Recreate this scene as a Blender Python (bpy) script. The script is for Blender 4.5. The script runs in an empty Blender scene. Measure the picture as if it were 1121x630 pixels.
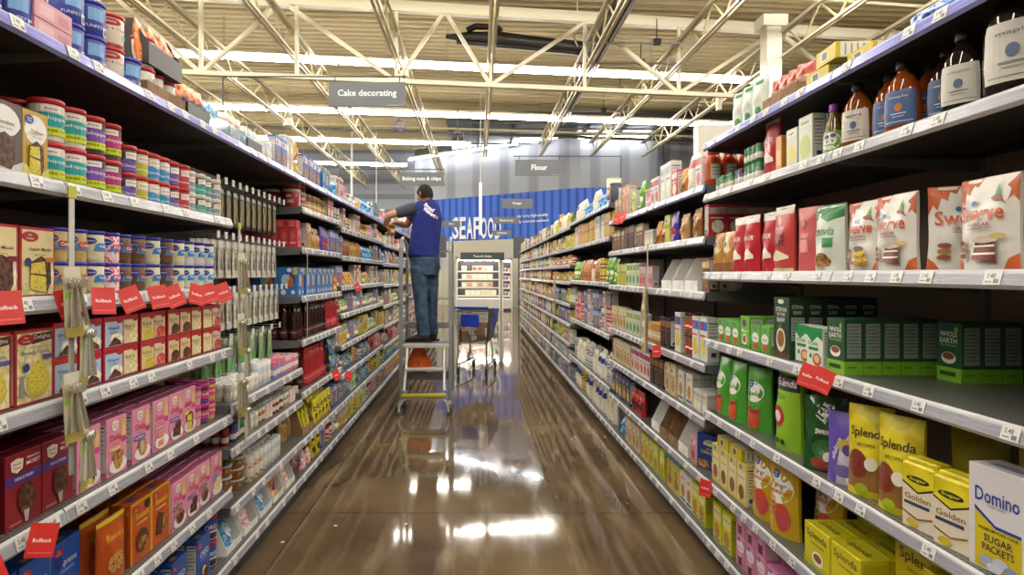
import bpy, math, random
from mathutils import Vector, Matrix
C = bpy.context.scene.collection
F, CX, CY, EYE = 677.0, 522.0, 300.0, 1.56
def W(px, py, D):
    """world point that the photograph shows at (px, py) at distance D down the aisle"""
    return Vector(((px - CX) * D / F, D, EYE + (CY - py) * D / F))
def lin(c):
    c = c.lstrip('#'); o = []
    for i in (0, 2, 4):
        x = int(c[i:i + 2], 16) / 255
        o.append(x / 12.92 if x <= .04045 else ((x + .055) / 1.055) ** 2.4)
    return (*o, 1)
_m = {}
def new_mat(name):
    m = bpy.data.materials.new(name); m.use_nodes = True
    return m, m.node_tree.nodes, m.node_tree.links, m.node_tree.nodes['Principled BSDF']
def mat(c, rough=.42, metal=0.0, **k):
    """flat coloured print / plastic with a faint procedural roughness break-up"""
    if not isinstance(c, str): return c
    if c in SPECIAL: return special(c)
    key = (c, rough, metal, tuple(sorted(k.items())))
    if key in _m: return _m[key]
    m, n, l, b = new_mat('paint_' + c.lstrip('#'))
    b.inputs['Base Color'].default_value = lin(c)
    b.inputs['Roughness'].default_value = rough; b.inputs['Metallic'].default_value = metal
    if k.get('trans'): b.inputs['Transmission Weight'].default_value = k['trans']; b.inputs['IOR'].default_value = 1.2
    if k.get('alpha'): b.inputs['Alpha'].default_value = k['alpha']
    if k.get('noise'):
        t = n.new('ShaderNodeTexNoise'); t.inputs['Scale'].default_value = k['noise']
        mr = n.new('ShaderNodeMapRange'); mr.inputs['To Min'].default_value = max(0, rough - .12); mr.inputs['To Max'].default_value = rough + .12
        l.new(t.outputs['Fac'], mr.inputs['Value']); l.new(mr.outputs[0], b.inputs['Roughness'])
    _m[key] = m
    return m
# named procedural materials: (colour a, colour b, colour c, scale, kind, rough)
SPECIAL = {
 'choc': ('#2a130c', '#4d2a1a', '#6b4128', 90, 'n', .5), 'cake': ('#c9b437', '#dcc84f', '#b39a28', 120, 'n', .6),
 'cookie': ('#b57b35', '#cf9a4c', '#4a2512', 110, 'n', .6), 'cream': ('#d9cba8', '#efe5cb', '#f7f1e0', 50, 'n', .5),
 'vanilla': ('#c8b878', '#ddd09a', '#ece2b8', 60, 'n', .5), 'berry': ('#8c1d22', '#c43a36', '#e07a5c', 60, 'n', .4),
 'sprink': ('#d8c9b4', '#b0563f', '#6f7f58', 140, 'v', .5), 'sprinkpink': ('#e8c8cc', '#d8567c', '#f2e6da', 140, 'v', .5),
 'nuts': ('#8a5a2c', '#b78548', '#5d3718', 90, 'v', .5), 'candy': ('#d9a23c', '#c8452e', '#e9d37c', 60, 'v', .35),
 'bluecandy': ('#4d9ad0', '#8fc6e8', '#d8e9f0', 60, 'v', .35), 'orangecandy': ('#d87c3a', '#e9b07c', '#c8502e', 50, 'v', .35),
 'carton': ('#8a6a48', '#967552', '#7d5e3f', 8, 'n', .8), 'foil': ('#b8b2a4', '#d8d4c8', '#8c8576', 14, 'n', .25),
 'paperwhite': ('#e4e2dc', '#eceae4', '#dad8d2', 6, 'n', .7), 'green': ('#3e7d2c', '#5da33a', '#8fc04a', 20, 'n', .4),
 'yell': ('#cfc016', '#dccd28', '#c2b010', 12, 'n', .38), 'peach': ('#c98a74', '#dba28c', '#b87460', 30, 'n', .4),
}
def special(c):
    if c in _m: return _m[c]
    a, b2, c2, sc, kind, rough = SPECIAL[c]
    m, n, l, b = new_mat('print_' + c)
    tc = n.new('ShaderNodeTexCoord')
    if kind == 'n':
        t = n.new('ShaderNodeTexNoise'); t.inputs['Scale'].default_value = sc; t.inputs['Detail'].default_value = 2; out = t.outputs['Fac']
    else:
        t = n.new('ShaderNodeTexVoronoi'); t.inputs['Scale'].default_value = sc
        s = n.new('ShaderNodeSeparateColor'); l.new(t.outputs['Color'], s.inputs[0]); out = s.outputs[0]
    r = n.new('ShaderNodeValToRGB')
    e = r.color_ramp.elements
    e[0].position, e[1].position = (.38, .62) if kind == 'n' else (.2, .8)
    e[0].color, e[1].color = lin(a), lin(c2); q = e.new(.5); q.color = lin(b2)
    if kind == 'v': r.color_ramp.interpolation = 'CONSTANT'
    l.new(tc.outputs['Object'], t.inputs['Vector']); l.new(out, r.inputs[0]); l.new(r.outputs[0], b.inputs['Base Color'])
    b.inputs['Roughness'].default_value = rough
    _m[c] = m
    return m
def emit(c, s):
    key = ('e', c, s)
    if key not in _m:
        m, n, l, b = new_mat('glow_' + c.lstrip('#'))
        b.inputs['Base Color'].default_value = lin(c); b.inputs['Emission Color'].default_value = lin(c); b.inputs['Emission Strength'].default_value = s
        _m[key] = m
    return _m[key]
class MB:
    """collects shapes with their materials; build() links them as ONE mesh object"""
    def __init__(s): s.v, s.f, s.mi, s.sm, s.ms = [], [], [], [], []
    def mat(s, m):
        m = mat(m)
        if m not in s.ms: s.ms.append(m)
        return s.ms.index(m)
    def add(s, vs, fs, m, smooth=False):
        o = len(s.v); s.v += [tuple(p) for p in vs]; k = s.mat(m)
        for f in fs: s.f.append([i + o for i in f]); s.mi.append(k); s.sm.append(smooth)
        return s
    def box(s, x0, y0, z0, x1, y1, z1, m, c=0.0):
        if c <= 0:
            vs = [(x, y, z) for x in (x0, x1) for y in (y0, y1) for z in (z0, z1)]
            return s.add(vs, [(0, 1, 3, 2), (4, 6, 7, 5), (0, 4, 5, 1), (2, 3, 7, 6), (0, 2, 6, 4), (1, 5, 7, 3)], m)
        rings = []
        for z, e in ((z0, c), (z0 + c, 0), (z1 - c, 0), (z1, c)):
            a, b, p, q = x0 + e, x1 - e, y0 + e, y1 - e
            r = [(a + c, p, z), (b - c, p, z), (b, p + c, z), (b, q - c, z), (b - c, q, z), (a + c, q, z), (a, q - c, z), (a, p + c, z)]
            rings.append(r)
        vs = [p for r in rings for p in r]
        fs = [tuple(range(7, -1, -1)), tuple(range(24, 32))]
        for k in range(3):
            for i in range(8):
                j = (i + 1) % 8; fs.append((k * 8 + i, k * 8 + j, k * 8 + 8 + j, k * 8 + 8 + i))
        return s.add(vs, fs, m)
    def lathe(s, prof, m, n=18, sx=1, sy=1, ox=0, oy=0, smooth=True, M=None):
        vs = []
        for r, z in prof:
            for i in range(n):
                a = 2 * math.pi * i / n; vs.append(Vector((ox + math.sin(a) * r * sx, oy - math.cos(a) * r * sy, z)))
        if M is not None: vs = [M @ p for p in vs]
        fs = []
        for k in range(len(prof) - 1):
            for i in range(n):
                j = (i + 1) % n; fs.append((k * n + i, k * n + j, (k + 1) * n + j, (k + 1) * n + i))
        s.add(vs, fs, m, smooth)
        s.add([vs[i] for i in range(n)], [tuple(range(n - 1, -1, -1))], m)
        s.add(vs[-n:], [tuple(range(n))], m)
        return s
    def bar(s, p, q, w, h, m, up=(0, 0, 1)):
        p, q = Vector(p), Vector(q); d = (q - p).normalized(); u = Vector(up)
        if abs(d.dot(u)) > .98: u = Vector((0, 1, 0))
        r = d.cross(u).normalized() * w / 2; t = r.normalized().cross(d) * h / 2
        vs = [a + i * r + j * t for a in (p, q) for i, j in ((-1, -1), (1, -1), (1, 1), (-1, 1))]
        return s.add(vs, [(3, 2, 1, 0), (4, 5, 6, 7), (0, 1, 5, 4), (1, 2, 6, 5), (2, 3, 7, 6), (3, 0, 4, 7)], m)
    def tube(s, pts, r, m, n=8, smooth=True, caps=True):
        pts = [Vector(p) for p in pts]; rs = r if isinstance(r, (list, tuple)) else [r] * len(pts)
        vs = []; prev = None
        for i, p in enumerate(pts):
            d = (pts[min(i + 1, len(pts) - 1)] - pts[max(i - 1, 0)]).normalized()
            if prev is None:
                u = Vector((0, 0, 1)) if abs(d.z) < .9 else Vector((0, 1, 0)); a = d.cross(u).normalized()
            else: a = (prev - d * prev.dot(d)).normalized()
            prev = a; b = d.cross(a)
            rr = rs[i]; ra, rb = rr if isinstance(rr, (list, tuple)) else (rr, rr)
            for k in range(n):
                t = 2 * math.pi * k / n; vs.append(p + a * math.cos(t) * ra + b * math.sin(t) * rb)
        fs = [(i * n + k, i * n + (k + 1) % n, (i + 1) * n + (k + 1) % n, (i + 1) * n + k) for i in range(len(pts) - 1) for k in range(n)]
        s.add(vs, fs, m, smooth)
        if caps: s.add(vs[:n], [tuple(range(n - 1, -1, -1))], m); s.add(vs[-n:], [tuple(range(n))], m)
        return s
    def poly(s, pts, m): return s.add(pts, [tuple(range(len(pts)))], m)
    def mesh(s, name):
        me = bpy.data.meshes.new(name); me.from_pydata(s.v, [], s.f)
        for m in s.ms: me.materials.append(m)
        me.polygons.foreach_set('material_index', s.mi); me.polygons.foreach_set('use_smooth', s.sm)
        me.update(); return me
    def build(s, name, parent=None, loc=None, rz=0):
        o = bpy.data.objects.new(name, s.mesh(name)); C.objects.link(o)
        if parent: o.parent = parent
        if loc is not None: o.location = loc
        o.rotation_euler.z = rz
        return o
def tag(o, label=None, cat=None, group=None, kind=None):
    if label: o['label'] = label
    if cat: o['category'] = cat
    if group: o['group'] = group
    if kind: o['kind'] = kind
    return o
def empty(name, loc=(0, 0, 0), rz=0):
    o = bpy.data.objects.new(name, None); C.objects.link(o); o.location = loc; o.rotation_euler.z = rz; o.empty_display_size = .05
    return o
from mathutils.geometry import tessellate_polygon
def sub_tri(a, b, c, S, off):
    n = max(1, min(6, int(max((a - b).length, (b - c).length, (a - c).length) / .09) + 1)); vs = []; ix = {}
    for i in range(n + 1):
        for j in range(n + 1 - i):
            p = a + (b - a) * (i / n) + (c - a) * (j / n); ix[(i, j)] = len(vs); vs.append(S(p[0], p[1], off))
    fs = []
    for i in range(n):
        for j in range(n - i):
            fs.append((ix[(i, j)], ix[(i + 1, j)], ix[(i, j + 1)]))
            if i + j < n - 1: fs.append((ix[(i + 1, j)], ix[(i + 1, j + 1)], ix[(i, j + 1)]))
    return vs, fs
_t = {}
def text_geo(txt, bold=.012):
    """filled glyph outlines of a word, 1 unit high, centred"""
    if (txt, bold) in _t: return _t[(txt, bold)]
    cu = bpy.data.curves.new('t', 'FONT'); cu.body = txt; cu.resolution_u = 2; cu.offset = bold; cu.align_x = 'CENTER'
    o = bpy.data.objects.new('t', cu); C.objects.link(o)
    me = bpy.data.meshes.new_from_object(o.evaluated_get(bpy.context.evaluated_depsgraph_get()))
    vs = [(v.co.x, v.co.y) for v in me.vertices]; fs = [tuple(p.vertices) for p in me.polygons]
    bpy.data.objects.remove(o); bpy.data.curves.remove(cu); bpy.data.meshes.remove(me)
    if vs:
        x0, x1 = min(v[0] for v in vs), max(v[0] for v in vs); y0, y1 = min(v[1] for v in vs), max(v[1] for v in vs)
        vs = [((x - (x0 + x1) / 2) / (y1 - y0), (y - (y0 + y1) / 2) / (y1 - y0)) for x, y in vs]
    wd = max([v[0] for v in vs] or [0]) * 2
    _t[(txt, bold)] = (vs, fs, wd)
    return _t[(txt, bold)]
def design(mb, ops, S, asp, step=.0004, nu=1, nv=1):
    """lay printed shapes on a surface S(u, v, offset); asp = width / height of the printed face"""
    off = step
    for op in ops:
        k = op[0]
        if k == 'r':
            _, u0, v0, u1, v1, c = op
            a, b = max(1, round(nu * abs(u1 - u0) + .49)), max(1, round(nv * abs(v1 - v0) + .49))
            vs = [S(u0 + (u1 - u0) * i / a, v0 + (v1 - v0) * j / b, off) for j in range(b + 1) for i in range(a + 1)]
            mb.add(vs, [(j * (a + 1) + i, j * (a + 1) + i + 1, (j + 1) * (a + 1) + i + 1, (j + 1) * (a + 1) + i) for j in range(b) for i in range(a)], c)
        elif k == 'e':
            _, cu, cv, ru, rv, c = op
            n = 16; vs = [S(cu, cv, off)]
            for q in (.5, 1): vs += [S(cu + q * ru * math.cos(2 * math.pi * i / n), cv + q * rv * math.sin(2 * math.pi * i / n), off) for i in range(n)]
            fs = [(0, 1 + i, 1 + (i + 1) % n) for i in range(n)] + [(1 + i, 1 + n + i, 1 + n + (i + 1) % n, 1 + (i + 1) % n) for i in range(n)]
            mb.add(vs, fs, c)
        elif k == 'p':
            if nu == 1: vs = [S(u, v, off) for u, v in op[1]]; mb.add(vs, [tuple(range(len(vs)))], op[2])
            else:
                for tri in tessellate_polygon([[Vector((u, v, 0)) for u, v in op[1]]]):
                    a, b, c = [Vector(op[1][i]) if not isinstance(i, Vector) else i.xy for i in tri]
                    mb.add(*sub_tri(a, b, c, S, off), op[2])
        elif k == 't':
            _, txt, cu, cv, hv, c = op[:6]
            wu = op[6] if len(op) > 6 else None; rot = math.radians(op[7]) if len(op) > 7 else 0
            g, fs, wd = text_geo(txt)
            sx = (wu / wd) if wu else hv / asp
            vs = []
            for x, y in g:
                x, y = x * sx, y * hv
                if rot: x, y = (x * asp * math.cos(rot) - y * math.sin(rot)) / asp, x * asp * math.sin(rot) + y * math.cos(rot)
                vs.append((cu + x, cv + y))
            mb.add([S(u, v, off + (.0006 if nu > 1 else 0)) for u, v in vs], fs, c)
        off += step
NUTR = [('r', .08, .1, .92, .92, '#c9c9c6'), ('r', .14, .86, .86, .885, '#2a2a2a')] + \
       [('r', .14, .8 - .075 * i, (.86, .7, .8)[i % 3], .815 - .075 * i, '#55554f') for i in range(7)] + [('r', .3, .13, .7, .22, '#3a3a3a')]
PR = {}
def product(key, name, cat, desc, w, d, h, parts): PR[key] = dict(name=name, cat=cat, desc=desc, w=w, d=d, h=h, parts=parts, lab={})
def box_p(key, name, cat, desc, w, d, h, base, front=(), side=NUTR, top=(), c=.0015, lid=None):
    mb = MB(); mb.box(-w / 2, -d / 2, 0, w / 2, d / 2, h, base, c)
    design(mb, front, lambda u, v, o: ((u - .5) * w, -d / 2 - o, v * h), w / h)
    design(mb, side, lambda u, v, o: (w / 2 + o, (u - .5) * d, v * h), d / h)
    design(mb, side, lambda u, v, o: (-w / 2 - o, (.5 - u) * d, v * h), d / h)
    design(mb, top, lambda u, v, o: ((u - .5) * w, (v - .5) * d, h + o), w / d)
    # the glued flap line of the carton top
    mb.box(-w / 2 + .003, -.0008, h - .0002, w / 2 - .003, .0008, h + .0004, '#6a6258')
    product(key, name, cat, desc, w, d, h, [(name, mb.mesh(name))])
def lid_mesh(r, z, h, c, nm='lid', sx=1, sy=1):
    mb = MB(); mb.lathe([(r * .96, z - h * .9), (r * 1.04, z - h * .85), (r * 1.04, z - h * .12), (r * 1.0, z), (r * .9, z), (r * .88, z - h * .12), (.0, z - h * .12)], c, 20, sx, sy)
    return mb.mesh(nm)
def tub_p(key, name, cat, desc, r, h, base, front, lid='#b3202a', lidh=.02, taper=.94, side=()):
    mb = MB(); prof = [(r * taper * .97, 0), (r * taper, .003), (r, h - lidh), (r * .9, h - lidh * .5)]
    mb.lathe(prof, base, 20)
    hb = h - lidh
    def S(u, v, o):
        rr = r * (taper + (1 - taper) * v) + o + .0004; a = (u - .5) * math.pi * 1.1
        return (math.sin(a) * rr, -math.cos(a) * rr, v * hb)
    design(mb, front, S, r * math.pi * 1.1 / hb, .0005, 10, 1)
    def S2(u, v, o):
        p = S(u, v, o); a = 2.3
        return (p[0] * math.cos(a) - p[1] * math.sin(a), p[0] * math.sin(a) + p[1] * math.cos(a), p[2])
    for sgn in (1, -1):
        def S3(u, v, o, a=2.0 * sgn):
            p = S(u, v, o); return (p[0] * math.cos(a) - p[1] * math.sin(a), p[0] * math.sin(a) + p[1] * math.cos(a), p[2])
        design(mb, [('r', .3, .15, .62, .85, '#d6d2ca'), ('r', .35, .3, .57, .34, '#333'+'333'), ('r', .35, .45, .57, .48, '#555555'), ('r', .35, .58, .57, .61, '#555555')], S3, 1, .0005, 8, 1)
    product(key, name, cat, desc, 2 * r * 1.04, 2 * r * 1.04, h, [(name, mb.mesh(name)), ('lid', lid_mesh(r, h, lidh, lid))])
def bottle_p(key, name, cat, desc, prof, body, cap, label=(), lab_z=(0, 1), lab_c='#e8e6e0', sx=1, sy=1, caph=.03, front=(), rough=.12):
    h = prof[-1][1] + caph; rmax = max(p[0] for p in prof)
    mb = MB(); mb.lathe(prof, mat(body, rough), 20, sx, sy)
    rc = prof[-1][0]
    lm = MB(); r0 = rmax * 1.0
    def S(u, v, o):
        a = (u - .5) * math.pi * (.62 if 'syr_' in key else .95); z = lab_z[0] + (lab_z[1] - lab_z[0]) * v
        for (ra, za), (rb, zb) in zip(prof, prof[1:]):
            if za <= z <= zb and zb > za: r0 = ra + (rb - ra) * (z - za) / (zb - za); break
        else: r0 = rmax
        return (math.sin(a) * (r0 * sx + o + .001), -math.cos(a) * (r0 * sy + o + .001), z)
    design(lm, [('r', 0, 0, 1, 1, lab_c)] + list(front), S, math.pi * .95 * rmax * sx / (lab_z[1] - lab_z[0]), .0006, 10, 6)
    cm = MB(); z = prof[-1][1]; cm.lathe([(rc * 1.15, z - .004), (rc * 1.2, z + .002), (rc * 1.2, z + caph * .85), (rc * 1.02, z + caph)], cap, 14)
    product(key, name, cat, desc, 2 * rmax * sx, 2 * rmax * sy, h, [(name, mb.mesh(name)), ('paper_label', lm.mesh('paper_label')), ('screw_cap', cm.mesh('screw_cap'))])
def pouch_p(key, name, cat, desc, w, d, h, base, front, back=None, seed=1, wrink=.004, sidec=None, top_pinch=.96, lean=0.0, crimp=None, rough=.3):
    """stand-up bag: bulged front and back, pinched side seams, crimped flat top, gusseted foot"""
    rnd = random.Random(seed); ph = [rnd.uniform(0, 6.28) for _ in range(6)]
    nu, nv = 14, 16
    def T(u, v):
        e = abs(2 * u - 1); b = (1 - e ** 2.3)
        vp = max(0.02, min(1, (1 - v) * 2.1) ** .65) if v > .45 else 1
        if v < .08: vp *= .86 + v * 1.7
        t = d / 2 * (.14 + .86 * b * vp)
        if v > .9: t = max(.0015, t * (1 - (v - .9) * 9))
        return t + wrink * math.sin(v * 13 + ph[0] + 3 * u) * math.sin(u * 9 + ph[1]) * b * min(1, (1 - v) * 4)
    def X(u, v):
        k = 1 - (1 - top_pinch) * v + .025 * math.sin(v * 7 + ph[2]) * v * (1 - v) * 2 - .05 * math.sin(math.pi * v)
        return (u - .5) * w * k
    def ln(v): return lean * v * v
    def S(u, v, o): return (X(u, v), -T(u, v) - o + ln(v), v * h)
    mb = MB()
    bk = base
    fr = [S(i / nu, j / nv, 0) for j in range(nv + 1) for i in range(nu + 1)]
    ba = [(X(i / nu, j / nv), T(i / nu, j / nv) + ln(j / nv), j / nv * h) for j in range(nv + 1) for i in range(nu + 1)]
    q = lambda flip: [((j * (nu + 1) + i, j * (nu + 1) + i + 1, (j + 1) * (nu + 1) + i + 1, (j + 1) * (nu + 1) + i)[::flip]) for j in range(nv) for i in range(nu)]
    bm_ = mat(base, rough) if base.startswith('#') else base
    mb.add(fr, q(1), bm_, True); mb.add(ba, q(-1), mat(sidec, rough) if sidec and sidec.startswith('#') else (sidec or bm_), True)
    for i in (0, nu):
        vs = []
        for j in range(nv + 1): vs += [fr[j * (nu + 1) + i], ba[j * (nu + 1) + i]]
        mb.add(vs, [(2 * j, 2 * j + 1, 2 * j + 3, 2 * j + 2) for j in range(nv)], bm_)
    for j in (0, nv):
        vs = []
        for i in range(nu + 1): vs += [fr[j * (nu + 1) + i], ba[j * (nu + 1) + i]]
        mb.add(vs, [(2 * i, 2 * i + 1, 2 * i + 3, 2 * i + 2) for i in range(nu)], bm_)
    design(mb, front, S, w / h, .0007, 14, 16)
    if crimp: design(mb, [('r', .02, .955, .98, .99, crimp)], S, w / h, .0015, 14, 2)
    # nutrition panel on the turned side of the bag
    product(key, name, cat, desc, w, d, h, [(name, mb.mesh(name))])
PLACED = {}
ORD = ['first', 'second', 'third', 'fourth', 'fifth', 'sixth', 'seventh', 'eighth', 'ninth', 'tenth', 'eleventh', 'twelfth', 'thirteenth', 'fourteenth', 'fifteenth', 'sixteenth', 'seventeenth', 'eighteenth', 'nineteenth', 'twentieth']
def ordn(i): return ORD[i] if i < 20 else 'number ' + str(i + 1)
def put(key, loc, rz=0, label=None, group=None, tilt=None):
    p = PR[key]; root = None
    for nm, me in p['parts']:
        o = bpy.data.objects.new(nm, me); C.objects.link(o)
        if root is None:
            root = o; o.location = loc; o.rotation_euler = (tilt[0] if tilt else 0, tilt[1] if tilt else 0, rz)
        else: o.parent = root
    tag(root, label or p['desc'], p['cat'], group)
    return root
# shelf tables: side -> list of (near, far, [levels]) ; front plane X
XF = {'L': 1.20, 'R': 1.25}
BAYS = {'L': [(.57, 1.79, [2.225, 1.825, 1.495, 1.20, .875, .51, .165]), (1.79, 3.01, [2.225, 1.825, 1.495, 1.20, .875, .51, .165]),
              (3.01, 4.23, [2.225, .917, .70, .415, .165]), (4.23, 5.45, [2.225, 2.02, 1.74, 1.405, 1.10, .74, .41, .165])],
        'R': [(.94, 2.16, [2.27, 1.99, 1.567, 1.206, .816, .445, .13]), (2.16, 3.38, [2.27, 1.99, 1.567, 1.206, .816, .445, .13]),
              (3.38, 4.60, [2.05, 1.765, 1.457, 1.06, .76, .44, .13]), (4.60, 5.82, [2.05, 1.765, 1.457, 1.06, .76, .44, .13]),
              (5.82, 7.04, [2.23, 1.91, 1.475, .98, .48, .13]), (7.04, 8.26, [2.23, 1.91, 1.475, .98, .48, .13])]}
z = 5.45
while z < 18: BAYS['L'].append((z, z + 1.22, [2.23, 1.97, 1.72, 1.45, 1.20, .92, .66, .41, .165] if z < 7.8 else [2.23, 1.95, 1.70, 1.42, 1.15, .88, .62, .40, .165])); z += 1.22
z = 8.26
while z < 18: BAYS['R'].append((z, z + 1.22, [2.20, 1.91, 1.68, 1.45, 1.15, .88, .62, .38, .13])); z += 1.22
def bay_of(side, y):
    for i, (a, b, lv) in enumerate(BAYS[side]):
        if y < b: return i
    return len(BAYS[side]) - 1
CNT = {}; CUR = {}
def shelf_words(side, y, Z):
    b = bay_of(side, y); lv = BAYS[side][b][2]
    k = min(range(len(lv)), key=lambda i: abs(lv[i] - Z))
    sh = 'top shelf' if k == 0 else 'bottom shelf' if k == len(lv) - 1 else ordn(k) + ' shelf'
    bw = ('nearest' if b == 0 else ordn(b)) + (' left' if side == 'L' else ' right') + ' bay'
    return sh, bw
def words_for(key, side, y, Z, tier='', rowk=0, deep=1):
    p = PR[key]; sh, bw = shelf_words(side, y, Z)
    pos = ('front row' if rowk == 0 else ordn(rowk) + ' row') if deep > 1 else ''
    kk = (p['desc'], tier, pos, sh, bw); n = CNT.get(kk, 0); CNT[kk] = n + 1
    for along_, of_ in ((' along', ' of '), ('', ' of '), ('', ', ')):
        for q in (pos, pos.replace(' ', '-')):
            s = ', '.join(x for x in (p['desc'], (tier + ' ' + ordn(n) + along_).strip(), q, sh + of_ + bw) if x)
            if len(s.split()) <= 16: return s, p['desc'] + ' group on the ' + sh + ' of ' + bw
    return s, p['desc'] + ' group on the ' + sh + ' of ' + bw
def along(side, y):  # position along the aisle -> (sign, rotation)
    return (-1, math.pi / 2) if side == 'L' else (1, -math.pi / 2)
def place(side, Z, y, key, depth=0.0, tier='', rowk=0, deep=1, dz=0.0, inset=.03, jit=0.0, tilt=None, rz=None):
    p = PR[key]; sg, r = along(side, y)
    w, g = words_for(key, side, y, Z, tier, rowk, deep)
    x = sg * (XF[side] + inset + p['d'] / 2 + depth)
    if len(p['parts']) > 1: jit += -sg * -.55 if side == 'R' else -.55   # round packs stand with their labels turned to the near end
    return put(key, (x, y, Z + .0005 + dz), r + jit if rz is None else rz, w, g, tilt)
rng = random.Random(7)
def row(side, Z, px0, px1, key, tiers=1, deep=1, gap=.004, inset=.03, n=None, dgap=.006, jit=.02, lean=0.0, start=None):
    """fill the stretch of shelf that shows between px0 and px1 with facings of one product"""
    p = PR[key]; X = XF[side] + inset
    a, b = sorted((F * X / abs(CX - px0), F * X / abs(CX - px1)))
    ck = (side, Z, inset > .12)
    a = max(a, CUR.get(ck, 0)) if start is None else start
    pw = p['w'] + gap
    if n is None: n = max(1, int((b - a + pw * .35) / pw))
    pitch = max(pw, (b - a) / n) if n > 1 else max(pw, min(b - a, pw * 1.3))
    for i in range(n):
        y = a + (i + .5) * pitch
        dj = rng.uniform(0, .012)
        for k in range(deep):
            nt = tiers if (k < deep - 1 or deep == 1) else max(1, tiers - rng.choice((0, 1)))
            for t in range(nt):
                tw = '' if tiers == 1 else (('lower', 'upper') if tiers == 2 else ('bottom', 'middle', 'top') if tiers == 3 else ('bottom', 'second', 'third', 'top'))[t]
                j = rng.uniform(-jit, jit) * min(1.0, gap * 40 + .15)
                place(side, Z, y + rng.uniform(-.3, .3) * (pitch - p['w']) * .3, key, k * (p['d'] + dgap) + dj, tw, k, deep, t * (p['h'] + .0008), inset, j)
    CUR[ck] = max(CUR.get(ck, 0), a + n * pitch)
EXPOSURE, AMBIENT, LAMP = 0.0, 0.25, 52.0
# ------------------------------------------------------------------ cartons, tubs, bottles and bags, one of each kind
RED, CR, WH, BK = '#a81e26', '#dccb98', '#e8e6e0', '#1c1a1a'
def BC(u=.3, v=.86, s=1.0):  # red spoon-shaped oval with the maker's two words
    return [('e', u, v, .22 * s, .07 * s, '#b01822'), ('t', 'Betty', u, v + .022 * s, .032 * s, WH), ('t', 'Crocker', u, v - .022 * s, .032 * s, WH)]
def GV(u, v, s=1.0):
    return [('e', u, v, .15 * s, .06 * s, '#20409a'), ('t', 'Great', u, v + .018 * s, .026 * s, WH), ('t', 'Value', u, v - .018 * s, .026 * s, WH)]
def slice_(cu, cv, s, body, ice):
    return [('p', [(cu - .3 * s, cv - .2 * s), (cu + .18 * s, cv - .26 * s), (cu + .3 * s, cv - .12 * s), (cu + .28 * s, cv + .2 * s), (cu, cv + .28 * s), (cu - .3 * s, cv + .18 * s)], ice),
            ('p', [(cu - .3 * s, cv - .2 * s), (cu + .16 * s, cv - .25 * s), (cu + .14 * s, cv - .02 * s), (cu - .3 * s, cv + .01 * s)], body),
            ('p', [(cu - .3 * s, cv + .03 * s), (cu + .14 * s, cv + .01 * s), (cu + .1 * s, cv + .2 * s), (cu - .28 * s, cv + .17 * s)], body)]
def moist(key, desc, sub, body, ice, flag):
    box_p(key, 'cake_mix_box', 'box', desc, .14, .05, .195, RED,
          [('r', .05, .03, .95, .96, CR), ('r', .05, .03, .95, .2, 'vanilla')] + BC(.27, .86, 1.05) +
          [('t', 'Super Moist', .55, .68, .06, '#5a3318', .62), ('t', sub, .55, .6, .024, '#8a6a3a', .34), ('e', .6, .3, .34, .24, 'cream')] +
          slice_(.55, .31, 1.0, body, ice) + [('e', .18, .5, .09, .06, '#26356e'), ('r', .68, .5, .94, .57, flag)],
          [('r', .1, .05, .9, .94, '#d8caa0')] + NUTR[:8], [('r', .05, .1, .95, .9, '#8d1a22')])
moist('sm_choc', 'red cake mix box with chocolate cake slice', 'DEVILS FOOD', 'choc', 'choc', '#7a1830')
moist('sm_yel', 'red cake mix box with yellow cake slice', 'BUTTER', 'cake', 'choc', '#cf7a1e')
box_p('delights', 'cake_mix_box', 'box', 'red box with french vanilla bundt cake', .15, .055, .205, RED,
      [('r', .05, .03, .95, .96, 'vanilla'), ('p', [(.42, .8), (.95, .84), (.95, .95), (.42, .93)], '#4a2a1c')] + BC(.27, .87, 1.0) +
      [('t', 'Delights', .68, .885, .07, WH, .44), ('t', 'super moist', .5, .76, .024, '#6a5a3a', .3), ('t', 'French Vanilla', .5, .69, .045, '#6d6a80', .7), ('r', .68, .58, .93, .64, '#55549c'),
       ('e', .54, .28, .35, .22, 'vanilla'), ('e', .54, .27, .32, .2, '#b8a54a'), ('p', [(.28, .3), (.4, .52), (.55, .6), (.7, .52), (.85, .28), (.7, .12), (.4, .12)], 'cake'), ('e', .24, .5, .08, .06, '#26356e'), ('r', .09, .12, .18, .4, '#8a8a90')],
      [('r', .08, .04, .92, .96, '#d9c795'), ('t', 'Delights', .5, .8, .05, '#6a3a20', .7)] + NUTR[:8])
def gvcake(key, desc, c, c2, word, cc, body):
    box_p(key, 'cake_mix_box', 'box', desc, .135 if key == 'gv_choc' else .1, .045, .19, c,
          [('e', .5, .72, .44, .22, WH), ('r', .06, .66, .94, .74, WH)] + GV(.24, .86, 1.1) + [('t', word, .52, .7, .055, cc, .5), ('t', 'cake mix', .52, .62, .03, '#5a6aa0', .4), ('p', [(0, .02), (1, .02), (1, .2), (.6, .08), (0, .2)], c2)] + slice_(.5, .3, .95, body, 'choc'), NUTR)
gvcake('gv_choc', 'brown cake mix box with dark cake slice', '#57463f', '#c9c6c0', 'chocolate', '#7a4a2a', 'choc')
gvcake('gv_yel', 'gold cake mix box with yellow cake slice', '#b78f2e', '#c8c05a', 'Yellow', '#b06a1a', 'cake')
def DH(u, v, s=1, c='#a01c30'):
    return [('p', [(u - .15 * s, v + .06 * s), (u, v + .085 * s), (u + .15 * s, v + .06 * s), (u + .13 * s, v - .05 * s), (u, v - .09 * s), (u - .13 * s, v - .05 * s)], '#e6ddcc'), ('t', 'Duncan', u, v + .022 * s, .03 * s, c, .2 * s), ('t', 'Hines', u, v - .025 * s, .03 * s, c, .16 * s)]
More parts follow.
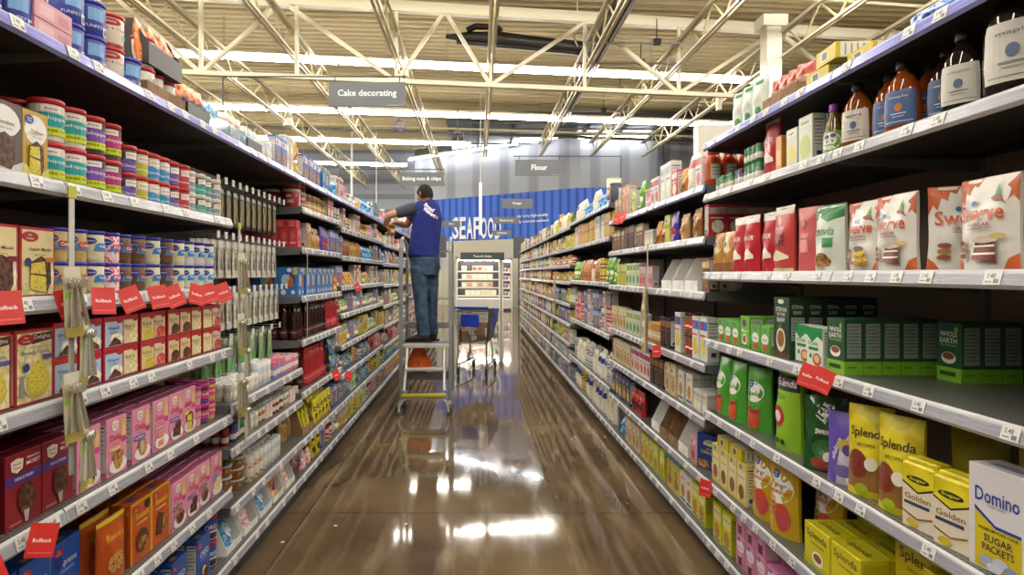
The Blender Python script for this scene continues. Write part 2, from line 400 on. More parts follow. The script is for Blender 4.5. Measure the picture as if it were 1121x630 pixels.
def whip(key, desc, c, base, word='whipped', r=.0465, h=.125, lab2='#c8d420'):
    tub_p(key, 'frosting_tub', 'tub', desc, r, h, base, [('r', .12, .02, .9, .98, base), ('r', .22, .4, .86, .78, c), ('r', .3, .8, .62, .98, WH), ('t', 'Betty', .46, .89, .07, '#b01822', .2), ('t', word, .54, .62, .13, WH, .5), ('r', .22, .16, .86, .38, lab2), ('t', 'FREE OF', .54, .29, .06, '#3a4a12', .4)])
whip('w_teal', 'red-lidded whipped frosting tub with teal label', '#1f9c9c', '#cfc8bb')
whip('w_pur', 'red-lidded dark frosting tub with purple label', '#7a4aa8', '#3a2622')
whip('w_mag', 'red-lidded dark frosting tub with magenta label', '#b8287c', '#5a3430')
def frost(key, desc, c, base, word, r=.037, h=.098, lid='#b3202a', cat='frosting_tub'):
    tub_p(key, cat, 'tub', desc, r, h, base, [('r', .2, .05, .82, .5, c), ('p', [(.2, .5), (.4, .66), (.62, .5), (.82, .62), (.82, .4), (.2, .4)], c), ('r', .38, .62, .72, .92, WH), ('t', 'Duncan', .55, .8, .08, '#b01822', .26), ('t', word, .5, .3, .12, WH, .46)], lid=lid)
frost('f_pur', 'red-lidded frosting tub with purple label', '#6a52a8', '#3c2724', 'Classic'); frost('f_yel', 'red-lidded frosting tub with lemon yellow label', '#b9b22e', '#c4bd6a', 'Lemon')
frost('f_blue', 'red-lidded frosting tub with blue label', '#2e90c8', '#cfc4ae', 'Vanilla'); frost('f_red', 'red-lidded frosting tub with red label', '#c03438', '#b9453f', 'Velvet')
frost('f_whsp', 'white-lidded tub of mixed sprinkles', '#8aa0b0', 'sprink', 'Mix', .036, .092, '#d6d4c8', 'sprinkle_tub'); frost('f_whchoc', 'white-lidded tub with teal and brown label', '#46a898', '#5a3a22', 'Cocoa', .036, .092, '#d2d2c4', 'sprinkle_tub')
def pills(key, desc, base, c, word):
    tub_p(key, 'frosting_tub', 'tub', desc, .039, .102, base, [('e', .5, .18, .3, .2, base), ('e', .34, .78, .15, .13, '#223a98'), ('t', 'Pillsbury', .34, .78, .07, WH, .24), ('p', [(.42, .42), (.46, .66), (.62, .6), (.86, .86), (.88, .42)], '#3a86c8'), ('r', .5, .48, .84, .7, c), ('t', word, .67, .59, .12, WH, .28), ('e', .5, .2, .2, .14, 'cookie' if base in ('#c8b088',) else base)], lid='#2c34a4', lidh=.014)
pills('p_van', 'blue-lidded cream frosting tub with blue label', '#d3c8a2', '#2b6fc0', 'Vanilla'); pills('p_cook', 'blue-lidded tan frosting tub with red label', '#b79a60', '#b8342e', 'Cookie')
pills('p_pink', 'blue-lidded pink frosting tub', 'sprinkpink', '#d03a7a', 'Pink'); pills('p_choc', 'blue-lidded chocolate frosting tub', '#6a4428', '#8a2a24', 'Choco'); pills('p_blue', 'pale blue tub of white frosting', '#d0d0c8', '#2a9ad4', 'Fluffy')
tub_p('fun_blue', 'frosting_tub', 'tub', 'deep blue frosting tub with pale photo', .05, .115, '#2b3590', [('r', .36, .5, .66, .9, '#7aa8d8'), ('t', 'FUNFETTI', .5, .3, .1, '#c8d4f0', .4), ('r', .66, .06, .82, .36, WH), ('r', .68, .1, .8, .3, '#333344')], lid='#2a309c', lidh=.016)
tub_p('bc_tub', 'frosting_tub', 'tub', 'cream frosting tub with red lid', .046, .115, '#d6c6b8', [('e', .4, .86, .2, .12, '#b01822'), ('t', 'Betty', .4, .86, .08, WH, .2), ('t', 'Rich & Creamy', .5, .62, .1, '#6a3a30', .6), ('r', .66, .35, .82, .5, '#2a9a90'), ('r', .2, .04, .85, .12, '#b3202a')], lid='#b3202a', lidh=.016)
tub_p('bc_tub2', 'frosting_tub', 'tub', 'white frosting tub with red lid', .046, .115, '#d8d2c8', [('r', .2, .2, .5, .8, '#e8e2da'), ('r', .58, .3, .8, .85, '#f2f0ea'), ('r', .62, .35, .76, .8, '#8a8690'), ('t', 'VANILLA', .35, .6, .1, '#a04a50', .25)], lid='#b3202a', lidh=.016)
def smallmix(key, desc, c, c2, word, w=.1):
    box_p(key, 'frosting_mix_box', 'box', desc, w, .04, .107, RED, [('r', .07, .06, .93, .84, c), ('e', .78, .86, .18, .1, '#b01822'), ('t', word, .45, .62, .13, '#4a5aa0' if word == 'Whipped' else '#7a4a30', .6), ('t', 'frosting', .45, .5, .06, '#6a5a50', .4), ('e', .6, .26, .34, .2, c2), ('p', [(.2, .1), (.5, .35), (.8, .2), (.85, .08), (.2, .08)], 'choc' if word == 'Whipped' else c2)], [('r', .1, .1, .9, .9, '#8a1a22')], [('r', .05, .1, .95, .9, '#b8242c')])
smallmix('m_whip', 'small red carton with blue whipped dessert', '#a8c4dc', 'cream', 'Whipped', .115); smallmix('m_rich', 'small red and cream carton with pale icing', '#dccfa0', 'vanilla', 'Rich &')
smallmix('m_choc', 'small red carton with chocolate icing', '#d8c494', 'choc', 'Rich &'); smallmix('m_str', 'small red carton with strawberry icing', '#dcc8a8', 'berry', 'Rich &'); smallmix('m_yel', 'small red carton with yellow icing', '#d2c488', 'cake', 'Rich &')
def dolly(key, desc, flag, cf, food, w=.12, h=.195, base='#d88ca8', title='Dolly'):
    ops = [('r', 0, 0, 1, .1, '#cf7f9e'), ('e', .82, .72, .13, .2, '#d8b64e'), ('e', .82, .74, .07, .09, '#e3b49c'), ('r', .72, .52, .94, .62, '#c8307c')] + DH(.4, .86, 1.1)
    ops += [('t', title, .42, .64, .15, '#c2185e', .56), ('t', "Parton's", .42, .545, .03, '#c2185e', .3), ('r', .06, .42, .66, .5, cf), ('t', flag, .36, .46, .04, WH, .5), ('e', .5, .16, .44, .13, '#e8dfe0')] + food
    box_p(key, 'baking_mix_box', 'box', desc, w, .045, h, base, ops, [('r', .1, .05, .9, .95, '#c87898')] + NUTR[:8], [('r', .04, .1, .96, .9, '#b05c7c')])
dolly('d_cake', 'pink baking mix box with layered yellow cake', 'COCONUT', '#7a3a2c', slice_(.48, .25, .75, 'cake', 'choc'))
dolly('d_corn', 'pink baking mix box with golden muffin', 'CORNBREAD', '#d09a2c', [('e', .5, .24, .22, .16, 'cookie'), ('e', .5, .34, .26, .08, 'nuts')])
dolly('d_blue', 'pink baking mix box with blueberry muffin', 'BLUEBERRY', '#3a52b0', [('e', .5, .26, .24, .17, 'cookie'), ('e', .48, .26, .1, .12, '#9ab09a')])
dolly('d_band', 'pink baking mix box with red banner', 'BANANA', '#c8787c', [('r', .25, .08, .6, .2, '#d8846c'), ('r', .25, .24, .6, .35, '#d8846c')])
dolly('d_fudge', 'pink baking mix box with dark brownies', 'FUDGE', '#4a3a9a', [('p', [(.2, .12), (.75, .08), (.8, .42), (.5, .4), (.45, .3), (.25, .3)], 'choc')])
dolly('d_yel', 'pink baking mix box with yellow and chocolate cake', 'YELLOW', '#d8b82c', slice_(.5, .26, .8, 'cake', 'choc'))
dolly('d_cook', 'pink baking mix box with pale cookie', 'BISCUIT', '#3c7ac8', [('e', .5, .26, .34, .17, 'vanilla')])
dolly('d_pink', 'pink and black brownie mix box', 'BROWNIE', '#3a2430', [('e', .5, .25, .3, .15, 'nuts'), ('e', .55, .22, .2, .1, 'choc')])
tub_p('d_tub', 'frosting_tub', 'tub', 'pink-lidded frosting tub with white label', .036, .09, '#c27a86', [('r', .2, .1, .8, .9, '#d8a0a8'), ('t', 'Dolly', .5, .6, .2, '#c01858', .4)], lid='#c03a88'); tub_p('d_tub2', 'frosting_tub', 'tub', 'pink-lidded chocolate frosting tub', .036, .09, '#4a2a26', [('r', .2, .3, .8, .85, '#c2447c'), ('t', 'Dolly', .5, .6, .2, WH, .4), ('r', .2, .1, .8, .24, '#6a4aa8')], lid='#c03a88')
tub_p('d_tub3', 'frosting_tub', 'tub', 'pink-lidded yellow frosting tub', .036, .09, '#c8a84e', [('r', .2, .3, .8, .85, '#d04a80'), ('t', 'Dolly', .5, .6, .2, WH, .4)], lid='#c03a88')
def dark(key, desc, flag, cf):
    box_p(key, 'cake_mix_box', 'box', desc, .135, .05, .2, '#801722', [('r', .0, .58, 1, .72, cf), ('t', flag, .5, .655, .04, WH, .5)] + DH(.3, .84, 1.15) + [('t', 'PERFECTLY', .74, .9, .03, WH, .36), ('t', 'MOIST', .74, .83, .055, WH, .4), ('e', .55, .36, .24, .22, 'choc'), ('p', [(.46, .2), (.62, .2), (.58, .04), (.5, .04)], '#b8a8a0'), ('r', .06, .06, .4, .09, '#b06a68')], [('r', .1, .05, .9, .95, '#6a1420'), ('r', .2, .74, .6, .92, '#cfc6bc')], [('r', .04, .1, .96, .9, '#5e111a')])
dark('dh_pur', 'deep red cake mix box with purple band', "DEVIL'S FOOD", '#4c2a78'); dark('dh_or', 'deep red cake mix box with orange band', 'CLASSIC', '#b06a1c')
def reese(key, desc, food):
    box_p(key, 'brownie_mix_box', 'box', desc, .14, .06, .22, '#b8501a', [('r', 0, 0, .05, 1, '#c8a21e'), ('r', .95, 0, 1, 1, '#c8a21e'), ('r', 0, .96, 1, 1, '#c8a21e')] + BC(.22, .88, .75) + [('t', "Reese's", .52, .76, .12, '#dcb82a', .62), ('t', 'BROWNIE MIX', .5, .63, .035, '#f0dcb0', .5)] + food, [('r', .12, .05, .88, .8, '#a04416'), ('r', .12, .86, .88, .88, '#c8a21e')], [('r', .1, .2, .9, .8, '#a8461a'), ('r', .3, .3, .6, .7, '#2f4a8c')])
reese('r_brown', 'orange brownie mix box with dark brownie pile', [('e', .5, .32, .3, .2, 'choc'), ('e', .56, .26, .24, .12, 'nuts'), ('e', .76, .88, .12, .08, '#2a1c18')])
reese('r_bar', 'orange baking mix box with dessert bar', [('p', [(.2, .2), (.5, .14), (.62, .5), (.34, .56)], 'choc'), ('p', [(.55, .22), (.86, .28), (.82, .42), (.58, .4)], 'nuts')])
pouch_p('r_pouch', 'baking_mix_pouch', 'pouch', 'orange cookie mix pouch edged yellow', .17, .05, .22, '#a8481a', [('r', .0, .93, 1, .99, '#c8b81e'), ('r', .05, .6, .95, .86, '#b8501a'), ('t', "Reese's", .5, .72, .12, '#dcb82a', .6), ('e', .5, .3, .3, .16, 'cookie')], seed=3)
def oreo(key, desc, word, food, base='#1c4fa4', w=.13):
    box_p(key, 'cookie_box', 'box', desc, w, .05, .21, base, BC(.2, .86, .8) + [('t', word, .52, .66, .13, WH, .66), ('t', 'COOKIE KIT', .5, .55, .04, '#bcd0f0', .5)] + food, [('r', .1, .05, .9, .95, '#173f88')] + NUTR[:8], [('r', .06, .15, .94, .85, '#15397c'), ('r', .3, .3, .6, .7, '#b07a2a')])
oreo('o_1', 'blue baking kit box with dark cookies', 'OREO', [('e', .5, .28, .22, .15, 'choc'), ('e', .5, .28, .16, .1, 'cream'), ('e', .62, .2, .2, .13, 'choc')]); oreo('o_2', 'blue baking kit box with cookie slice', 'OREO', slice_(.5, .26, .8, 'choc', 'cream'))
oreo('pb_blue', 'blue dessert mix box with caramel treat', 'Supreme', [('e', .2, .7, .15, .1, '#1a2c78'), ('e', .6, .24, .32, .18, 'nuts')])
tub_p('o_can', 'cookie_canister', 'canister', 'blue canister with red lid', .04, .125, '#2a4a9c', [('r', .1, .1, .9, .5, '#d8d4cc'), ('t', 'OREO', .5, .68, .2, WH, .55), ('e', .5, .28, .2, .15, 'choc')], lid='#b81f28', lidh=.022)
# sprinkles and decorating
def shaker(key, desc, c, cap, r=.02, h=.085, nm='sprinkle_shaker'):
    mb = MB(); mb.lathe([(r * .95, 0), (r, .004), (r, h * .72), (r * .8, h * .8)], mat(c, .25) if c.startswith('#') else c, 12)
    mb.lathe([(r * 1.005, h * .2), (r * 1.02, h * .21), (r * 1.02, h * .5), (r * 1.005, h * .51)], '#d8d2c4', 12)
    cm = MB(); cm.lathe([(r * .98, h * .76), (r * .98, h * .97), (r * .85, h)], cap, 12)
    product(key, nm, 'shaker', desc, 2 * r * 1.02, 2 * r * 1.02, h, [(nm, mb.mesh(nm)), ('cap', cm.mesh('cap'))])
for k, dsc, c, cap in (('s_red', 'small colour shaker filled bright red', '#a02030', '#8c2638'), ('s_pur', 'small colour shaker filled purple', '#4a3470', '#40305c'), ('s_grn', 'small colour shaker filled green', '#2c6a42', '#1f7040'), ('s_mix', 'small shaker of mixed sprinkles', 'sprink', '#d2cec2'), ('s_yel', 'small colour shaker filled yellow', '#b8a234', '#a62a2c'), ('s_org', 'small shaker of orange sugar', '#b06a3c', '#c8c0b0'), ('s_pnk', 'small shaker of pink sprinkles', 'sprinkpink', '#c8c4bc'), ('s_wht', 'small white-capped shaker of eye candies', '#c8c2b6', '#e0ddd4'), ('s_brn', 'small shaker of brown sprinkles', '#7a4228', '#d4d0c4')):
    shaker(k, dsc, c, cap)
shaker('s_jar', 'tall clear jar of rainbow sprinkles', 'sprink', '#dcdad2', .032, .14, 'sprinkle_jar'); shaker('s_jar2', 'tall clear jar of blue and white sprinkles', '#b8c4d0', '#d8d8d4', .03, .13, 'sprinkle_jar')
shaker('ice_tube', 'slim pink icing tube', '#c8748c', '#d8a8b4', .016, .1, 'icing_tube'); shaker('ice_tube2', 'slim lilac icing tube', '#8a80b4', '#c85a6a', .016, .1, 'icing_tube')
def deli(key, desc, c):
    mb = MB(); mb.lathe([(.043, 0), (.045, .004), (.05, .05)], c, 18)
    product(key, 'sprinkle_tub', 'tub', desc, .11, .11, .058, [('sprinkle_tub', mb.mesh('sprinkle_tub')), ('lid', lid_mesh(.051, .058, .01, '#c4c4be'))])
deli('deli_b', 'round clear tub of brown sprinkles', 'nuts'); deli('deli_m', 'round clear tub of mixed sprinkles', 'sprink'); deli('deli_w', 'round clear tub of pale sprinkles', 'vanilla')
# right side
def grn(key, desc, w, d, h, top, bot, ops, side): box_p(key, 'sweetener_box', 'box', desc, w, d, h, top, [('r', 0, 0, 1, .24, bot)] + ops, side, [('r', .06, .1, .94, .9, top)])
LN = lambda c, n=9: [('r', .12, .3, .9, .92, c)] + [('r', .16, .86 - .06 * i, (.86, .7, .8)[i % 3], .872 - .06 * i, '#33372f') for i in range(n)]
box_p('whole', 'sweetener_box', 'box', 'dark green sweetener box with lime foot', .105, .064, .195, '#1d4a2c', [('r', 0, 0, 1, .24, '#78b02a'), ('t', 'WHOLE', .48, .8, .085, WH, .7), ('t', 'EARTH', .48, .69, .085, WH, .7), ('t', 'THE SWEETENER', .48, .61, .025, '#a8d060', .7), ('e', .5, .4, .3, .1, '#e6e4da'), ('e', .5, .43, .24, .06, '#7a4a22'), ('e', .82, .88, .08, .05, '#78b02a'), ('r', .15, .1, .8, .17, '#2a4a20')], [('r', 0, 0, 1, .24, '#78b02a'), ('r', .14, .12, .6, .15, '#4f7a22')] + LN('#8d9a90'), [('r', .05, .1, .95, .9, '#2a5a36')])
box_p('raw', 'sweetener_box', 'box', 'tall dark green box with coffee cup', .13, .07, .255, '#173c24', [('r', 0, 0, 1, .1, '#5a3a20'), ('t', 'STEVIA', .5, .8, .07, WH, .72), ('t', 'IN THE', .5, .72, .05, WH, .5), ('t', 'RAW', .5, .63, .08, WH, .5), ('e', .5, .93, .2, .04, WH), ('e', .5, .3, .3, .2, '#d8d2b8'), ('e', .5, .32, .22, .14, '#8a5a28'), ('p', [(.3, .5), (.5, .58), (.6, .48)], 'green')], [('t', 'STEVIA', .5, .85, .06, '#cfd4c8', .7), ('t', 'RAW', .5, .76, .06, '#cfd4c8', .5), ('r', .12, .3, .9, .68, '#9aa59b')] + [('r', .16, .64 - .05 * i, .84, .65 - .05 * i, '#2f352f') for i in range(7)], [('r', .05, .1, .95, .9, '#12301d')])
box_p('truvia', 'sweetener_box', 'box', 'white sweetener box with green top wave', .11, .06, .15, '#d8dcd2', [('p', [(0, 1), (1, 1), (1, .68), (.7, .78), (.35, .62), (0, .82)], '#1e8048'), ('t', 'truvia', .42, .6, .12, '#3a8a52', .6), ('r', .15, .42, .75, .5, '#2a7a48'), ('e', .28, .27, .08, .06, '#2a7a48'), ('e', .68, .2, .26, .16, '#a85a2c'), ('e', .68, .22, .18, .1, '#d8b080'), ('r', 0, 0, 1, .03, '#2a7a48')], [('r', .1, .1, .9, .9, '#bcc4b8')] + NUTR[1:])
box_p('monk', 'sweetener_box', 'box', 'lime green box with white nutrition side', .1, .07, .15, '#6fae3c', [('e', .45, .78, .2, .12, '#5a3a8c'), ('t', 'Monk', .5, .55, .11, WH, .6), ('e', .5, .28, .26, .18, '#d8e4ea'), ('e', .5, .28, .18, .12, '#b8482c'), ('r', .1, .06, .9, .1, '#2a5a20')], LN('#c4ccc0', 9))
box_p('gvst', 'sweetener_box', 'box', 'small bright green stevia carton', .085, .05, .12, '#5fa23a', GV(.4, .84, 1.2) + [('e', .5, .5, .4, .2, WH), ('t', 'Stevia', .5, .5, .1, '#3a7a2c', .55), ('e', .55, .2, .3, .14, '#b0542e')], LN('#b8c4b0', 8))
box_p('limebox', 'sweetener_box', 'box', 'lime box lying across the shelf top', .26, .09, .075, '#6a9a34', [('r', .15, .2, .25, .8, '#1f2a18'), ('r', .3, .2, .95, .28, '#3f6222'), ('r', .3, .5, .95, .55, '#3f6222')], [('r', .2, .2, .8, .8, '#3f6222')])
leaf = [('p', [(0, 1), (.42, 1), (.36, .9), (.28, .93), (.25, .82), (.17, .86), (.12, .72), (.06, .78), (0, .66)], '#b8562a'), ('p', [(1, 1), (1, .7), (.93, .78), (.88, .72), (.9, .84), (.84, .88), (.92, .94)], '#b04e26'), ('p', [(1, 0), (1, .18), (.9, .13), (.84, .05), (.8, 0)], '#c8602c'), ('p', [(0, 0), (0, .16), (.09, .1), (.16, .02), (.2, 0)], '#b8562a')]
bird = [('p', [(.62, .76), (.72, .8), (.8, .77), (.88, .68), (.8, .73), (.7, .73)], '#8a4030'), ('p', [(.7, .78), (.74, .92), (.79, .79)], '#5a9a3a')]
def swerve(key, desc, sub, food, ec='#c8602c'):
    pouch_p(key, 'sweetener_pouch', 'pouch', desc, .19, .06, .24, '#d6d2ca', [*leaf, *bird, ('t', 'Swerve', .47, .62, .17, '#c0562a', .78), ('e', .38, .72, .04, .03, '#2a6a9a'), ('t', sub, .5, .49, .045, '#8a3a24', .4), ('r', .3, .445, .72, .455, '#8a7a70'), ('e', .2, .3, .09, .03, '#8c4a38'), ('e', .2, .23, .09, .03, '#a8703a'), ('e', .2, .16, .09, .03, '#8c4a38')] + food, seed=hash_(key), wrink=.006)
def hash_(s): return sum(ord(c) * (i + 3) for i, c in enumerate(s)) % 997
cakestk = [('p', [(.44, .12), (.78, .08), (.8, .3), (.46, .33)], '#6a2c22'), ('r', .45, .17, .79, .19, '#e6dccc'), ('r', .45, .25, .79, .27, '#e6dccc'), ('e', .62, .33, .2, .04, '#c8b8a8')]
swerve('sw_brown', 'white bag with orange leaves and pancake stack', 'BROWN', [('e', .6, .12, .2, .04, 'cookie'), ('e', .62, .17, .19, .04, 'cake'), ('e', .6, .22, .18, .04, 'cookie'), ('e', .6, .27, .17, .05, 'cake'), ('e', .6, .32, .14, .04, 'choc')])
swerve('sw_gran', 'white bag with orange leaves and cake slice', 'GRANULAR', cakestk + [('e', .82, .36, .1, .03, '#b09a5a')])
pouch_p('truv_bag', 'sweetener_pouch', 'pouch', 'white bag with green crimped top', .165, .08, .25, '#d0d4ca', [('p', [(0, 1), (1, 1), (1, .8), (.6, .74), (.3, .82), (0, .76)], '#2a7a42'), ('t', 'truvia', .5, .6, .13, '#3a8a52', .62), ('r', .5, .36, .8, .5, '#2a7a42'), ('e', .45, .16, .3, .09, 'cookie'), ('e', .5, .2, .18, .08, 'nuts')], seed=5, wrink=.006)
pouch_p('dkgrn', 'sweetener_pouch', 'pouch', 'glossy dark green coffee sweetener bag', .15, .08, .28, '#1e4a24', [('t', 'LEAF', .5, .8, .13, WH, .4, 60), ('t', 'sweet', .5, .55, .08, WH, .4), ('e', .5, .3, .28, .14, '#2e6a30'), ('e', .5, .12, .3, .09, '#8a3a26'), ('e', .6, .22, .1, .06, '#d8d4c8')], seed=8, wrink=.009, rough=.14)
pouch_p('redb', 'sweetener_pouch', 'pouch', 'bright red bag with white crimp', .135, .06, .27, '#b4202c', [('r', .0, .86, 1, 1, '#d8d2cc'), ('t', 'BAKER', .5, .6, .08, '#f0dcd8', .6), ('p', [(.2, .25), (.5, .42), (.8, .3), (.8, .24), (.2, .2)], '#e8ded4')], seed=11, wrink=.006)
pouch_p('monkbag', 'sweetener_pouch', 'pouch', 'coral monk fruit bag with white top', .165, .07, .28, '#b8403c', [('r', 0, .87, 1, 1, '#d8d0ca'), ('e', .5, .76, .09, .06, '#e0b8b0'), ('t', 'LAKANTO', .5, .66, .05, '#f0dcd8', .5), ('t', 'MONK', .5, .55, .085, '#2a1618', .62), ('t', 'FRUIT', .5, .44, .085, '#2a1618', .6), ('p', [(.1, .22), (.5, .34), (.9, .24), (.9, .2), (.5, .16), (.1, .18)], '#dcd0b4'), ('r', .0, .0, 1, .06, '#cdbf9a')], seed=13)
pouch_p('coral', 'sweetener_pouch', 'pouch', 'narrow coral pink bag', .13, .05, .26, '#c65a5c', [('e', .35, .74, .15, .08, '#b83a40'), ('e', .35, .74, .08, .05, '#8aa05a'), ('r', .2, .3, .6, .6, '#d88a86'), ('r', .2, .5, .6, .52, '#a03a40')], seed=17)
pouch_p('gvtan', 'sugar_pouch', 'pouch', 'tan and gold sugar pouch', .13, .06, .21, '#b8803a', [('e', .5, .66, .4, .2, '#cfb888')] + GV(.35, .7, 1.1) + [('r', .2, .38, .6, .48, '#5a9a3a'), ('r', 0, 0, 1, .24, '#8a5a30')], seed=19)
pouch_p('gvstev', 'sweetener_pouch', 'pouch', 'green stevia pouch with iced drink', .15, .09, .3, '#4c9a32', [('e', .5, .62, .34, .16, WH)] + GV(.3, .74, 1.0) + [('t', 'stevia', .5, .6, .07, '#3a8a2c', .5), ('e', .5, .2, .25, .16, '#c8502c'), ('r', .26, .18, .74, .3, '#c85a34'), ('e', .5, .34, .26, .05, '#a8202c'), ('p', [(.46, .36), (.6, .44), (.7, .36)], 'green')], seed=23, sidec='#5aa844')
pouch_p('lime', 'sweetener_pouch', 'pouch', 'lime green stevia bag with red flower', .16, .1, .32, '#8ab82a', [('r', 0, .78, 1, .985, '#20281c'), ('t', 'Splenda', .5, .87, .12, WH, .86), ('t', 'STEVIA', .42, .7, .06, '#3a6a20', .5), ('e', .42, .44, .24, .14, '#a82a34'), ('e', .42, .44, .13, .08, '#e0c8c0'), ('e', .25, .14, .07, .04, '#2c4a18'), ('e', .45, .13, .07, .04, '#2c4a18'), ('e', .65, .12, .07, .04, '#2c4a18')], seed=29, sidec='#7aa62a')
pouch_p('purple', 'sweetener_pouch', 'pouch', 'white and purple allulose bag', .14, .07, .25, '#5a48a0', [('p', [(.3, 0), (1, 0), (1, .82), (.7, .78), (.4, .5)], '#bdb8cc'), ('t', 'allulose', .3, .5, .07, WH, .6, 70), ('e', .55, .55, .2, .1, '#b8a04a'), ('e', .62, .5, .14, .08, '#4a3a80'), ('e', .5, .2, .26, .09, '#6a5aa0'), ('r', .6, .05, .9, .12, '#dcd8e4')], seed=31)
pouch_p('splpouch', 'sweetener_pouch', 'pouch', 'yellow sweetener bag with brown sugar photo', .145, .09, .3, 'yell', [('r', 0, .08, 1, .38, '#8a6030'), ('e', .3, .36, .26, .16, '#7a3020'), ('t', 'Splenda', .5, .7, .13, '#2a2416', .8), ('t', 'BROWN', .5, .58, .04, '#5a4a10', .4), ('e', .62, .38, .13, .075, '#e6e2d8'), ('e', .4, .08, .16, .07, '#9aa818')], seed=37)
pouch_p('spl_dk', 'sweetener_pouch', 'pouch', 'mustard yellow sweetener bag set far back', .15, .07, .27, '#a8981c', [('t', 'Splenda', .5, .5, .13, '#3a3210', .7, 50)], seed=41)
pouch_p('brsug', 'sugar_bag', 'bag', 'tan bag of brown sugar lying down', .24, .12, .075, '#8a6840', [('t', 'pure cane', .5, .5, .2, '#c8b48a', .6), ('e', .8, .5, .14, .3, '#d8d0c0')], seed=43, wrink=.01)
def paperbag(key, desc):
    mb = MB(); w, d, h = .115, .075, .2
    mb.box(-w / 2, -d / 2, 0, w / 2, d / 2, h * .94, 'yell', .006)
    mb.box(-w / 2 + .004, -d * .32, h * .93, w / 2 - .004, d * .3, h, 'yell', .004)
    S = lambda u, v, o: ((u - .5) * w, -d / 2 - o, v * h * .94)
    design(mb, [('r', .03, .0, .97, .68, '#d8cdb8'), ('p', [(.03, .68), (.5, .56), (.97, .68), (.97, .97), (.03, .97)], 'yell'), ('p', [(.03, .7), (.5, .58), (.97, .7), (.97, .67), (.5, .55), (.03, .67)], '#2a2620'), ('e', .5, .76, .34, .055, '#1f2a1c'), ('t', 'Sugar', .5, .76, .06, '#d8c83a', .5), ('t', 'Golden', .5, .48, .09, '#8a6a34', .76), ('r', .1, .35, .85, .4, '#34406a'), ('p', [(.06, .25), (.5, .17), (.94, .25), (.94, .22), (.5, .14), (.06, .22)], '#8a6a34'), ('e', .35, .08, .18, .06, '#c8b422')], S, w / h)
    for sg in (1, -1): design(mb, [('r', 0, 0, .45, .97, '#d8d0bc'), ('r', .6, .1, .62, .9, '#8a7c18')], lambda u, v, o: (sg * (w / 2 + o), sg * (u - .5) * d, v * h * .92), 1)
    product(key, 'sugar_bag', 'bag', desc, w, d, h, [('sugar_bag', mb.mesh('sugar_bag'))])
paperbag('sugbag', 'yellow and cream paper sugar bag')
box_p('domino', 'sugar_packet_box', 'box', 'white and yellow sugar packet box', .15, .09, .26, '#cfccd0', [('p', [(.12, .56), (.5, .42), (.94, .44), (.94, .02), (.12, .02)], '#c8b41c'), ('p', [(.12, .6), (.5, .46), (.94, .46), (.94, .43), (.5, .43), (.12, .56)], '#223a8c'), ('t', 'Domino', .52, .72, .14, '#223a8c', .78), ('t', 'PURE CANE', .52, .63, .025, '#8a6a60', .3), ('t', 'PREMIUM PURE CANE', .55, .4, .03, '#3a3a2a', .7), ('t', 'SUGAR', .55, .32, .07, '#2a2a3a', .5), ('t', 'PACKETS', .55, .23, .07, '#2a2a3a', .56), ('e', .35, .1, .14, .05, '#9aa2b8'), ('e', .6, .12, .14, .05, '#b8bccc'), ('e', .8, .08, .14, .05, '#7a86a8'), ('e', .5, .06, .14, .04, '#c8cad4')], [('r', 0, 0, .6, .95, '#b8a818')], [('r', .2, .3, .8, .6, '#8a8894')])
box_p('splbox', 'sweetener_box', 'box', 'yellow sweetener box with black script', .17, .1, .155, '#c8bc18', [('t', 'Splenda', .5, .76, .22, '#1c1a1a', .8), ('r', .28, .56, .8, .6, '#8a7e10'), ('e', .55, .25, .22, .18, '#e6e0d0'), ('e', .55, .28, .16, .1, '#8a4a24'), ('p', [(0, .0), (1, .0), (1, .14), (.4, .08), (0, .2)], '#a8b01a')], [('r', .1, .1, .9, .9, '#b0a416')], [('t', 'Splenda', .5, .5, .4, '#1c1a1a', .7), ('r', .1, .1, .9, .16, '#a89c14')])
box_p('splbig', 'sweetener_box', 'box', 'large yellow sweetener box with coffee cup', .22, .11, .26, '#bca81c', [('t', 'Splenda', .5, .8, .18, '#1c1a1a', .82), ('t', 'ZERO CALORIE', .5, .66, .045, '#5a4e10', .5), ('e', .5, .3, .2, .2, '#ddd6c4'), ('e', .5, .34, .15, .1, '#8a4a24'), ('e', .82, .3, .08, .1, '#8a9a1c')], [('r', .1, .1, .9, .9, '#a8960f')], [('r', .1, .1, .9, .9, '#b0a018')])
box_p('gvsm', 'sweetener_box', 'box', 'cream and yellow sweetener carton', .1, .06, .2, '#cfc06a', [('r', .05, .1, .95, .8, '#dcd2a4')] + GV(.4, .9, .9) + [('t', 'Sweetener', .5, .66, .07, '#b06a3a', .7), ('e', .5, .3, .3, .18, '#8a5a20')], [('r', .06, .05, .94, .95, '#d8cfa0')] + NUTR[1:] + [('r', .2, .12, .8, .2, '#2a4a9a')])
pouch_p('gvsweet', 'sweetener_pouch', 'pouch', 'yellow sweetener pouch with red drink glasses', .18, .09, .31, '#c2a01c', [('e', .5, .64, .42, .2, WH)] + GV(.35, .82, 1.0) + [('t', 'no calorie', .55, .7, .04, '#5a6aa0', .4), ('t', 'Sweetener', .52, .61, .075, '#b8502c', .7), ('e', .68, .26, .2, .18, '#b8484a'), ('e', .66, .4, .17, .05, '#c84a30'), ('e', .3, .36, .2, .12, 'cookie')], seed=47, sidec='#b0a048')
box_p('pinkmag', 'sweetener_box', 'box', 'magenta sweetener packet box', .12, .08, .14, '#b82860', [('r', .08, .1, .92, .4, '#d85a88'), ('t', "Sweet'N Low", .5, .65, .1, WH, .76)], [('r', .1, .1, .9, .9, '#a02454')], [('r', .08, .1, .92, .9, '#cf4478')])
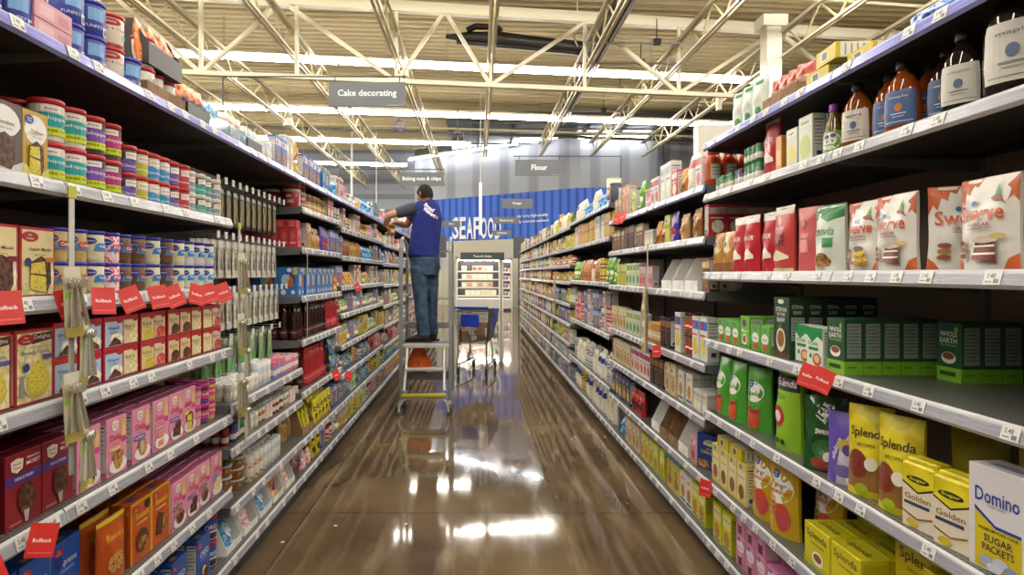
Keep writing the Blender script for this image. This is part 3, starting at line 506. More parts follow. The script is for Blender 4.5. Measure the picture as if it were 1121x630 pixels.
box_p('gvpink', 'sweetener_box', 'box', 'pink sweetener carton with berry drink', .1, .06, .15, '#c87aa0', [('e', .5, .7, .4, .2, '#e6dce0')] + GV(.35, .88, 1.0) + [('t', 'Sweetener', .5, .66, .06, '#a83a70', .6), ('r', .3, .1, .7, .4, '#5a1c34'), ('e', .5, .42, .22, .05, '#d8b8c0')], [('r', .06, .05, .94, .95, '#cfa0b4')] + NUTR[1:8])
def syrup(key, desc, body, lab, lc, word, wc, big=1.0, cap='#17161a', flat=.55):
    b = big; prof = [(.046 * b, 0), (.051 * b, .008), (.053 * b, .06 * b), (.051 * b, .12 * b), (.043 * b, .15 * b), (.03 * b, .172 * b), (.018 * b, .186 * b), (.016 * b, .2 * b)]
    bottle_p(key, 'syrup_bottle', 'bottle', desc, prof, body, cap, lab_z=(.025 * b, .13 * b), lab_c=lc, sx=1.0, sy=flat, caph=.022 * b, front=[('r', .1, .08, .9, .1, wc), ('t', word, .5, .8, .09, wc, .5), ('e', .5, .5, .1, .12, lab), ('r', .3, .3, .7, .33, wc), ('r', .35, .22, .65, .24, wc)], rough=.08)
syrup('syr_am', 'amber syrup bottle with blue label', '#8a4012', '#b8702c', '#3a5688', 'maple', '#c8d0e0'); syrup('syr_am2', 'amber syrup bottle with white label', '#7c4414', '#4a6088', '#c4beb4', 'agave', '#6a6a70'); syrup('syr_dk', 'dark syrup bottle with cream label', '#1c1210', '#4a5a78', '#c2bdb2', 'maple', '#7a7a7c'); syrup('syr_dkblue', 'dark syrup bottle with deep blue label', '#2c1610', '#b8702c', '#30486e', 'maple', '#b8c0d0')
syrup('syr_big', 'large dark syrup jug with cream label', '#1a1210', '#4a5a78', '#c2bdb2', 'maple', '#7a7a7c', 1.4)
bottle_p('agave', 'agave_bottle', 'bottle', 'golden syrup bottle with purple cap', [(.03, 0), (.034, .006), (.034, .06), (.03, .1), (.016, .15), (.013, .165)], '#6a4a0c', '#7a2a8c', lab_z=(.015, .09), lab_c='#7aa83a', sy=.8, caph=.025, front=[('e', .5, .5, .4, .42, '#e0e4dc'), ('e', .4, .72, .09, .1, '#6a2a6a'), ('e', .62, .76, .09, .1, '#6a2a6a'), ('r', .25, .3, .75, .34, '#6a9a3a')], rough=.08)
tub_dummy = None
bottle_p('honey', 'honey_jar', 'jar', 'orange honey jar with red cap', [(.036, 0), (.044, .006), (.044, .14), (.036, .165), (.028, .175)], '#c2481c', '#b81f26', lab_z=(.03, .12), lab_c='#b84a20', sy=.8, caph=.035, front=[('r', .3, .05, .7, .95, '#d0ccc0'), ('r', .34, .7, .66, .74, '#444440'), ('r', .34, .5, .66, .54, '#444440'), ('r', .34, .3, .66, .34, '#444440')], rough=.2)
bottle_p('bsyr', 'chocolate_syrup_bottle', 'bottle', 'dark brown syrup bottle', [(.03, 0), (.034, .006), (.034, .08), (.027, .11), (.031, .15), (.02, .2), (.012, .225)], '#2a0f0c', '#3a1a16', lab_z=(.02, .075), lab_c='#3f120f', caph=.025, front=[('t', 'SYRUP', .5, .6, .2, '#c8b8a8', .5)], rough=.1)
bottle_p('rsyr', 'strawberry_syrup_bottle', 'bottle', 'bright red syrup bottle', [(.03, 0), (.036, .006), (.036, .08), (.028, .12), (.034, .16), (.024, .21), (.012, .24)], '#a01c26', '#b82a32', lab_z=(.02, .085), lab_c='#b8343a', caph=.03, front=[('t', 'Berry', .5, .6, .22, '#e8d0c8', .5)], rough=.15)
tub_p('cherry', 'frosting_pail', 'tub', 'large red tub with white lid', .062, .127, '#98202c', [('t', 'ICING', .5, .4, .22, WH, .3), ('e', .5, .75, .1, .1, '#d8b0a8')], lid='#d0cdc4', lidh=.022, taper=.95)
box_p('reddrink', 'drink_mix_box', 'box', 'coral red carton', .06, .09, .135, '#b8383c', [('e', .5, .6, .3, .2, '#c85a58'), ('r', .2, .2, .8, .3, '#e0b0a8')], [('r', .1, .6, .9, .9, '#c46462'), ('e', .5, .5, .25, .1, '#a01c24'), ('r', .15, .1, .85, .14, '#dc9c96'), ('r', .15, .25, .85, .28, '#dc9c96')])
BOW = [('e', .5, .55, .38, .25, '#1c2a50'), ('e', .38, .55, .2, .22, '#8ec4dc'), ('e', .62, .5, .2, .2, '#a8683a'), ('t', 'Chips', .5, .55, .13, WH, .6, 78), ('e', .3, .14, .13, .09, '#d8dcd8'), ('e', .78, .14, .1, .07, '#d8dcd8'), ('e', .6, .9, .12, .07, '#d8dcd8'), ('r', .78, .74, .98, .98, '#c8bc30')]
box_p('bluebox', 'snack_box', 'box', 'blue snack box with round logo', .14, .15, .2, '#2c6ab8', BOW, BOW, [('r', .1, .1, .9, .9, '#24589c')])
box_p('flatyel', 'baking_box', 'box', 'yellow and white carton lying flat', .14, .15, .058, '#c8b01c', [('r', .25, .25, .6, .8, '#e0dccc'), ('r', .3, .3, .55, .75, '#4a4a40')], [('r', .1, .04, 1, .96, '#d8d4c4')] + [('r', .2 + .14 * i, .15, .24 + .14 * i, .85, '#8a8a80') for i in range(5)], [('r', .05, .05, .95, .95, '#cfc9b4')])
pouch_p('bluebag', 'baking_bag', 'bag', 'long glossy blue bag lying down', .24, .12, .07, '#2f6cc0', [('e', .5, .55, .2, .3, '#cfd8e8'), ('t', 'Sugar', .5, .55, .2, '#2a4a9a', .25), ('r', .05, .1, .3, .3, '#4a86d0')], seed=53, wrink=.012)
pouch_p('whgr', 'sweetener_pouch', 'pouch', 'white pouch with green spout cap', .1, .06, .19, '#ccd2c4', [('r', .0, .0, .12, 1, '#3a8a3a'), ('e', .6, .2, .18, .1, '#2f7a38'), ('r', .3, .85, .8, .95, '#1e7a3a')], seed=59)
pouch_p('redtwist', 'snack_bag', 'bag', 'red and clear twisted snack bag', .09, .05, .15, '#b0402c', [('r', .1, .3, .9, .6, '#c8a08a'), ('t', 'NUTS', .5, .45, .12, '#5a1a10', .5)], seed=61, wrink=.01)
def art_box(key, desc, c, food, w, h, word): box_p(key, 'baking_box', 'box', desc, w, .05, h, c, [('r', .05, .78, .95, .95, '#d8d6c8'), ('t', word, .5, .86, .07, '#4a5a3a', .6), ('e', .5, .35, .38, .25, food)], NUTR)
art_box('pear1', 'pale carton with yellow fruit print', '#c8c8b4', '#cfc46a', .085, .16, 'sugar'); art_box('pear2', 'pale carton with green pear print', '#c4ccb4', '#a8b858', .1, .185, 'sweet')
box_p('orbox', 'baking_box', 'box', 'narrow orange carton', .05, .05, .155, '#c8842c', [('r', .2, .2, .8, .6, '#d8a850')], [('r', .1, .1, .9, .9, '#b8741f')])
# candy
pouch_p('orcandy', 'candy_bag', 'bag', 'clear bag of orange candy melts', .13, .06, .165, 'orangecandy', [('e', .45, .45, .2, .18, '#2c3a80')], seed=67, wrink=.012)
pouch_p('blcandy', 'candy_bag', 'bag', 'clear bag of blue candy melts', .12, .06, .15, 'bluecandy', [('e', .5, .5, .2, .15, '#e0e0e0')], seed=71, wrink=.012)
pouch_p('ylcandy', 'candy_bag', 'bag', 'yellow and green marshmallow candy bag', .16, .07, .13, 'candy', [('e', .5, .5, .3, .2, '#c8b060')], seed=73, wrink=.012)
pouch_p('morsel', 'chocolate_chip_bag', 'bag', 'yellow bag of chocolate morsels', .11, .05, .19, 'yell', [('r', .1, .52, .9, .68, '#5a1a16'), ('t', 'MORSELS', .5, .6, .08, WH, .66, 0), ('e', .5, .28, .28, .13, 'choc'), ('r', .0, .9, 1, .99, '#d8d42a')], seed=79, wrink=.006)
box_p('cornbread', 'cornbread_mix_box', 'box', 'deep blue cornbread mix box', .19, .06, .2, '#22307e', [('e', .5, .78, .24, .09, '#8a9a5a'), ('t', 'Krusteaz', .5, .74, .09, WH, .5), ('t', 'Honey', .5, .6, .05, '#d8cc6a', .3), ('t', 'CORN BREAD', .5, .5, .09, '#d8c83a', .7), ('r', .55, .05, .92, .28, 'cake'), ('e', .25, .14, .22, .1, 'cookie'), ('e', .25, .22, .2, .07, 'nuts')], NUTR)
box_p('yelmix', 'baking_mix_box', 'box', 'bright yellow baking mix box', .11, .05, .2, '#c4c01e', [('r', .08, .6, .92, .92, '#ddd98a'), ('t', 'Baking', .5, .8, .08, '#3a4a8a', .6), ('e', .5, .32, .32, .2, 'cookie'), ('r', .08, .06, .92, .12, '#3a7a9a')], [('r', .1, .05, .9, .95, '#aeb41c')] + NUTR[1:8])
box_p('yelmix2', 'baking_mix_box', 'box', 'yellow box with blue band and cookies', .12, .05, .225, '#c8b83c', [('r', 0, .84, 1, 1, '#2f8ab0'), ('t', 'COOKIE', .5, .76, .07, '#5a3a1a', .6), ('e', .5, .55, .3, .11, 'cookie'), ('e', .5, .28, .34, .16, 'nuts')], [('r', .1, .05, .9, .95, '#aeb41c')])
box_p('whmix', 'baking_mix_box', 'box', 'white baking mix box with red script', .11, .055, .19, '#d8d4c8', [('t', 'Jiffy', .5, .8, .11, '#a8242c', .6), ('e', .5, .4, .3, .22, 'cookie'), ('r', .1, .08, .9, .16, '#2a4a8a')], NUTR)
box_p('mwhite', 'header_box', 'box', 'tall plain white display carton', .4, .12, .5, '#dedbd2', [], [])

box_p('redflat', 'drink_mix_box', 'box', 'coral red carton lying on its side', .14, .09, .055, '#b8383c', [('e', .5, .5, .12, .4, '#a01c24'), ('r', .08, .2, .35, .8, '#c46462'), ('r', .66, .2, .93, .8, '#c46462')], [])
# ------------------------------------------------------------------ families of further groceries, coloured per palette
GEN = []
def gen_box(key, desc, c1, c2, c3, food, w=.11, d=.05, h=.19, nm='grocery_box', word=''):
    ops = [('r', 0, .7, 1, .9, c2), ('e', .3, .8, .18, .07, c3), ('e', .5, .32, .34, .2, food), ('r', .1, .56, .8, .6, c3)]
    if word: ops.append(('t', word, .55, .8, .08, WH, .5))
    box_p(key, nm, 'box', desc, w, d, h, c1, ops, NUTR)
def gen_bag(key, desc, c1, c2, c3, food, w=.14, d=.07, h=.2, nm='snack_bag', wr=.008, word=''):
    ops = [('r', .04, .62, .96, .84, c2), ('e', .5, .32, .32, .18, food), ('e', .3, .74, .16, .07, c3)]
    if word: ops.append(('t', word, .55, .73, .08, WH, .5))
    pouch_p(key, nm, 'bag', desc, w, d, h, c1, ops, seed=hash_(key), wrink=wr)
def gen_can(key, desc, c1, c2, lid, r=.04, h=.12, nm='grocery_canister'): tub_p(key, nm, 'canister', desc, r, h, c1, [('r', .15, .2, .85, .7, c2), ('r', .3, .4, .7, .5, WH)], lid=lid, taper=.98)
def gen_bot(key, desc, c1, c2, cap, r=.036, h=.2, nm='oil_bottle'): bottle_p(key, nm, 'bottle', desc, [(r * .92, 0), (r, .006), (r, h * .6), (r * .5, h * .8), (r * .36, h * .9)], c1, cap, lab_z=(h * .12, h * .52), lab_c=c2, caph=h * .1, sy=.85, rough=.15)
gen_box('g_tan', 'tan pretzel-coloured box', '#a98a5c', '#d8cdb0', '#8a3a22', 'cookie', nm='pretzel_box'); gen_box('g_brn', 'brown snack box', '#6a4228', '#c8a468', '#d8d0c0', 'nuts', nm='snack_box'); gen_box('g_ygr', 'yellow-green box', '#a8b82c', '#d8d8a0', '#4a7a2c', 'cake', nm='baking_mix_box')
gen_box('g_wred', 'white box with red band', '#d6d0c6', '#b8282e', '#2a4a9a', 'berry', .09, .06, .2, nm='cracker_box'); gen_box('g_wgrn', 'white box with green band', '#ccd0c0', '#5a9a4a', '#d8c83a', 'green', .1, .05, .19, nm='pudding_box'); gen_box('g_blue', 'blue grocery box', '#3460a8', '#c8d4e4', '#c8302e', 'cookie', nm='cookie_box')
gen_box('g_red', 'red and pink box', '#b8343a', '#dcb8b4', '#e0dcd4', 'cream', .1, .06, .18, nm='gelatin_box'); gen_box('g_peach', 'tall peach-orange box', '#c8825c', '#dcb490', '#b05a34', 'peach', .12, .06, .27, nm='cereal_box'); gen_box('g_org', 'tall orange and yellow box', '#c88c24', '#dcc03c', '#4a3a7a', 'cake', .12, .06, .25, nm='cereal_box')
gen_box('g_nutr', 'white box with grey fact panel', '#cfcdc4', '#a8a8a2', '#888882', 'cream', .12, .07, .26, nm='cereal_box'); gen_box('g_dark', 'near-black box with gold trim', '#201a1c', '#8a6a30', '#b82a2c', 'choc', .1, .05, .2, nm='brownie_mix_box'); gen_box('g_navy', 'navy box with yellow pasta photo', '#241f52', '#3a3478', '#c8b82c', 'cake', .12, .05, .22, nm='pasta_box')
gen_box('g_cook', 'cream box with cookie photos', '#c8b890', '#ddd4b8', '#a83a2a', 'cookie', .1, .05, .2, nm='cookie_box'); gen_box('g_pink', 'pale pink box', '#c898a0', '#dcc0c0', '#b83a5a', 'berry', .09, .05, .16, nm='gelatin_box'); gen_box('g_lav', 'lavender and purple box', '#8478b0', '#c4bcd8', '#4a3a88', 'berry', .09, .05, .18, nm='candy_box')
gen_box('g_ylw', 'bright yellow box', '#c8bc24', '#dcd890', '#8a3a22', 'cookie', .1, .06, .19, nm='cornmeal_box'); gen_box('g_ybl', 'yellow and blue box', '#c8a830', '#2a70b0', '#dcd8cc', 'cookie', .1, .05, .17, nm='rice_box'); gen_box('g_whsm', 'small white carton', '#d0cdc2', '#c8a8a8', '#9a9aa0', 'cream', .07, .05, .12, nm='baking_soda_box')
gen_bag('b_flour', 'white paper flour bag', '#dad6c8', '#d8cfa8', '#b83a2c', 'cream', .15, .09, .24, 'flour_bag', .004); gen_bag('b_flred', 'white flour bag with red corner', '#d6d0c4', '#c04a38', '#2a4a9a', 'cream', .15, .09, .23, 'flour_bag', .004); gen_bag('b_flblu', 'white flour bag with navy swoosh', '#d4d2cc', '#2c3a80', '#b05a34', 'cream', .16, .1, .24, 'flour_bag', .004)
gen_bag('b_grn', 'bright green bag', '#5a9a3a', '#8ac050', '#d8dcc8', 'cream', .12, .07, .24, wr=.01); gen_bag('b_orng', 'orange paper bag', '#b8703c', '#c8905a', '#8a4a20', 'nuts', .16, .09, .25, 'flour_bag'); gen_bag('b_blue', 'glossy sky blue bag', '#3f8cc8', '#78b4dc', '#d8e0e8', 'bluecandy', .2, .13, .16, 'sugar_bag', .016)
gen_bag('b_mallow', 'plump white marshmallow bag', '#c4c8c0', '#8ab0c8', '#b83a4a', 'cream', .17, .1, .13, 'marshmallow_bag', .016); gen_bag('b_malgr', 'green and white marshmallow bag', '#a8bc8c', '#d0d8c0', '#6a9a5a', 'cream', .17, .1, .12, 'marshmallow_bag', .016); gen_bag('b_mix', 'blue yellow and green candy bag', '#2c7ab0', '#c8a82c', '#4a9a4a', 'candy', .16, .09, .13, 'candy_bag', .016)
gen_bag('b_nuts', 'brown bag of baking nuts', '#8a5a30', '#c8a868', '#b83a2a', 'nuts', .12, .06, .18, 'nut_bag'); gen_bag('b_ornut', 'orange bag of baking chips', '#b8702c', '#d8a04a', '#5a2a18', 'nuts', .12, .06, .17, 'chocolate_chip_bag'); gen_bag('b_yel', 'yellow chocolate chip bag', '#c2b020', '#d8cc3c', '#5a1a16', 'choc', .11, .06, .18, 'chocolate_chip_bag')
gen_bag('b_pur', 'purple candy bag', '#4c3a98', '#8478c0', '#c8a82c', 'berry', .12, .06, .2, 'candy_bag'); gen_bag('b_red', 'red baking chip bag', '#a0242c', '#c8504a', '#d8cfc0', 'choc', .11, .06, .18, 'chocolate_chip_bag'); gen_bag('b_tan', 'clear bag of tan snacks', '#b08c58', '#c8b080', '#8a6a3a', 'cookie', .13, .07, .17)
gen_can('c_red', 'red-lidded powder canister', '#c8c0b4', '#b8383a', '#a81e26', nm='cocoa_canister'); gen_can('c_yel', 'yellow powder canister', '#c8b434', '#8a5a24', '#c8bc2c', nm='oat_canister'); gen_can('c_wht', 'white-lidded canister', '#c4beb0', '#7a8aa8', '#d4d0c4', nm='salt_canister'); gen_can('c_pnk', 'pink drink powder canister', '#c07890', '#dca8b4', '#c8a0a8', .045, .15, nm='drink_powder_canister'); gen_can('c_brn', 'brown cocoa canister with gold lid', '#5a3420', '#c89a3c', '#b88a2c', .045, .13, nm='cocoa_canister')
gen_can('c_tan', 'tan honey-coloured jar', '#b8884a', '#d8c8a0', '#c8a24a', .036, .14, nm='honey_jar'); gen_can('c_pot', 'brown pouch-like jar with red label', '#7a4a2c', '#b03028', '#3a2a20', .036, .13, nm='molasses_jar')
gen_bot('o_yel', 'yellow cooking oil bottle', '#b09a20', '#c8c040', '#c8b82c'); gen_bot('o_grn', 'green-labelled olive oil bottle', '#3a4a1c', '#5a7a2c', '#2a3a1c'); gen_bot('o_clr', 'pale clear vinegar bottle', '#9aa294', '#c8ccb8', '#b8b8b0', .045, .24); gen_bot('o_drk', 'dark vinegar bottle', '#2c1a14', '#b8a878', '#1c1814', .032, .22); gen_bot('o_org', 'orange sauce bottle', '#a85a1c', '#d8b04a', '#b82a1c')
gen_box('j_hi', 'tall white box with blue stripe', '#d2d0c8', '#2c5ab0', '#c83a2c', 'cake', .11, .07, .25, nm='pasta_box')
PAL = {
 'L0': ['b_mallow', 'g_blue', 'c_pnk', 'b_blue', 'ylcandy', 'g_whsm', 'bluebox', 'g_wred'],
 'L1': ['c_brn', 'g_wred', 'j_hi', 'c_wht', 'g_lav', 'c_yel', 'g_whsm', 'c_pnk', 'c_tan', 'g_wred'],
 'L2': ['b_pur', 'g_blue', 'b_grn', 'b_blue', 'b_ornut', 'b_tan', 'g_whsm', 'g_pink', 'b_nuts'],
 'L3': ['ylcandy', 'b_blue', 'g_pink', 'g_wred', 'g_red', 'g_lav', 'b_malgr', 'g_cook', 'c_tan'],
 'L4': ['b_malgr', 'b_mallow', 'g_lav', 'g_cook', 'g_dark', 'g_red', 'b_ornut', 'b_mallow'],
 'L5': ['b_mallow', 'g_lav', 'b_mix', 'g_ylw', 'g_wred', 'g_ybl', 'b_malgr', 'b_ornut'],
 'L6': ['b_mix', 'g_pink', 'b_red', 'g_red', 'c_red', 'b_ornut', 'c_red'],
 'L7': ['b_ornut', 'g_ygr', 'g_wgrn', 'b_mix', 'g_ylw', 'c_yel', 'b_yel'],
 'L8': ['c_red', 'g_lav', 'g_ybl', 'b_pur', 'g_wgrn', 'g_ylw', 'c_yel'],
 'R0': ['b_flour', 'o_yel', 'o_clr', 'g_ylw', 'c_tan', 'b_flour', 'o_grn'],
 'R1': ['g_ylw', 'g_cook', 'o_yel', 'c_tan', 'g_wgrn', 'o_drk', 'b_yel'],
 'R2': ['o_grn', 'o_yel', 'b_flred', 'g_ylw', 'o_org', 'c_tan', 'c_red'],
 'R3': ['o_yel', 'g_ylw', 'c_yel', 'o_grn', 'c_tan', 'o_clr', 'o_grn'],
 'R4': ['o_clr', 'o_clr', 'o_grn', 'o_yel', 'g_blue', 'o_clr', 'o_drk'],
 'R5': ['o_clr', 'o_yel', 'o_clr', 'o_drk', 'o_grn', 'c_yel', 'g_blue'],
 'R6': ['o_yel', 'o_clr', 'g_red', 'c_yel', 'o_org', 'g_wgrn', 'o_grn'],
 'R7': ['o_clr', 'o_grn', 'c_wht', 'b_grn', 'o_yel', 'g_blue', 'b_flred'],
}
def fill(side, Z, y0, y1, pal, zmax, seed=0, deep=1, run=(1, 3), inset=.03):
    """mixed facings from y0 to y1: short runs of each product as the shelf is stocked"""
    r = random.Random(seed); ck = (side, Z, False); y = max(y0 + .01, CUR.get(ck, 0)); last = None
    while y < y1 - .05:
        k = r.choice([q for q in pal if q != last and PR[q]['h'] < zmax] or ['g_whsm']); last = k; p = PR[k]; n = r.randint(*run)
        for _ in range(n):
            if y + p['w'] > y1: break
            t = 2 if p['h'] * 2 < zmax and r.random() < .5 and 'bag' not in p['name'] else 1
            for kk in range(deep):
                dj = r.uniform(0, .02); j = r.uniform(-.04, .04)
                for q in range(t): place(side, Z, y + p['w'] / 2, k, kk * (p['d'] + .008) + dj, '' if t == 1 else ('lower', 'upper')[q], kk, deep, q * (p['h'] + .001), inset, j * .6)
            y += p['w'] + .006
        y += r.uniform(.0, .02)
    CUR[ck] = y

tub_p('towel', 'paper_towel_roll', 'roll', 'tall cream paper towel roll with blue band', .07, .27, '#d8d4b8', [('e', .45, .5, .2, .2, '#c8782c'), ('r', .2, .2, .8, .34, '#2a5ab0'), ('e', .45, .5, .1, .1, '#e0dcc8')], lid='#d8d4c8', lidh=.01, taper=1.0)
tub_p('dkcan', 'drink_powder_canister', 'canister', 'dark grey canister with green side', .055, .2, '#3f4350', [('r', 0, 0, .3, 1, '#3a8a4a')], lid='#55585e', lidh=.02, taper=1.0)
# ------------------------------------------------------------------ camera and world
sc = bpy.context.scene
cd = bpy.data.cameras.new('camera'); cam = bpy.data.objects.new('camera', cd); C.objects.link(cam); sc.camera = cam
cd.sensor_width = 36; cd.lens = F / 1121 * 36; cd.shift_x = (560.5 - CX) / 1121; cd.shift_y = -(315 - CY) / 1121
cam.location = (0, 0, EYE); cam.rotation_euler = (math.pi / 2, 0, 0); cd.clip_start = .05
sc.view_settings.view_transform = 'Standard'; sc.view_settings.look = 'None'; sc.view_settings.gamma = 1; sc.view_settings.use_curve_mapping = False
sc.view_settings.exposure = EXPOSURE
w = bpy.data.worlds.new('store_air'); sc.world = w; w.use_nodes = True
w.node_tree.nodes['Background'].inputs[0].default_value = (1, .96, .9, 1); w.node_tree.nodes['Background'].inputs[1].default_value = AMBIENT
def struct(o): o['kind'] = 'structure'; return o
# ------------------------------------------------------------------ floor: polished brown concrete
m, n, l, b = new_mat('polished_concrete')
tc = n.new('ShaderNodeTexCoord')
def noise(scale, detail, vec, **k):
    t = n.new('ShaderNodeTexNoise'); t.inputs['Scale'].default_value = scale; t.inputs['Detail'].default_value = detail; l.new(vec, t.inputs['Vector']); return t
mp = n.new('ShaderNodeMapping'); mp.inputs['Scale'].default_value = (1, .16, 1); mp.inputs['Rotation'].default_value = (0, 0, .12); l.new(tc.outputs['Object'], mp.inputs[0])
big = noise(.9, 5, tc.outputs['Object']); streak = noise(7, 9, mp.outputs[0]); fine = noise(60, 4, tc.outputs['Object'])
r1 = n.new('ShaderNodeValToRGB'); r1.color_ramp.elements[0].color = lin('#45382a'); r1.color_ramp.elements[1].color = lin('#7a654a'); r1.color_ramp.elements[0].position = .3; r1.color_ramp.elements[1].position = .75
l.new(big.outputs['Fac'], r1.inputs[0])
r2 = n.new('ShaderNodeValToRGB'); r2.color_ramp.elements[0].position = .54; r2.color_ramp.elements[1].position = .74; r2.color_ramp.elements[1].color = (.5, .5, .5, 1)
l.new(streak.outputs['Fac'], r2.inputs[0])
mx = n.new('ShaderNodeMix'); mx.data_type = 'RGBA'; l.new(r2.outputs[0], mx.inputs[0]); l.new(r1.outputs[0], mx.inputs[6]); mx.inputs[7].default_value = lin('#9c8a6c')
# sawn joints, one across the aisle every 2.4 m and one along it
bj = n.new('ShaderNodeTexBrick'); bj.offset = 0; bj.inputs['Scale'].default_value = 1; bj.inputs['Brick Width'].default_value = 3.4; bj.inputs['Row Height'].default_value = 3.35; bj.inputs['Mortar Size'].default_value = .004
mp2 = n.new('ShaderNodeMapping'); mp2.inputs['Location'].default_value = (1.1, -.68, 0); l.new(tc.outputs['Object'], mp2.inputs[0]); l.new(mp2.outputs[0], bj.inputs['Vector'])
mx2 = n.new('ShaderNodeMix'); mx2.data_type = 'RGBA'; l.new(bj.outputs['Fac'], mx2.inputs[0]); l.new(mx.outputs[2], mx2.inputs[6]); mx2.inputs[7].default_value = lin('#3a2d20')
l.new(mx2.outputs[2], b.inputs['Base Color'])
mr = n.new('ShaderNodeMapRange'); mr.inputs['From Min'].default_value = .35; mr.inputs['From Max'].default_value = .7; mr.inputs['To Min'].default_value = .035; mr.inputs['To Max'].default_value = .10
l.new(streak.outputs['Fac'], mr.inputs['Value']); l.new(mr.outputs[0], b.inputs['Roughness'])
b.inputs['Specular IOR Level'].default_value = .36

bp = n.new('ShaderNodeBump'); bp.inputs['Strength'].default_value = .0006; bp.inputs['Distance'].default_value = .01; l.new(big.outputs['Fac'], bp.inputs['Height']); l.new(bp.outputs[0], b.inputs['Normal'])
FLOOR = m
mb = MB(); mb.box(-26, -14, -.1, 26, 32.6, 0, m); struct(mb.build('floor'))
# ------------------------------------------------------------------ walls
def wallmat(name, c1, c2, period, axis=0, horiz=0.0, rough=.6):
    m, n, l, b = new_mat(name); tc = n.new('ShaderNodeTexCoord'); w = n.new('ShaderNodeTexWave'); w.bands_direction = 'X' if axis == 0 else 'Z'
    w.inputs['Scale'].default_value = 1 / period * .314; l.new(tc.outputs['Object'], w.inputs[0]); w.wave_profile = 'SIN'
    r = n.new('ShaderNodeValToRGB'); r.color_ramp.elements[0].color = lin(c1); r.color_ramp.elements[1].color = lin(c2); r.color_ramp.elements[0].position = .12; r.color_ramp.elements[1].position = .4
    l.new(w.outputs['Fac'], r.inputs[0]); l.new(r.outputs[0], b.inputs['Base Color']); b.inputs['Roughness'].default_value = rough
    return m
GREYP = wallmat('grey_wall_panel', '#8d9096', '#a6a9ae', 1.3); BLUEP = wallmat('blue_ribbed_panel', '#2348a0', '#3f6cd0', .34)
BEIGE = mat('#b9b3a2', .7, noise=3); DKBLOCK = wallmat('dark_grey_block', '#5c6068', '#7b8089', .8, 1); WHRIB = wallmat('cream_ribbed_panel', '#cfcabb', '#e6e2d4', .3)
DKC = mat('#33322f', .7, noise=3)
def wall_piece(mb, a, b_, z0, z1, m, t=.15):
    """upright slab from plan point a to plan point b_, with the local x axis along it"""
    a, b_ = Vector((a[0], a[1], 0)), Vector((b_[0], b_[1], 0)); d = (b_ - a).normalized(); nn = Vector((-d.y, d.x, 0))
    vs = [p + q + Vector((0, 0, z)) for p in (a, b_) for q in (Vector((0, 0, 0)), nn * t) for z in (z0, z1)]
    mb.add(vs, [(0, 1, 3, 2), (4, 6, 7, 5), (0, 4, 5, 1), (2, 3, 7, 6), (0, 2, 6, 4), (1, 5, 7, 3)], m)
P0, P1, P2, P3 = (-26, 32.4), (-3.25, 32.4), (4.55, 27.2), (26, 27.2)
BT = 5.35  # top of the blue band
mb = MB(); wall_piece(mb, P0, P1, 4.75, 9.4, DKBLOCK); wall_piece(mb, P0, P1, 0, 4.75, WHRIB, .22); struct(mb.build('wall_far'))
mb = MB(); wall_piece(mb, P1, P2, 0, 3.2, BEIGE); wall_piece(mb, P1, P2, 3.2, BT, BLUEP, .1); wall_piece(mb, P1, P2, BT, 7.75, GREYP); wall_piece(mb, P1, P2, 7.75, 9.4, DKC); struct(mb.build('wall_angled'))
mb = MB(); wall_piece(mb, P2, P3, 0, 3.2, BEIGE); wall_piece(mb, P2, P3, 3.2, BT, BLUEP, .1); wall_piece(mb, P2, P3, BT, 7.6, GREYP); wall_piece(mb, P2, P3, 7.6, 9.4, DKC)
for x in (7.9, 8.2, 12, 16): mb.box(x, 27.0, 0, x + .22, 27.2, 9.4, '#6f7278')
struct(mb.build('wall_front'))
mb = MB(); mb.box(-26.2, -14, 0, -26, 32.6, 9.4, WHRIB); struct(mb.build('wall_left'))
mb = MB(); mb.box(26, -14, 0, 26.2, 32.6, 9.4, WHRIB); struct(mb.build('wall_right'))
mb = MB(); mb.box(-26, -14.2, 0, 26, -14, 9.4, WHRIB); struct(mb.build('wall_back'))
# SEAFOOD lettering, tall condensed capitals standing on the blue band
D1 = (Vector((P2[0], P2[1], 0)) - Vector((P1[0], P1[1], 0))).normalized(); N1 = Vector((D1.y, -D1.x, 0))
def on_wall(px, py, off=.03):
    """point of the angled wall seen at (px, py)"""
    k = (px - CX) / F; t = (P1[0] - k * P1[1]) / (k * D1.y - D1.x); q = Vector((P1[0], P1[1], 0)) + D1 * t
    return q + N1 * off + Vector((0, 0, EYE + (CY - py) * q.y / F))
def wall_text(txt, px0, px1, py0, py1, name, label, cat, off=.06, col='#f0f0ee', thick=.05):
    g, fs, wd = text_geo(txt, .02); a, b_ = on_wall(px0, py1, off), on_wall(px1, py1, off); top = on_wall((px0 + px1) / 2, py0, off).z; zb = (a.z + b_.z) / 2
    mb = MB(); vs = []
    for o in (0, thick):
        for x, y in g: p = a.lerp(b_, x / wd + .5); vs.append(Vector((p.x, p.y, zb + (top - zb) * (y + .5))) - N1 * o)
    k = len(g); mb.add(vs[:k], fs, col)
    return tag(mb.build(name), label, cat)
mb_letters = []
for i, ch in enumerate('SEAFOOD'):
    x0 = 496 + i * 7.72
    wall_text(ch, x0, x0 + 6.9, 238, 262, 'wall_letter', 'tall white capital letter ' + ch + (', ' + ('first' if i == 4 else 'second') + ' of the pair' if ch == 'O' else '') + ', in the word on the blue wall', 'letter')
wall_text('ally carry high-quality', 566, 601, 234.5, 238.5, 'wall_slogan', 'small white slogan line, upper of two on the blue wall', 'lettering')
wall_text('ibly sourced seafood', 566, 601, 240.5, 244.5, 'wall_slogan', 'small white slogan line, lower of two on the blue wall', 'lettering')
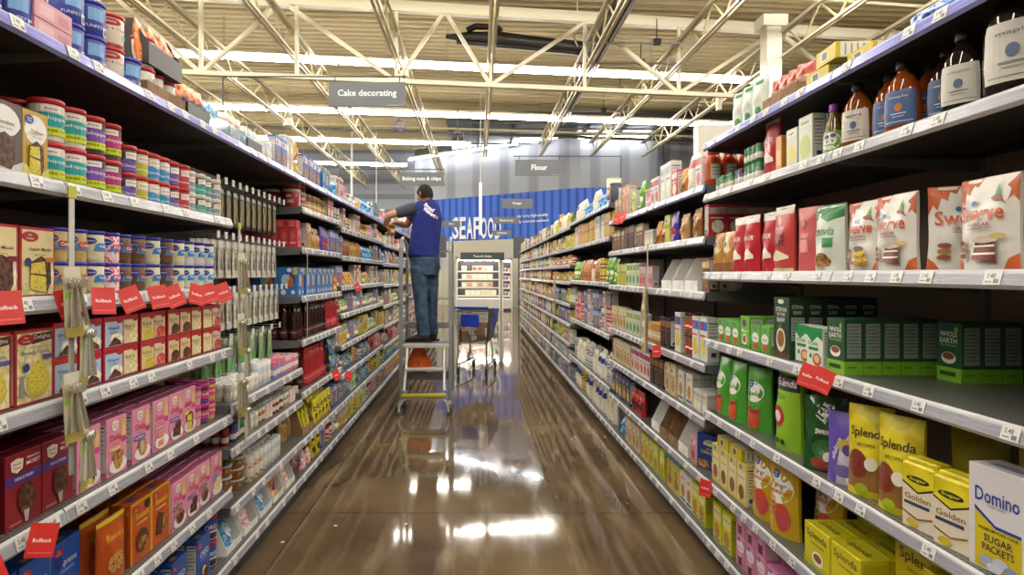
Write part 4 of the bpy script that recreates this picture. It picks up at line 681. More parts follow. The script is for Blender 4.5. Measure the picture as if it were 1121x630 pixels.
# ------------------------------------------------------------------ roof
m, n, l, b = new_mat('cream_roof_deck'); b.inputs['Base Color'].default_value = lin('#ab9c76'); b.inputs['Roughness'].default_value = .6; DECK = m
CREAM = mat('#d2cab0', .5, noise=4)
AL = math.radians(8.0); RX = Vector((math.cos(AL), math.sin(AL), 0)); RY = Vector((-math.sin(AL), math.cos(AL), 0))
mb = MB(); vs = []; ZD = 8.05; y = -14; k = 0; prof = []
while y < 33: prof += [(y, 0), (y + .1, 0), (y + .14, .07), (y + .26, .07)]; y += .3
for yy, zz in prof:
    for x in (-26, 26): vs.append((x, yy + x * math.tan(AL) * .5, ZD + zz))
fs = [(2 * i, 2 * i + 1, 2 * i + 3, 2 * i + 2) for i in range(len(prof) - 1)]
mb.add(vs, fs, DECK); mb.box(-26, -16, ZD + .3, 26, 40, ZD + .4, DECK); struct(mb.build('ceiling'))
# the dark lowered ceiling over the far right-hand department
mb = MB(); mb.box(-1.2, 23.9, 7.62, 26, 33, 7.8, '#2e2d2c')
for x in [i * 1.5 for i in range(-0, 16)]: mb.box(x, 23.9, 7.5, x + .08, 33, 7.62, '#3a3936')
for y in (24.2, 25.2, 26.2, 28): mb.box(-1.2, y, 7.44, 26, y + .07, 7.5, '#5a5648')
struct(mb.build('ceiling_dark'))
# trusses, joists, pipes, lamps
def girder(D0, label):
    e = tag(empty('roof_girder', (0, D0, 0)), label, 'girder')
    DG = 13.1; zb, zt = EYE + 207 * DG / F, EYE + 286 * DG / F
    def P(px, top): # the girder runs slightly askew to the aisle
        k = (px - CX) / F; x = k * DG / (1 - k * math.tan(AL)); return Vector((x, x * math.tan(AL), zt if top else zb))
    mb = MB(); mb.bar(P(-700, 0), P(1400, 0), .1, .09, CREAM); mb.build('bottom_chord', e)
    mb = MB(); mb.bar(P(-700, 1), P(1400, 1), .16, .16, CREAM); mb.bar(P(-700, 1) + Vector((0, .1, .16)), P(1400, 1) + Vector((0, .1, .13)), .12, .08, CREAM); mb.build('top_chord', e)
    bot = [-190, 15, 220, 434, 537, 743, 950, 1150]; 
    for p in bot + [325, 640 - 103 * 0]:
        mb = MB(); mb.bar(P(p, 0), P(p, 1), .07, .07, CREAM, up=(0, 1, 0)); mb.build('upright_strut', e)
    for a, t in ((220, 309), (434, 309), (434, 487), (537, 487), (537, 645), (743, 645), (743, 850), (950, 850), (15, 118), (220, 118), (950, 1050), (1150, 1050), (-190, -90), (15, -90)):
        mb = MB(); mb.bar(P(a, 0), P(t, 1), .075, .075, CREAM, up=(0, 1, 0)); mb.build('diagonal_strut', e)
    # welded gusset plates
    for p in (309, 645, 850):
        q = P(p, 1); mb = MB(); mb.box(q.x - .16, q.y - .07, zt - .12, q.x + .16, q.y + .07, zt - .07, CREAM); mb.build('gusset_plate', e)
    return e
girder(13.1, 'cream steel roof girder crossing above the hanging aisle sign')
girder(-3.5, 'cream steel roof girder behind the camera')
jx = [round(1.25 * v, 2) for v in (-12.6, -10.9, -9.2, -7.6, -6.0, -4.55, -3.05, -1.35, .25, 1.95, 3.5, 5.1, 6.8, 8.4, 10.0, 11.7)]
jn = 0
for i, x in enumerate(jx):
    y0, y1 = 5.5, 32.2 if x < -1.3 else 23.8
    side = 'left' if x < 0 else 'right'; q = [v for v in jx if (v < 0) == (x < 0)]; q = q[::-1] if x < 0 else q
    e = tag(empty('roof_joist', (x, 0, 0)), 'cream open-web joist, %s to the %s of the aisle centre line' % (ordn(q.index(x)), side), 'joist', 'open-web roof joists running down the aisle')
    mb = MB()
    for s in (-.045, .045): mb.bar((s, y0, 6.6), (s, y1, 6.6), .05, .06, CREAM)
    mb.build('top_chord', e); mb = MB()
    for s in (-.045, .045): mb.bar((s, y0, 6.08), (s, y1, 6.08), .045, .05, CREAM)
    mb.build('bottom_chord', e)
    mb = MB(); y = y0; k = 0
    while y < y1 - .6: mb.bar((0, y, 6.08 if k % 2 else 6.6), (0, y + .6, 6.6 if k % 2 else 6.08), .03, .03, '#a89c78'); y += .6; k += 1
    mb.build('web_bracing', e)
def rowD(D, px): k = (px - CX) / F; x = k * D / (1 - k * math.tan(AL)); return x
TUBE = emit('#fffaf0', LAMP); WASH = emit('#f4f8ff', LAMP * .55); ZL = 6.56
def light_row(D, x0, x1, label):
    e = tag(empty('strip_light_row', (0, D, ZL)), label, 'strip light', 'rows of ceiling strip lights')
    P = lambda x, z=0: Vector((x, x * math.tan(AL), z))
    mb = MB(); mb.bar(P(x0, .075), P(x1, .075), .27, .03, '#d8d4c6'); mb.build('housing', e)
    n = max(1, round((x1 - x0) / 2.44)); L = (x1 - x0) / n
    for i in range(n):
        mb = MB(); mb.bar(P(x0 + i * L + .03), P(x0 + (i + 1) * L - .03), .15, .1, TUBE); mb.build('fluorescent_tube', e)
    for i in range(0, n + 1, 2):
        x = x0 + i * L; mb = MB(); mb.bar(P(x, .1), P(x, 7.5 - ZL), .015, .015, '#8a8676'); mb.build('hanger_rod', e)
light_row(15.0, -16, 9.5, 'long strip light row nearest above the girder')
light_row(19.6, -17, 9.2, 'long strip light row below and behind the blue hose coil')
light_row(23.9, -16, -.25, 'strip light row ending above the blue wall corner')
light_row(28.9, -17, -3.2, 'farthest strip light row before the grey block wall')
for D, s in ((9.6, 'overhead strip light row just in front of the girder'), (5.4, 'overhead strip light row above the near shelves'), (1.0, 'overhead strip light row above the camera'), (-3.4, 'overhead strip light row behind the camera')): light_row(D, -11, 11, s)
# wall washers on short arms
for k, (a, b_, z, s) in enumerate(((on_wall(455, 177, .55), on_wall(508, 169, .55), 0, 'left end'), (on_wall(509, 169, .55), on_wall(562, 161, .55), 0, 'middle'), (on_wall(563, 161, .55), on_wall(617, 153, .55), 0, 'right end'))):
    e = tag(empty('wall_wash_light', a), 'slanting strip light over the angled grey wall, ' + s, 'wall light', 'strip lights over the angled wall')
    mb = MB(); mb.bar((0, 0, 0), b_ - a - (b_ - a) * .02, .1, .07, WASH); mb.build('fluorescent_tube', e); mb = MB(); mb.bar((0, 0, .1), b_ - a + Vector((0, 0, .1)), .12, .06, '#c8c4b6'); mb.build('housing', e)
    mb = MB(); mb.bar((0, 0, .1), Vector((0, 0, .1)) - N1 * .55, .02, .02, '#6a6a64'); mb.build('arm', e)
for x0, x1, s in ((633, 673, 'left'), (674, 715, 'right')):
    a, b_ = W(x0, 151, 26.7), W(x1, 149.5, 26.7)
    e = tag(empty('wall_wash_light', a), 'strip light over the flat grey wall, ' + s + ' half', 'wall light', 'strip lights over the flat grey wall')
    mb = MB(); mb.bar((0, 0, 0), b_ - a - Vector((.03, 0, 0)), .1, .08, WASH); mb.build('fluorescent_tube', e); mb = MB(); mb.bar((0, 0, .1), b_ - a + Vector((0, 0, .1)), .12, .06, '#c8c4b6'); mb.build('housing', e)
# pipes under the deck
for D, z, r, c, s in ((11.5, 7.1, .035, '#c8bfa0', 'nearest'), (16.7, 7.15, .04, '#d0c8aa', 'second'), (17.9, 6.8, .035, '#b8ae8c', 'third'), (20.8, 7.0, .04, '#cfc6a6', 'fourth'), (22, 6.7, .035, '#b8ae8c', 'fifth'), (24.9, 7.2, .06, '#4a463e', 'farthest, dark')):
    mb = MB(); mb.tube([Vector((x, D + x * math.tan(AL), z)) for x in (-15, 0, 14)], r, c, 8)
    tag(mb.build('ceiling_pipe'), 'thin ceiling pipe across the aisle, ' + s + ' from the camera', 'pipe')
# black cable tray running down the store, with its cross rails
e = tag(empty('cable_tray', (2.85, 11.2, 6.55)), 'black cable tray with pale tubes running along the ceiling', 'cable tray')
mb = MB(); mb.box(-.28, -2, 0, .0, 9.5, .15, '#1f1f20'); mb.build('tray', e)
for s in (-.3, -.16, .03): mb = MB(); mb.tube([(s, -2, .18 if s < 0 else .03), (s, 9.5, .18 if s < 0 else .03)], .055, '#26262a' if s != .03 else '#9a988e', 8); mb.build('cable_bundle', e)
for y in (2.1, 3.4, 5.5, 7.7): mb = MB(); mb.bar((-.5, y, -.02), (1.9, y, -.02), .04, .04, '#8f928f'); mb.build('cross_rail', e)
for y in (2.1, 3.4, 5.5, 7.7): mb = MB(); mb.box(.95, y - .05, -.06, 1.1, y + .05, .06, '#1b1b1c'); mb.bar((1.02, y, .05), (1.02, y, .5), .02, .02, '#1b1b1c'); mb.build('rail_clamp', e)
e = tag(empty('duct_bundle', W(488, 40, 14.5)), 'black bundled duct hanging level behind the girder', 'duct')
mb = MB(); mb.tube([(0, 0, 0), (.5, .04, .0), (1.2, .1, .0), (3.4, .4, -.14)], [.05, .12, .15, .15], '#242321', 10); mb.tube([(.25, 0, -.12), (3.4, .35, -.28)], .06, '#1a1a19', 8); mb.build('duct', e)
mb = MB(); mb.tube([(.5, .05, .16), (.7, .05, .26), (1.2, .1, .26), (1.3, .1, .16)], .075, '#1c1b1a', 8); mb.build('hose_loop', e)
for x in (1.04, 3.1): mb = MB(); mb.tube([(x, .08, -.2), (x - .08, .08, 0), (x, .1, .2), (x, .1, .9)], .02, '#b8b6ac', 6); mb.build('hanger_strap', e)
# white steel column and other ceiling hardware
c0 = W(844, 60, 13.0)
e = tag(empty('steel_column', (c0.x, c0.y, 0)), 'white square steel column under the roof girder', 'column')
mb = MB(); mb.box(-.16, -.16, 0, .16, .16, 6.75, '#d4cfbe', .012); mb.build('shaft', e); mb = MB(); mb.box(-.26, -.22, 6.7, .26, .22, 6.95, '#d4cfbe', .01); mb.build('cap_plate', e)
p = W(526, 205, 22.0)
e = tag(empty('hanging_pole', (p.x, p.y, 0)), 'thin white pole hanging in front of the blue wall', 'pole')
mb = MB(); mb.tube([(0, 0, 2.95), (0, 0, W(0, 200, 22).z)], .055, '#e4e2da', 10); mb.build('lower_tube', e); mb = MB(); mb.tube([(0, 0, W(0, 200, 22).z), (0, 0, 8.0)], .02, '#b8b6ae', 8); mb.build('suspension_rod', e)
for px, D, h, s in ((385, 27, 150, 'left'), (412, 27, 150, 'right')):
    p = W(px, 190, D); mb = MB(); mb.tube([(p.x, p.y, 3.6), (p.x, p.y, 8.0)], .02 if s == 'right' else .05, '#d8d6cc', 8); tag(mb.build('hanging_pole'), 'slender pale pole before the grey block wall, ' + s + ' one', 'pole')
p = W(316, 134, 18); e = tag(empty('pendant_lamp', p), 'small white bell-shaped pendant lamp', 'lamp')
mb = MB(); mb.lathe([(.16, -.12), (.15, -.1), (.11, .07), (.05, .12)], '#e4e2d8', 16); mb.build('shade', e); mb = MB(); mb.tube([(0, 0, .1), (0, 0, 1.2)], .01, '#8a8a80', 6); mb.build('cord', e)
p = W(437, 138, 18.8); mb = MB(); mb.tube([Vector((math.cos(t * .35) * .15, math.sin(t * .35) * .04, math.sin(t * .35) * .18)) for t in range(19)], .02, '#3a48b8', 8)
mb.tube([(0, 0, .13), (0, 0, .5)], .012, '#2c2c30', 6); tag(mb.build('hose_coil', loc=p), 'blue coiled hose hanging under the strip lights', 'hose')
p = W(501, 146, 17.0); e = tag(empty('ceiling_projector', p), 'black twin-headed ceiling spotlight', 'spotlight')
mb = MB(); mb.box(-.12, -.1, -.05, .12, .1, .05, '#1a1a1c', .01); mb.build('mount', e)
for s in (-1, 1): mb = MB(); mb.lathe([(.06, -.2), (.07, -.18), (.07, .0), (.03, .04)], '#1d1d20', 12, ox=s * .09); mb.build('lamp_head', e)
mb = MB(); mb.tube([(0, 0, .05), (0, 0, .7)], .012, '#2c2c30', 6); mb.build('stem', e)
p = W(787, 108, 15.6); mb = MB(); mb.box(-.06, -.05, -.3, .06, .05, .08, '#ddd6bc', .01); mb.box(-.09, -.07, .06, .09, .07, .1, '#ddd6bc'); tag(mb.build('hanging_sensor_box', loc=p), 'cream upright box hanging under the far girder', 'box')
# ------------------------------------------------------------------ hanging aisle signs
def sign(txt, px0, px1, py0, py1, D, label, rod=None, hscale=.3, face='#55585c'):
    a, b_ = W(px0, py1, D), W(px1, py0, D); w_, h_ = b_.x - a.x, b_.z - a.z
    e = tag(empty('aisle_sign', (a.x + w_ / 2, D, a.z)), label, 'sign')
    mb = MB(); mb.box(-w_ / 2, -.008, 0, w_ / 2, .008, h_, face, .003)
    design(mb, [('t', txt, .5, .52, hscale, '#e8e8e6')] + ([('r', .76, .04, .98, .06, '#b8b8b8')] if D < 12 else []), lambda u, v, o: ((u - .5) * w_, -.009 - o, v * h_), w_ / h_); mb.build('panel', e)
    for s in (-.42, .42): mb = MB(); mb.tube([(s * w_, 0, h_ - .01), (s * w_, 0, h_ + .06)], .006, '#1e1e20', 6); mb.build('hook', e)
    r0, r1 = (rod or (px0 - 4, px1 + 4)); x0, x1 = W(r0, 0, D).x - a.x - w_ / 2, W(r1, 0, D).x - a.x - w_ / 2
    mb = MB(); mb.tube([(x0, 0, h_ + .065), (x1, 0, h_ + .065)], .008, '#1e1e20', 6); mb.build('support_rod', e)
    mb = MB(); xr = x0 if px0 < CX else x1; mb.tube([(xr, 0, h_ + .065), (xr, 0, 2.25 - a.z)], .008, '#2a2a2c', 6); mb.build('mast', e)
sign('Cake decorating', 360, 444, 90, 117, 7.25, 'large dark grey hanging sign for cake decorating', (244, 446), .34)
sign('Baking nuts & chips', 438, 485.5, 189, 204, 12.6, 'dark grey hanging sign above the worker for baking nuts', (372, 487), .34)
sign('Flour', 564, 617, 175, 192.5, 11.6, 'dark grey hanging sign for flour before the grey wall', (562, 680), .34)
sign('Spices', 484, 504, 242, 249, 21, 'small hanging sign for spices left of the white capitals', None, .3)
sign('Vinegar', 549, 583, 218, 228.5, 16, 'hanging sign for vinegar over the blue wall', None, .3)
sign('Ethnic foods', 541, 568, 238, 245, 20.5, 'small hanging sign in front of the last white capitals', None, .3)
sign('Condiments', 539, 560, 252.5, 258, 24, 'lowest small hanging sign under the white capitals', None, .3)
# ------------------------------------------------------------------ refrigerated cases at the far end
def cooler(px0, px1, D, ztop, label, shelves=4, glass=False):
    a, b_ = W(px0, 300, D).x, W(px1, 300, D).x; w_ = b_ - a
    e = tag(empty('refrigerated_case', (a, D, 0)), label, 'refrigerator')
    mb = MB(); mb.box(0, .8, .0, w_, .9, ztop, '#3a3a3c'); mb.box(0, 0, 0, .06, .9, ztop, '#c9c6bc'); mb.box(w_ - .06, 0, 0, w_, .9, ztop, '#c9c6bc'); mb.box(0, 0, ztop - .12, w_, .9, ztop, '#a8a6a0'); mb.build('cabinet', e)
    mb = MB(); mb.box(.06, -.05, .08, w_ - .06, .8, .5, '#b4b1a8', .02); mb.box(.06, -.02, 0, w_ - .06, .7, .08, '#1e1e20'); mb.build('base_panel', e)
    mb = MB(); mb.box(.08, .1, ztop - .17, w_ - .08, .16, ztop - .13, emit('#fff6e6', 60)); mb.build('canopy_lamp', e)
    for k in range(shelves):
        z = .62 + k * (ztop - .9) / shelves; mb = MB(); mb.box(.06, .12 + k * .05, z - .02, w_ - .06, .8, z, '#8b8b88'); mb.box(.06, .1 + k * .05, z - .04, w_ - .06, .12 + k * .05, z + .02, '#d2d0c8'); mb.build('shelf', e); mb = MB(); mb.box(.1, .16 + k * .05, z - .035, w_ - .1, .19 + k * .05, z - .022, emit('#fff6e6', 50)); mb.build('added_shelf_glow', e)  # each shelf also gets an added glowing strip, only to brighten the case
    return e, a, w_
e, a, w_ = cooler(499, 548, 26.4, 2.3, 'open refrigerated case stocked with packaged meat, straight down the aisle')
for i, (nm, c, fc, lb) in enumerate((('t1', '#cfcabd', 'cream', 'white wrapped tray of chicken'), ('t2', '#d4d0c6', 'vanilla', 'white tray of pale meat'), ('t3', '#c8b8a8', 'berry', 'tray of red meat'), ('t4', '#b8c4a8', 'green', 'tray with green label'), ('t5', '#cdb8a0', 'peach', 'tray of pink fish'))):
    box_p(nm, 'meat_tray', 'tray', lb, .21, .2, .235, c, [('r', .1, .2, .9, .8, fc)], [], [('r', .1, .1, .9, .9, fc)])
r_ = random.Random(4)
for k in range(4):
    z = .62 + k * 1.4 / 4; x = .35 if k else .5; i = 0
    while x < w_ - .25:
        if r_.random() < .97:
            key = r_.choice(['t1', 't2', 't1', 't3', 't4' if k == 3 else 't5', 't5']); rows = ('lowest', 'second', 'third', 'top')[k]
            put(key, (a + x, 26.4 + .24 + k * .05, z + .002), r_.uniform(-.08, .08), PR[key]['desc'] + ', ' + ordn(i) + ' from left on the ' + rows + ' case shelf', 'meat trays on the ' + rows + ' case shelf'); i += 1
        x += .225
cooler(549.5, 561, 26.2, 2.25, 'narrow dark-framed refrigerated case right of the open one', 4)
for k in range(4):
    for j, key in enumerate(('g_blue', 'g_red')):
        put(key, (W(549.5, 0, 26.2).x + .16 + j * .15, 26.2 + .3 + k * .05, .622 + k * 1.35 / 4), 0, PR[key]['desc'] + ' in the narrow cold case, ' + ('lowest', 'second', 'third', 'top')[k] + ' shelf', 'boxes in the narrow cold case')
a = W(504, 285, 25.9); b_ = W(552, 276.5, 25.9)
mb = MB(); mb.box(a.x, 25.88, a.z, b_.x, 25.94, b_.z, '#2f3030', .005); design(mb, [('t', 'Tuna & Crabs', .5, .5, .3, '#e0e0de')], lambda u, v, o: (a.x + u * (b_.x - a.x), 25.879 - o, a.z + v * (b_.z - a.z)), 5.6)
for x in (a.x + .1, b_.x - .1): mb.bar((x, 25.91, 2.28), (x, 25.91, a.z + .02), .03, .03, '#2f3030')
tag(mb.build('case_header_sign'), 'wide charcoal header sign over the open refrigerated case', 'sign')
a = W(483, 264, 24.4); mb = MB(); mb.box(a.x - .06, 24.4, 2.2, a.x + .2, 24.46, 3.1, '#34363a', .005); mb.bar((a.x + .07, 24.43, 0), (a.x + .07, 24.43, 2.2), .04, .04, '#8a8a88'); tag(mb.build('standing_sign'), 'dark upright sign on a post behind the worker', 'sign')
a = W(563, 264, 21.5); mb = MB(); mb.box(a.x - .03, 21.5, 2.1, a.x + .35, 21.56, 2.85, '#3a3b3c', .005); mb.bar((a.x + .16, 21.53, 0), (a.x + .16, 21.53, 2.1), .05, .05, '#3a3b3c'); tag(mb.build('standing_sign'), 'dark upright sign beyond the far end of the right shelves', 'sign')
# ------------------------------------------------------------------ shelving bays
m, n, l, b = new_mat('pegboard'); tc = n.new('ShaderNodeTexCoord'); v = n.new('ShaderNodeTexVoronoi'); v.inputs['Randomness'].default_value = 0; v.inputs['Scale'].default_value = 34
l.new(tc.outputs['Object'], v.inputs['Vector']); r = n.new('ShaderNodeValToRGB'); r.color_ramp.interpolation = 'CONSTANT'; r.color_ramp.elements[0].color = lin('#1c1512'); r.color_ramp.elements[1].color = lin('#7c6a5c'); r.color_ramp.elements[1].position = .22
l.new(v.outputs['Distance'], r.inputs[0]); l.new(r.outputs[0], b.inputs['Base Color']); b.inputs['Roughness'].default_value = .6; PEG = m
m, n, l, b = new_mat('shelf_steel_grid'); tc = n.new('ShaderNodeTexCoord'); br = n.new('ShaderNodeTexBrick'); br.offset = 0
br.inputs['Scale'].default_value = 1; br.inputs['Brick Width'].default_value = .02; br.inputs['Row Height'].default_value = .02; br.inputs['Mortar Size'].default_value = .003
br.inputs['Color1'].default_value = lin('#3f403c'); br.inputs['Color2'].default_value = lin('#3f403c'); br.inputs['Mortar'].default_value = lin('#73736c'); l.new(tc.outputs['Object'], br.inputs['Vector']); l.new(br.outputs['Color'], b.inputs['Base Color'])
b.inputs['Roughness'].default_value = .35; b.inputs['Metallic'].default_value = .2; GRID = m
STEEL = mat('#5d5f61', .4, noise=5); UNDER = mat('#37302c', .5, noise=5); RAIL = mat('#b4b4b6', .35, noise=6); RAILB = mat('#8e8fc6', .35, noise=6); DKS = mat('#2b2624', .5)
tagm = {}
def tag_mesh(kind):
    if kind in tagm: return tagm[kind]
    mb = MB(); w_, h_ = .05, .036
    if kind == 'flag': w_, h_ = .07, .085
    c = '#cfcdca' if kind == 'tag' else '#c2251f'
    mb.box(-w_ / 2, -.0012, 0, w_ / 2, 0, h_, c)
    S = lambda u, v, o: ((u - .5) * w_, -.0012 - o, v * h_)
    if kind == 'tag': design(mb, [('t', '3.48', .42, .62, .34, '#4a4a4c', .5), ('r', .1, .16, .5, .26, '#7a7a7c'), ('r', .62, .12, .9, .4, '#6a6a6c')], S, w_ / h_)
    else: design(mb, [('t', 'Rollback', .5, .5, .12, '#f2e6e2', .66), ('r', .08, .12, .92, .16, '#d8605a')], S, w_ / h_)
    tagm[kind] = mb.mesh('price_tag' if kind == 'tag' else 'red_price_flag'); return tagm[kind]
def shelf_mesh(L, dep, rail, base=False):
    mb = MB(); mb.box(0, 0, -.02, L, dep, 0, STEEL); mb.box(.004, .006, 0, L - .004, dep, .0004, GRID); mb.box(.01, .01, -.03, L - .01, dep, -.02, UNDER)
    if not base:  # end brackets, deeper at the upright
        for x in (0.002, L - .008): mb.add([(x + o, yy, zz) for o in (0, .006) for yy, zz in ((.01, -.02), (dep, -.02), (dep, -.075), (dep * .5, -.06), (.01, -.045))], [(0, 1, 2, 3, 4), (9, 8, 7, 6, 5)] + [(i, (i + 1) % 5 + 0, (i + 1) % 5 + 5, i + 5) for i in range(5)], STEEL)
    rm = MB(); rm.add([(x, yy, zz) for x in (.003, L - .003) for yy, zz in ((.0, .004), (-.007, -.002), (-.016, -.034), (-.008, -.044), (.0, -.03))], [(0, 1, 2, 3, 4), (9, 8, 7, 6, 5)] + [(i, (i + 1) % 5, (i + 1) % 5 + 5, i + 5) for i in range(5)], rail)
    rm.add([(.006, -.0078, -.005), (L - .006, -.0078, -.005), (L - .006, -.0162, -.0325), (.006, -.0162, -.0325)], [(0, 3, 2, 1)], mat('#8d8c96', .25, noise=9) if rail is RAIL else mat('#7d7ec4', .25, noise=9))
    return mb.mesh('shelf'), rm.mesh('price_rail')
SM = {}
FLAGS = {('L', 0): {2: [.95, 1.2], 4: [.9, 1.05]}, ('L', 1): {2: [.12, .3, .47, .6, .74, .9, 1.06]}, ('L', 3): {5: [.9]}, ('L', 4): {3: [.6], 6: [.1]}, ('R', 1): {3: [.02, .1], 5: [1.1]}, ('R', 2): {3: [.75]}, ('R', 3): {0: [.5, .62, .76]}}
for side in 'LR':
    sg, rot = along(side, 0); X = XF[side]
    for bi, (y0, y1, lv) in enumerate(BAYS[side]):
        L = y1 - y0; near = y0 < 7
        bw = ('nearest' if bi == 0 else ordn(bi)) + (' left' if side == 'L' else ' right')
        top = lv[0] if not (side == 'L' and bi == 2) else 2.225
        # local frame: x along the bay as one faces it, -y towards the aisle
        e = tag(empty('shelving_bay', (sg * X, y0 if side == 'L' else y1, 0), rot), 'grey steel shelving bay, ' + bw + ' section of the aisle, with stocked shelves', 'shelving', 'shelving bays lining the ' + ('left' if side == 'L' else 'right') + ' side')
        mb = MB(); mb.box(0.001, .52, .05, L - .001, .56, top + .02, PEG); mb.build('back_panel', e)
        mb = MB(); mb.box(0, .50, 0, .03, .559, top + .03, STEEL); mb.build('upright', e)
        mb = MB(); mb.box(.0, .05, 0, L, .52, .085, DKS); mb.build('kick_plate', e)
        for k, z in enumerate(lv):
            base = k == len(lv) - 1; rail = RAILB if (k == 0 and near) else RAIL
            key = (round(L, 2), base, rail.name)
            if key not in SM: SM[key] = shelf_mesh(L, .50, rail, base)
            so = bpy.data.objects.new('shelf', SM[key][0]); C.objects.link(so); so.parent = e; so.location = (0, 0, z)
            ro = bpy.data.objects.new('price_rail', SM[key][1]); C.objects.link(ro); ro.parent = so
            if y0 < 6:
                r = random.Random(bi * 31 + k); x = r.uniform(.03, .1)
                while x < L - .05:
                    t = bpy.data.objects.new('price_tag', tag_mesh('tag')); C.objects.link(t); t.parent = so; t.location = (x, -.0172, -.0335); t.rotation_euler = (-.27, 0, 0); x += r.choice((.12, .16, .22, .3))
            for x in FLAGS.get((side, bi), {}).get(k, []):
                if side == 'R': x = L - x
                t = bpy.data.objects.new('red_price_flag', tag_mesh('flag')); C.objects.link(t); t.parent = so; t.location = (x, -.05, -.06); t.rotation_euler = (-.25, random.Random(x).uniform(-.35, .35), -.6 if side == 'L' else .6)
# second face of each gondola run, closing the view between the uprights
# ------------------------------------------------------------------ stock: left side, nearest bays
T = 2.225
row('L', T, -60, 6, 'fun_blue', 2); row('L', T, 8, 44, 'fun_blue', 1, n=1); CUR[('L', T, False)] = 1.89; row('L', T, 81, 96, 'fun_blue', 2, n=1); row('L', T, 97, 109, 'fun_blue', 2, n=1)
row('L', T, 109, 129, 'bc_tub', 2); row('L', T, 130, 141, 'fun_blue', 1); row('L', T, 142, 162, 'bc_tub2', 2)
Z = 1.825
row('L', Z, -70, 24, 'gv_choc', 1, 1); row('L', Z, 28, 56, 'gv_yel', 1, 1, n=1); row('L', Z, 58, 100, 'w_teal', 2, 2, n=2); row('L', Z, 99, 112, 'w_pur', 2, 2, n=1); row('L', Z, 113, 125, 'w_mag', 2, 2, n=1)
for k, a, b_ in (('f_pur', 127, 146), ('f_yel', 147, 162), ('f_blue', 163, 168), ('f_blue', 169, 184), ('f_pur', 185, 196), ('f_red', 197, 206), ('f_whsp', 207, 215), ('f_whchoc', 216, 226), ('f_whchoc', 227, 237), ('f_whsp', 238, 246)): row('L', Z, a, b_, k, 2, 2, n=1)
Z = 1.495
row('L', Z, -90, 22, 'sm_choc', 1, 1, gap=.006); row('L', Z, 24, 64, 'sm_yel', 1, 1, n=1)
for k, a, b_ in (('p_cook', 66, 80), ('p_cook', 82, 95), ('p_van', 96, 112), ('p_pink', 113, 136), ('p_choc', 137, 153), ('p_choc', 154, 165), ('p_van', 166, 184), ('p_choc', 185, 195), ('p_van', 196, 207), ('p_blue', 208, 219), ('p_blue', 220, 228), ('p_blue', 229, 240)): row('L', Z, a, b_, k, 2, 2, n=1)
Z = 1.20
row('L', Z, -100, 12, 'delights', 1, 1); row('L', Z, 16, 54, 'delights', 1, 2, n=1)
for k, a, b_ in (('m_whip', 58, 74), ('m_whip', 76, 98), ('m_whip', 101, 122), ('m_rich', 123, 136), ('m_yel', 137, 151), ('m_str', 152, 164), ('m_choc', 165, 178), ('m_choc', 179, 187), ('m_rich', 188, 208), ('m_rich', 210, 228), ('m_str', 229, 240)): row('L', Z, a, b_, k, 2, 3, n=1)
Z = .875
row('L', Z, -120, 6, 'dh_or', 1, 2); row('L', Z, 8, 46, 'dh_pur', 1, 3, n=1); row('L', Z, 47, 78, 'dh_pur', 1, 3, n=1)
for k, a, b_ in (('d_cake', 81, 114), ('d_corn', 115, 142), ('d_blue', 143, 167), ('d_band', 168, 183), ('d_fudge', 184, 201), ('d_yel', 202, 216)): row('L', Z, a, b_, k, 1, 5, n=1, jit=.03)
for k, a, b_ in (('d_tub', 217, 224), ('d_tub2', 225, 233), ('d_tub3', 234, 242)): row('L', Z, a, b_, k, 2, 3, n=1)
Z = .51
row('L', Z, -20, 92, 'pb_blue', 1, 4, inset=.09); row('L', Z, 97, 107, 'r_pouch', 1, 2, n=1); row('L', Z, 108, 150, 'r_brown', 1, 4, n=1); row('L', Z, 151, 176, 'r_bar', 1, 4, n=1)
for k, a, b_ in (('d_pink', 177, 190), ('d_fudge', 191, 206), ('d_pink', 207, 224), ('d_cook', 226, 245)): row('L', Z, a, b_, k, 1, 5, n=1, jit=.03)
Z = .165
row('L', Z, 110, 158, 'o_2', 1, 4); row('L', Z, 160, 186, 'o_1', 1, 4); row('L', Z, 187, 214, 'o_2', 1, 4); row('L', Z, 215, 232, 'o_1', 1, 3); row('L', Z, 234, 248, 'o_can', 2, 2, n=1)
# top shelf from the display trays on
def tray(side, Z, y, L, dep, h, col, label, back=None, name='display_tray', hb=None):
    """open-topped display tray with a cut-away front"""
    sg, r = along(side, y); hb = hb or h
    e = MB(); t = .004
    e.box(-L / 2, -dep / 2, 0, L / 2, dep / 2, t, col); e.box(-L / 2, -dep / 2, t, L / 2, -dep / 2 + t, h, col); e.box(-L / 2, dep / 2 - t, t, L / 2, dep / 2, hb, col)
    for x in (-L / 2, L / 2 - t): e.add([(x + o, yy, zz) for o in (0, t) for yy, zz in ((-dep / 2 + t, t), (dep / 2 - t, t), (dep / 2 - t, hb), (dep / 2 - dep * .7, hb), (-dep / 2 + t, h))], [(4, 3, 2, 1, 0), (5, 6, 7, 8, 9)] + [((i + 1) % 5, i, i + 5, (i + 1) % 5 + 5) for i in range(5)], col)
    o = e.build(name, loc=(sg * (XF[side] + .03 + dep / 2), y, Z + .001), rz=r); return tag(o, label, 'tray')
def in_tray(key, side, Z, y, dx, lean, label, group, yaw=0, depth=.02):
    sg, r = along(side, y); return put(key, (sg * (XF[side] + .03 + depth + PR[key]['d'] / 2), y, Z), r + yaw, label, group, (lean, 0))
ZT = T
tray('L', ZT, 2.46, .30, .2, .06, 'carton', 'brown cardboard tray of red-lidded tubs on top left shelf', hb=.06)
for i in range(3): in_tray('bc_tub2', 'L', ZT + .006, 2.363 + i * .097, 0, 0, 'red-lidded tub in the brown top-shelf tray, ' + ordn(i) + ' from the near end', 'tubs in the brown top-shelf tray')
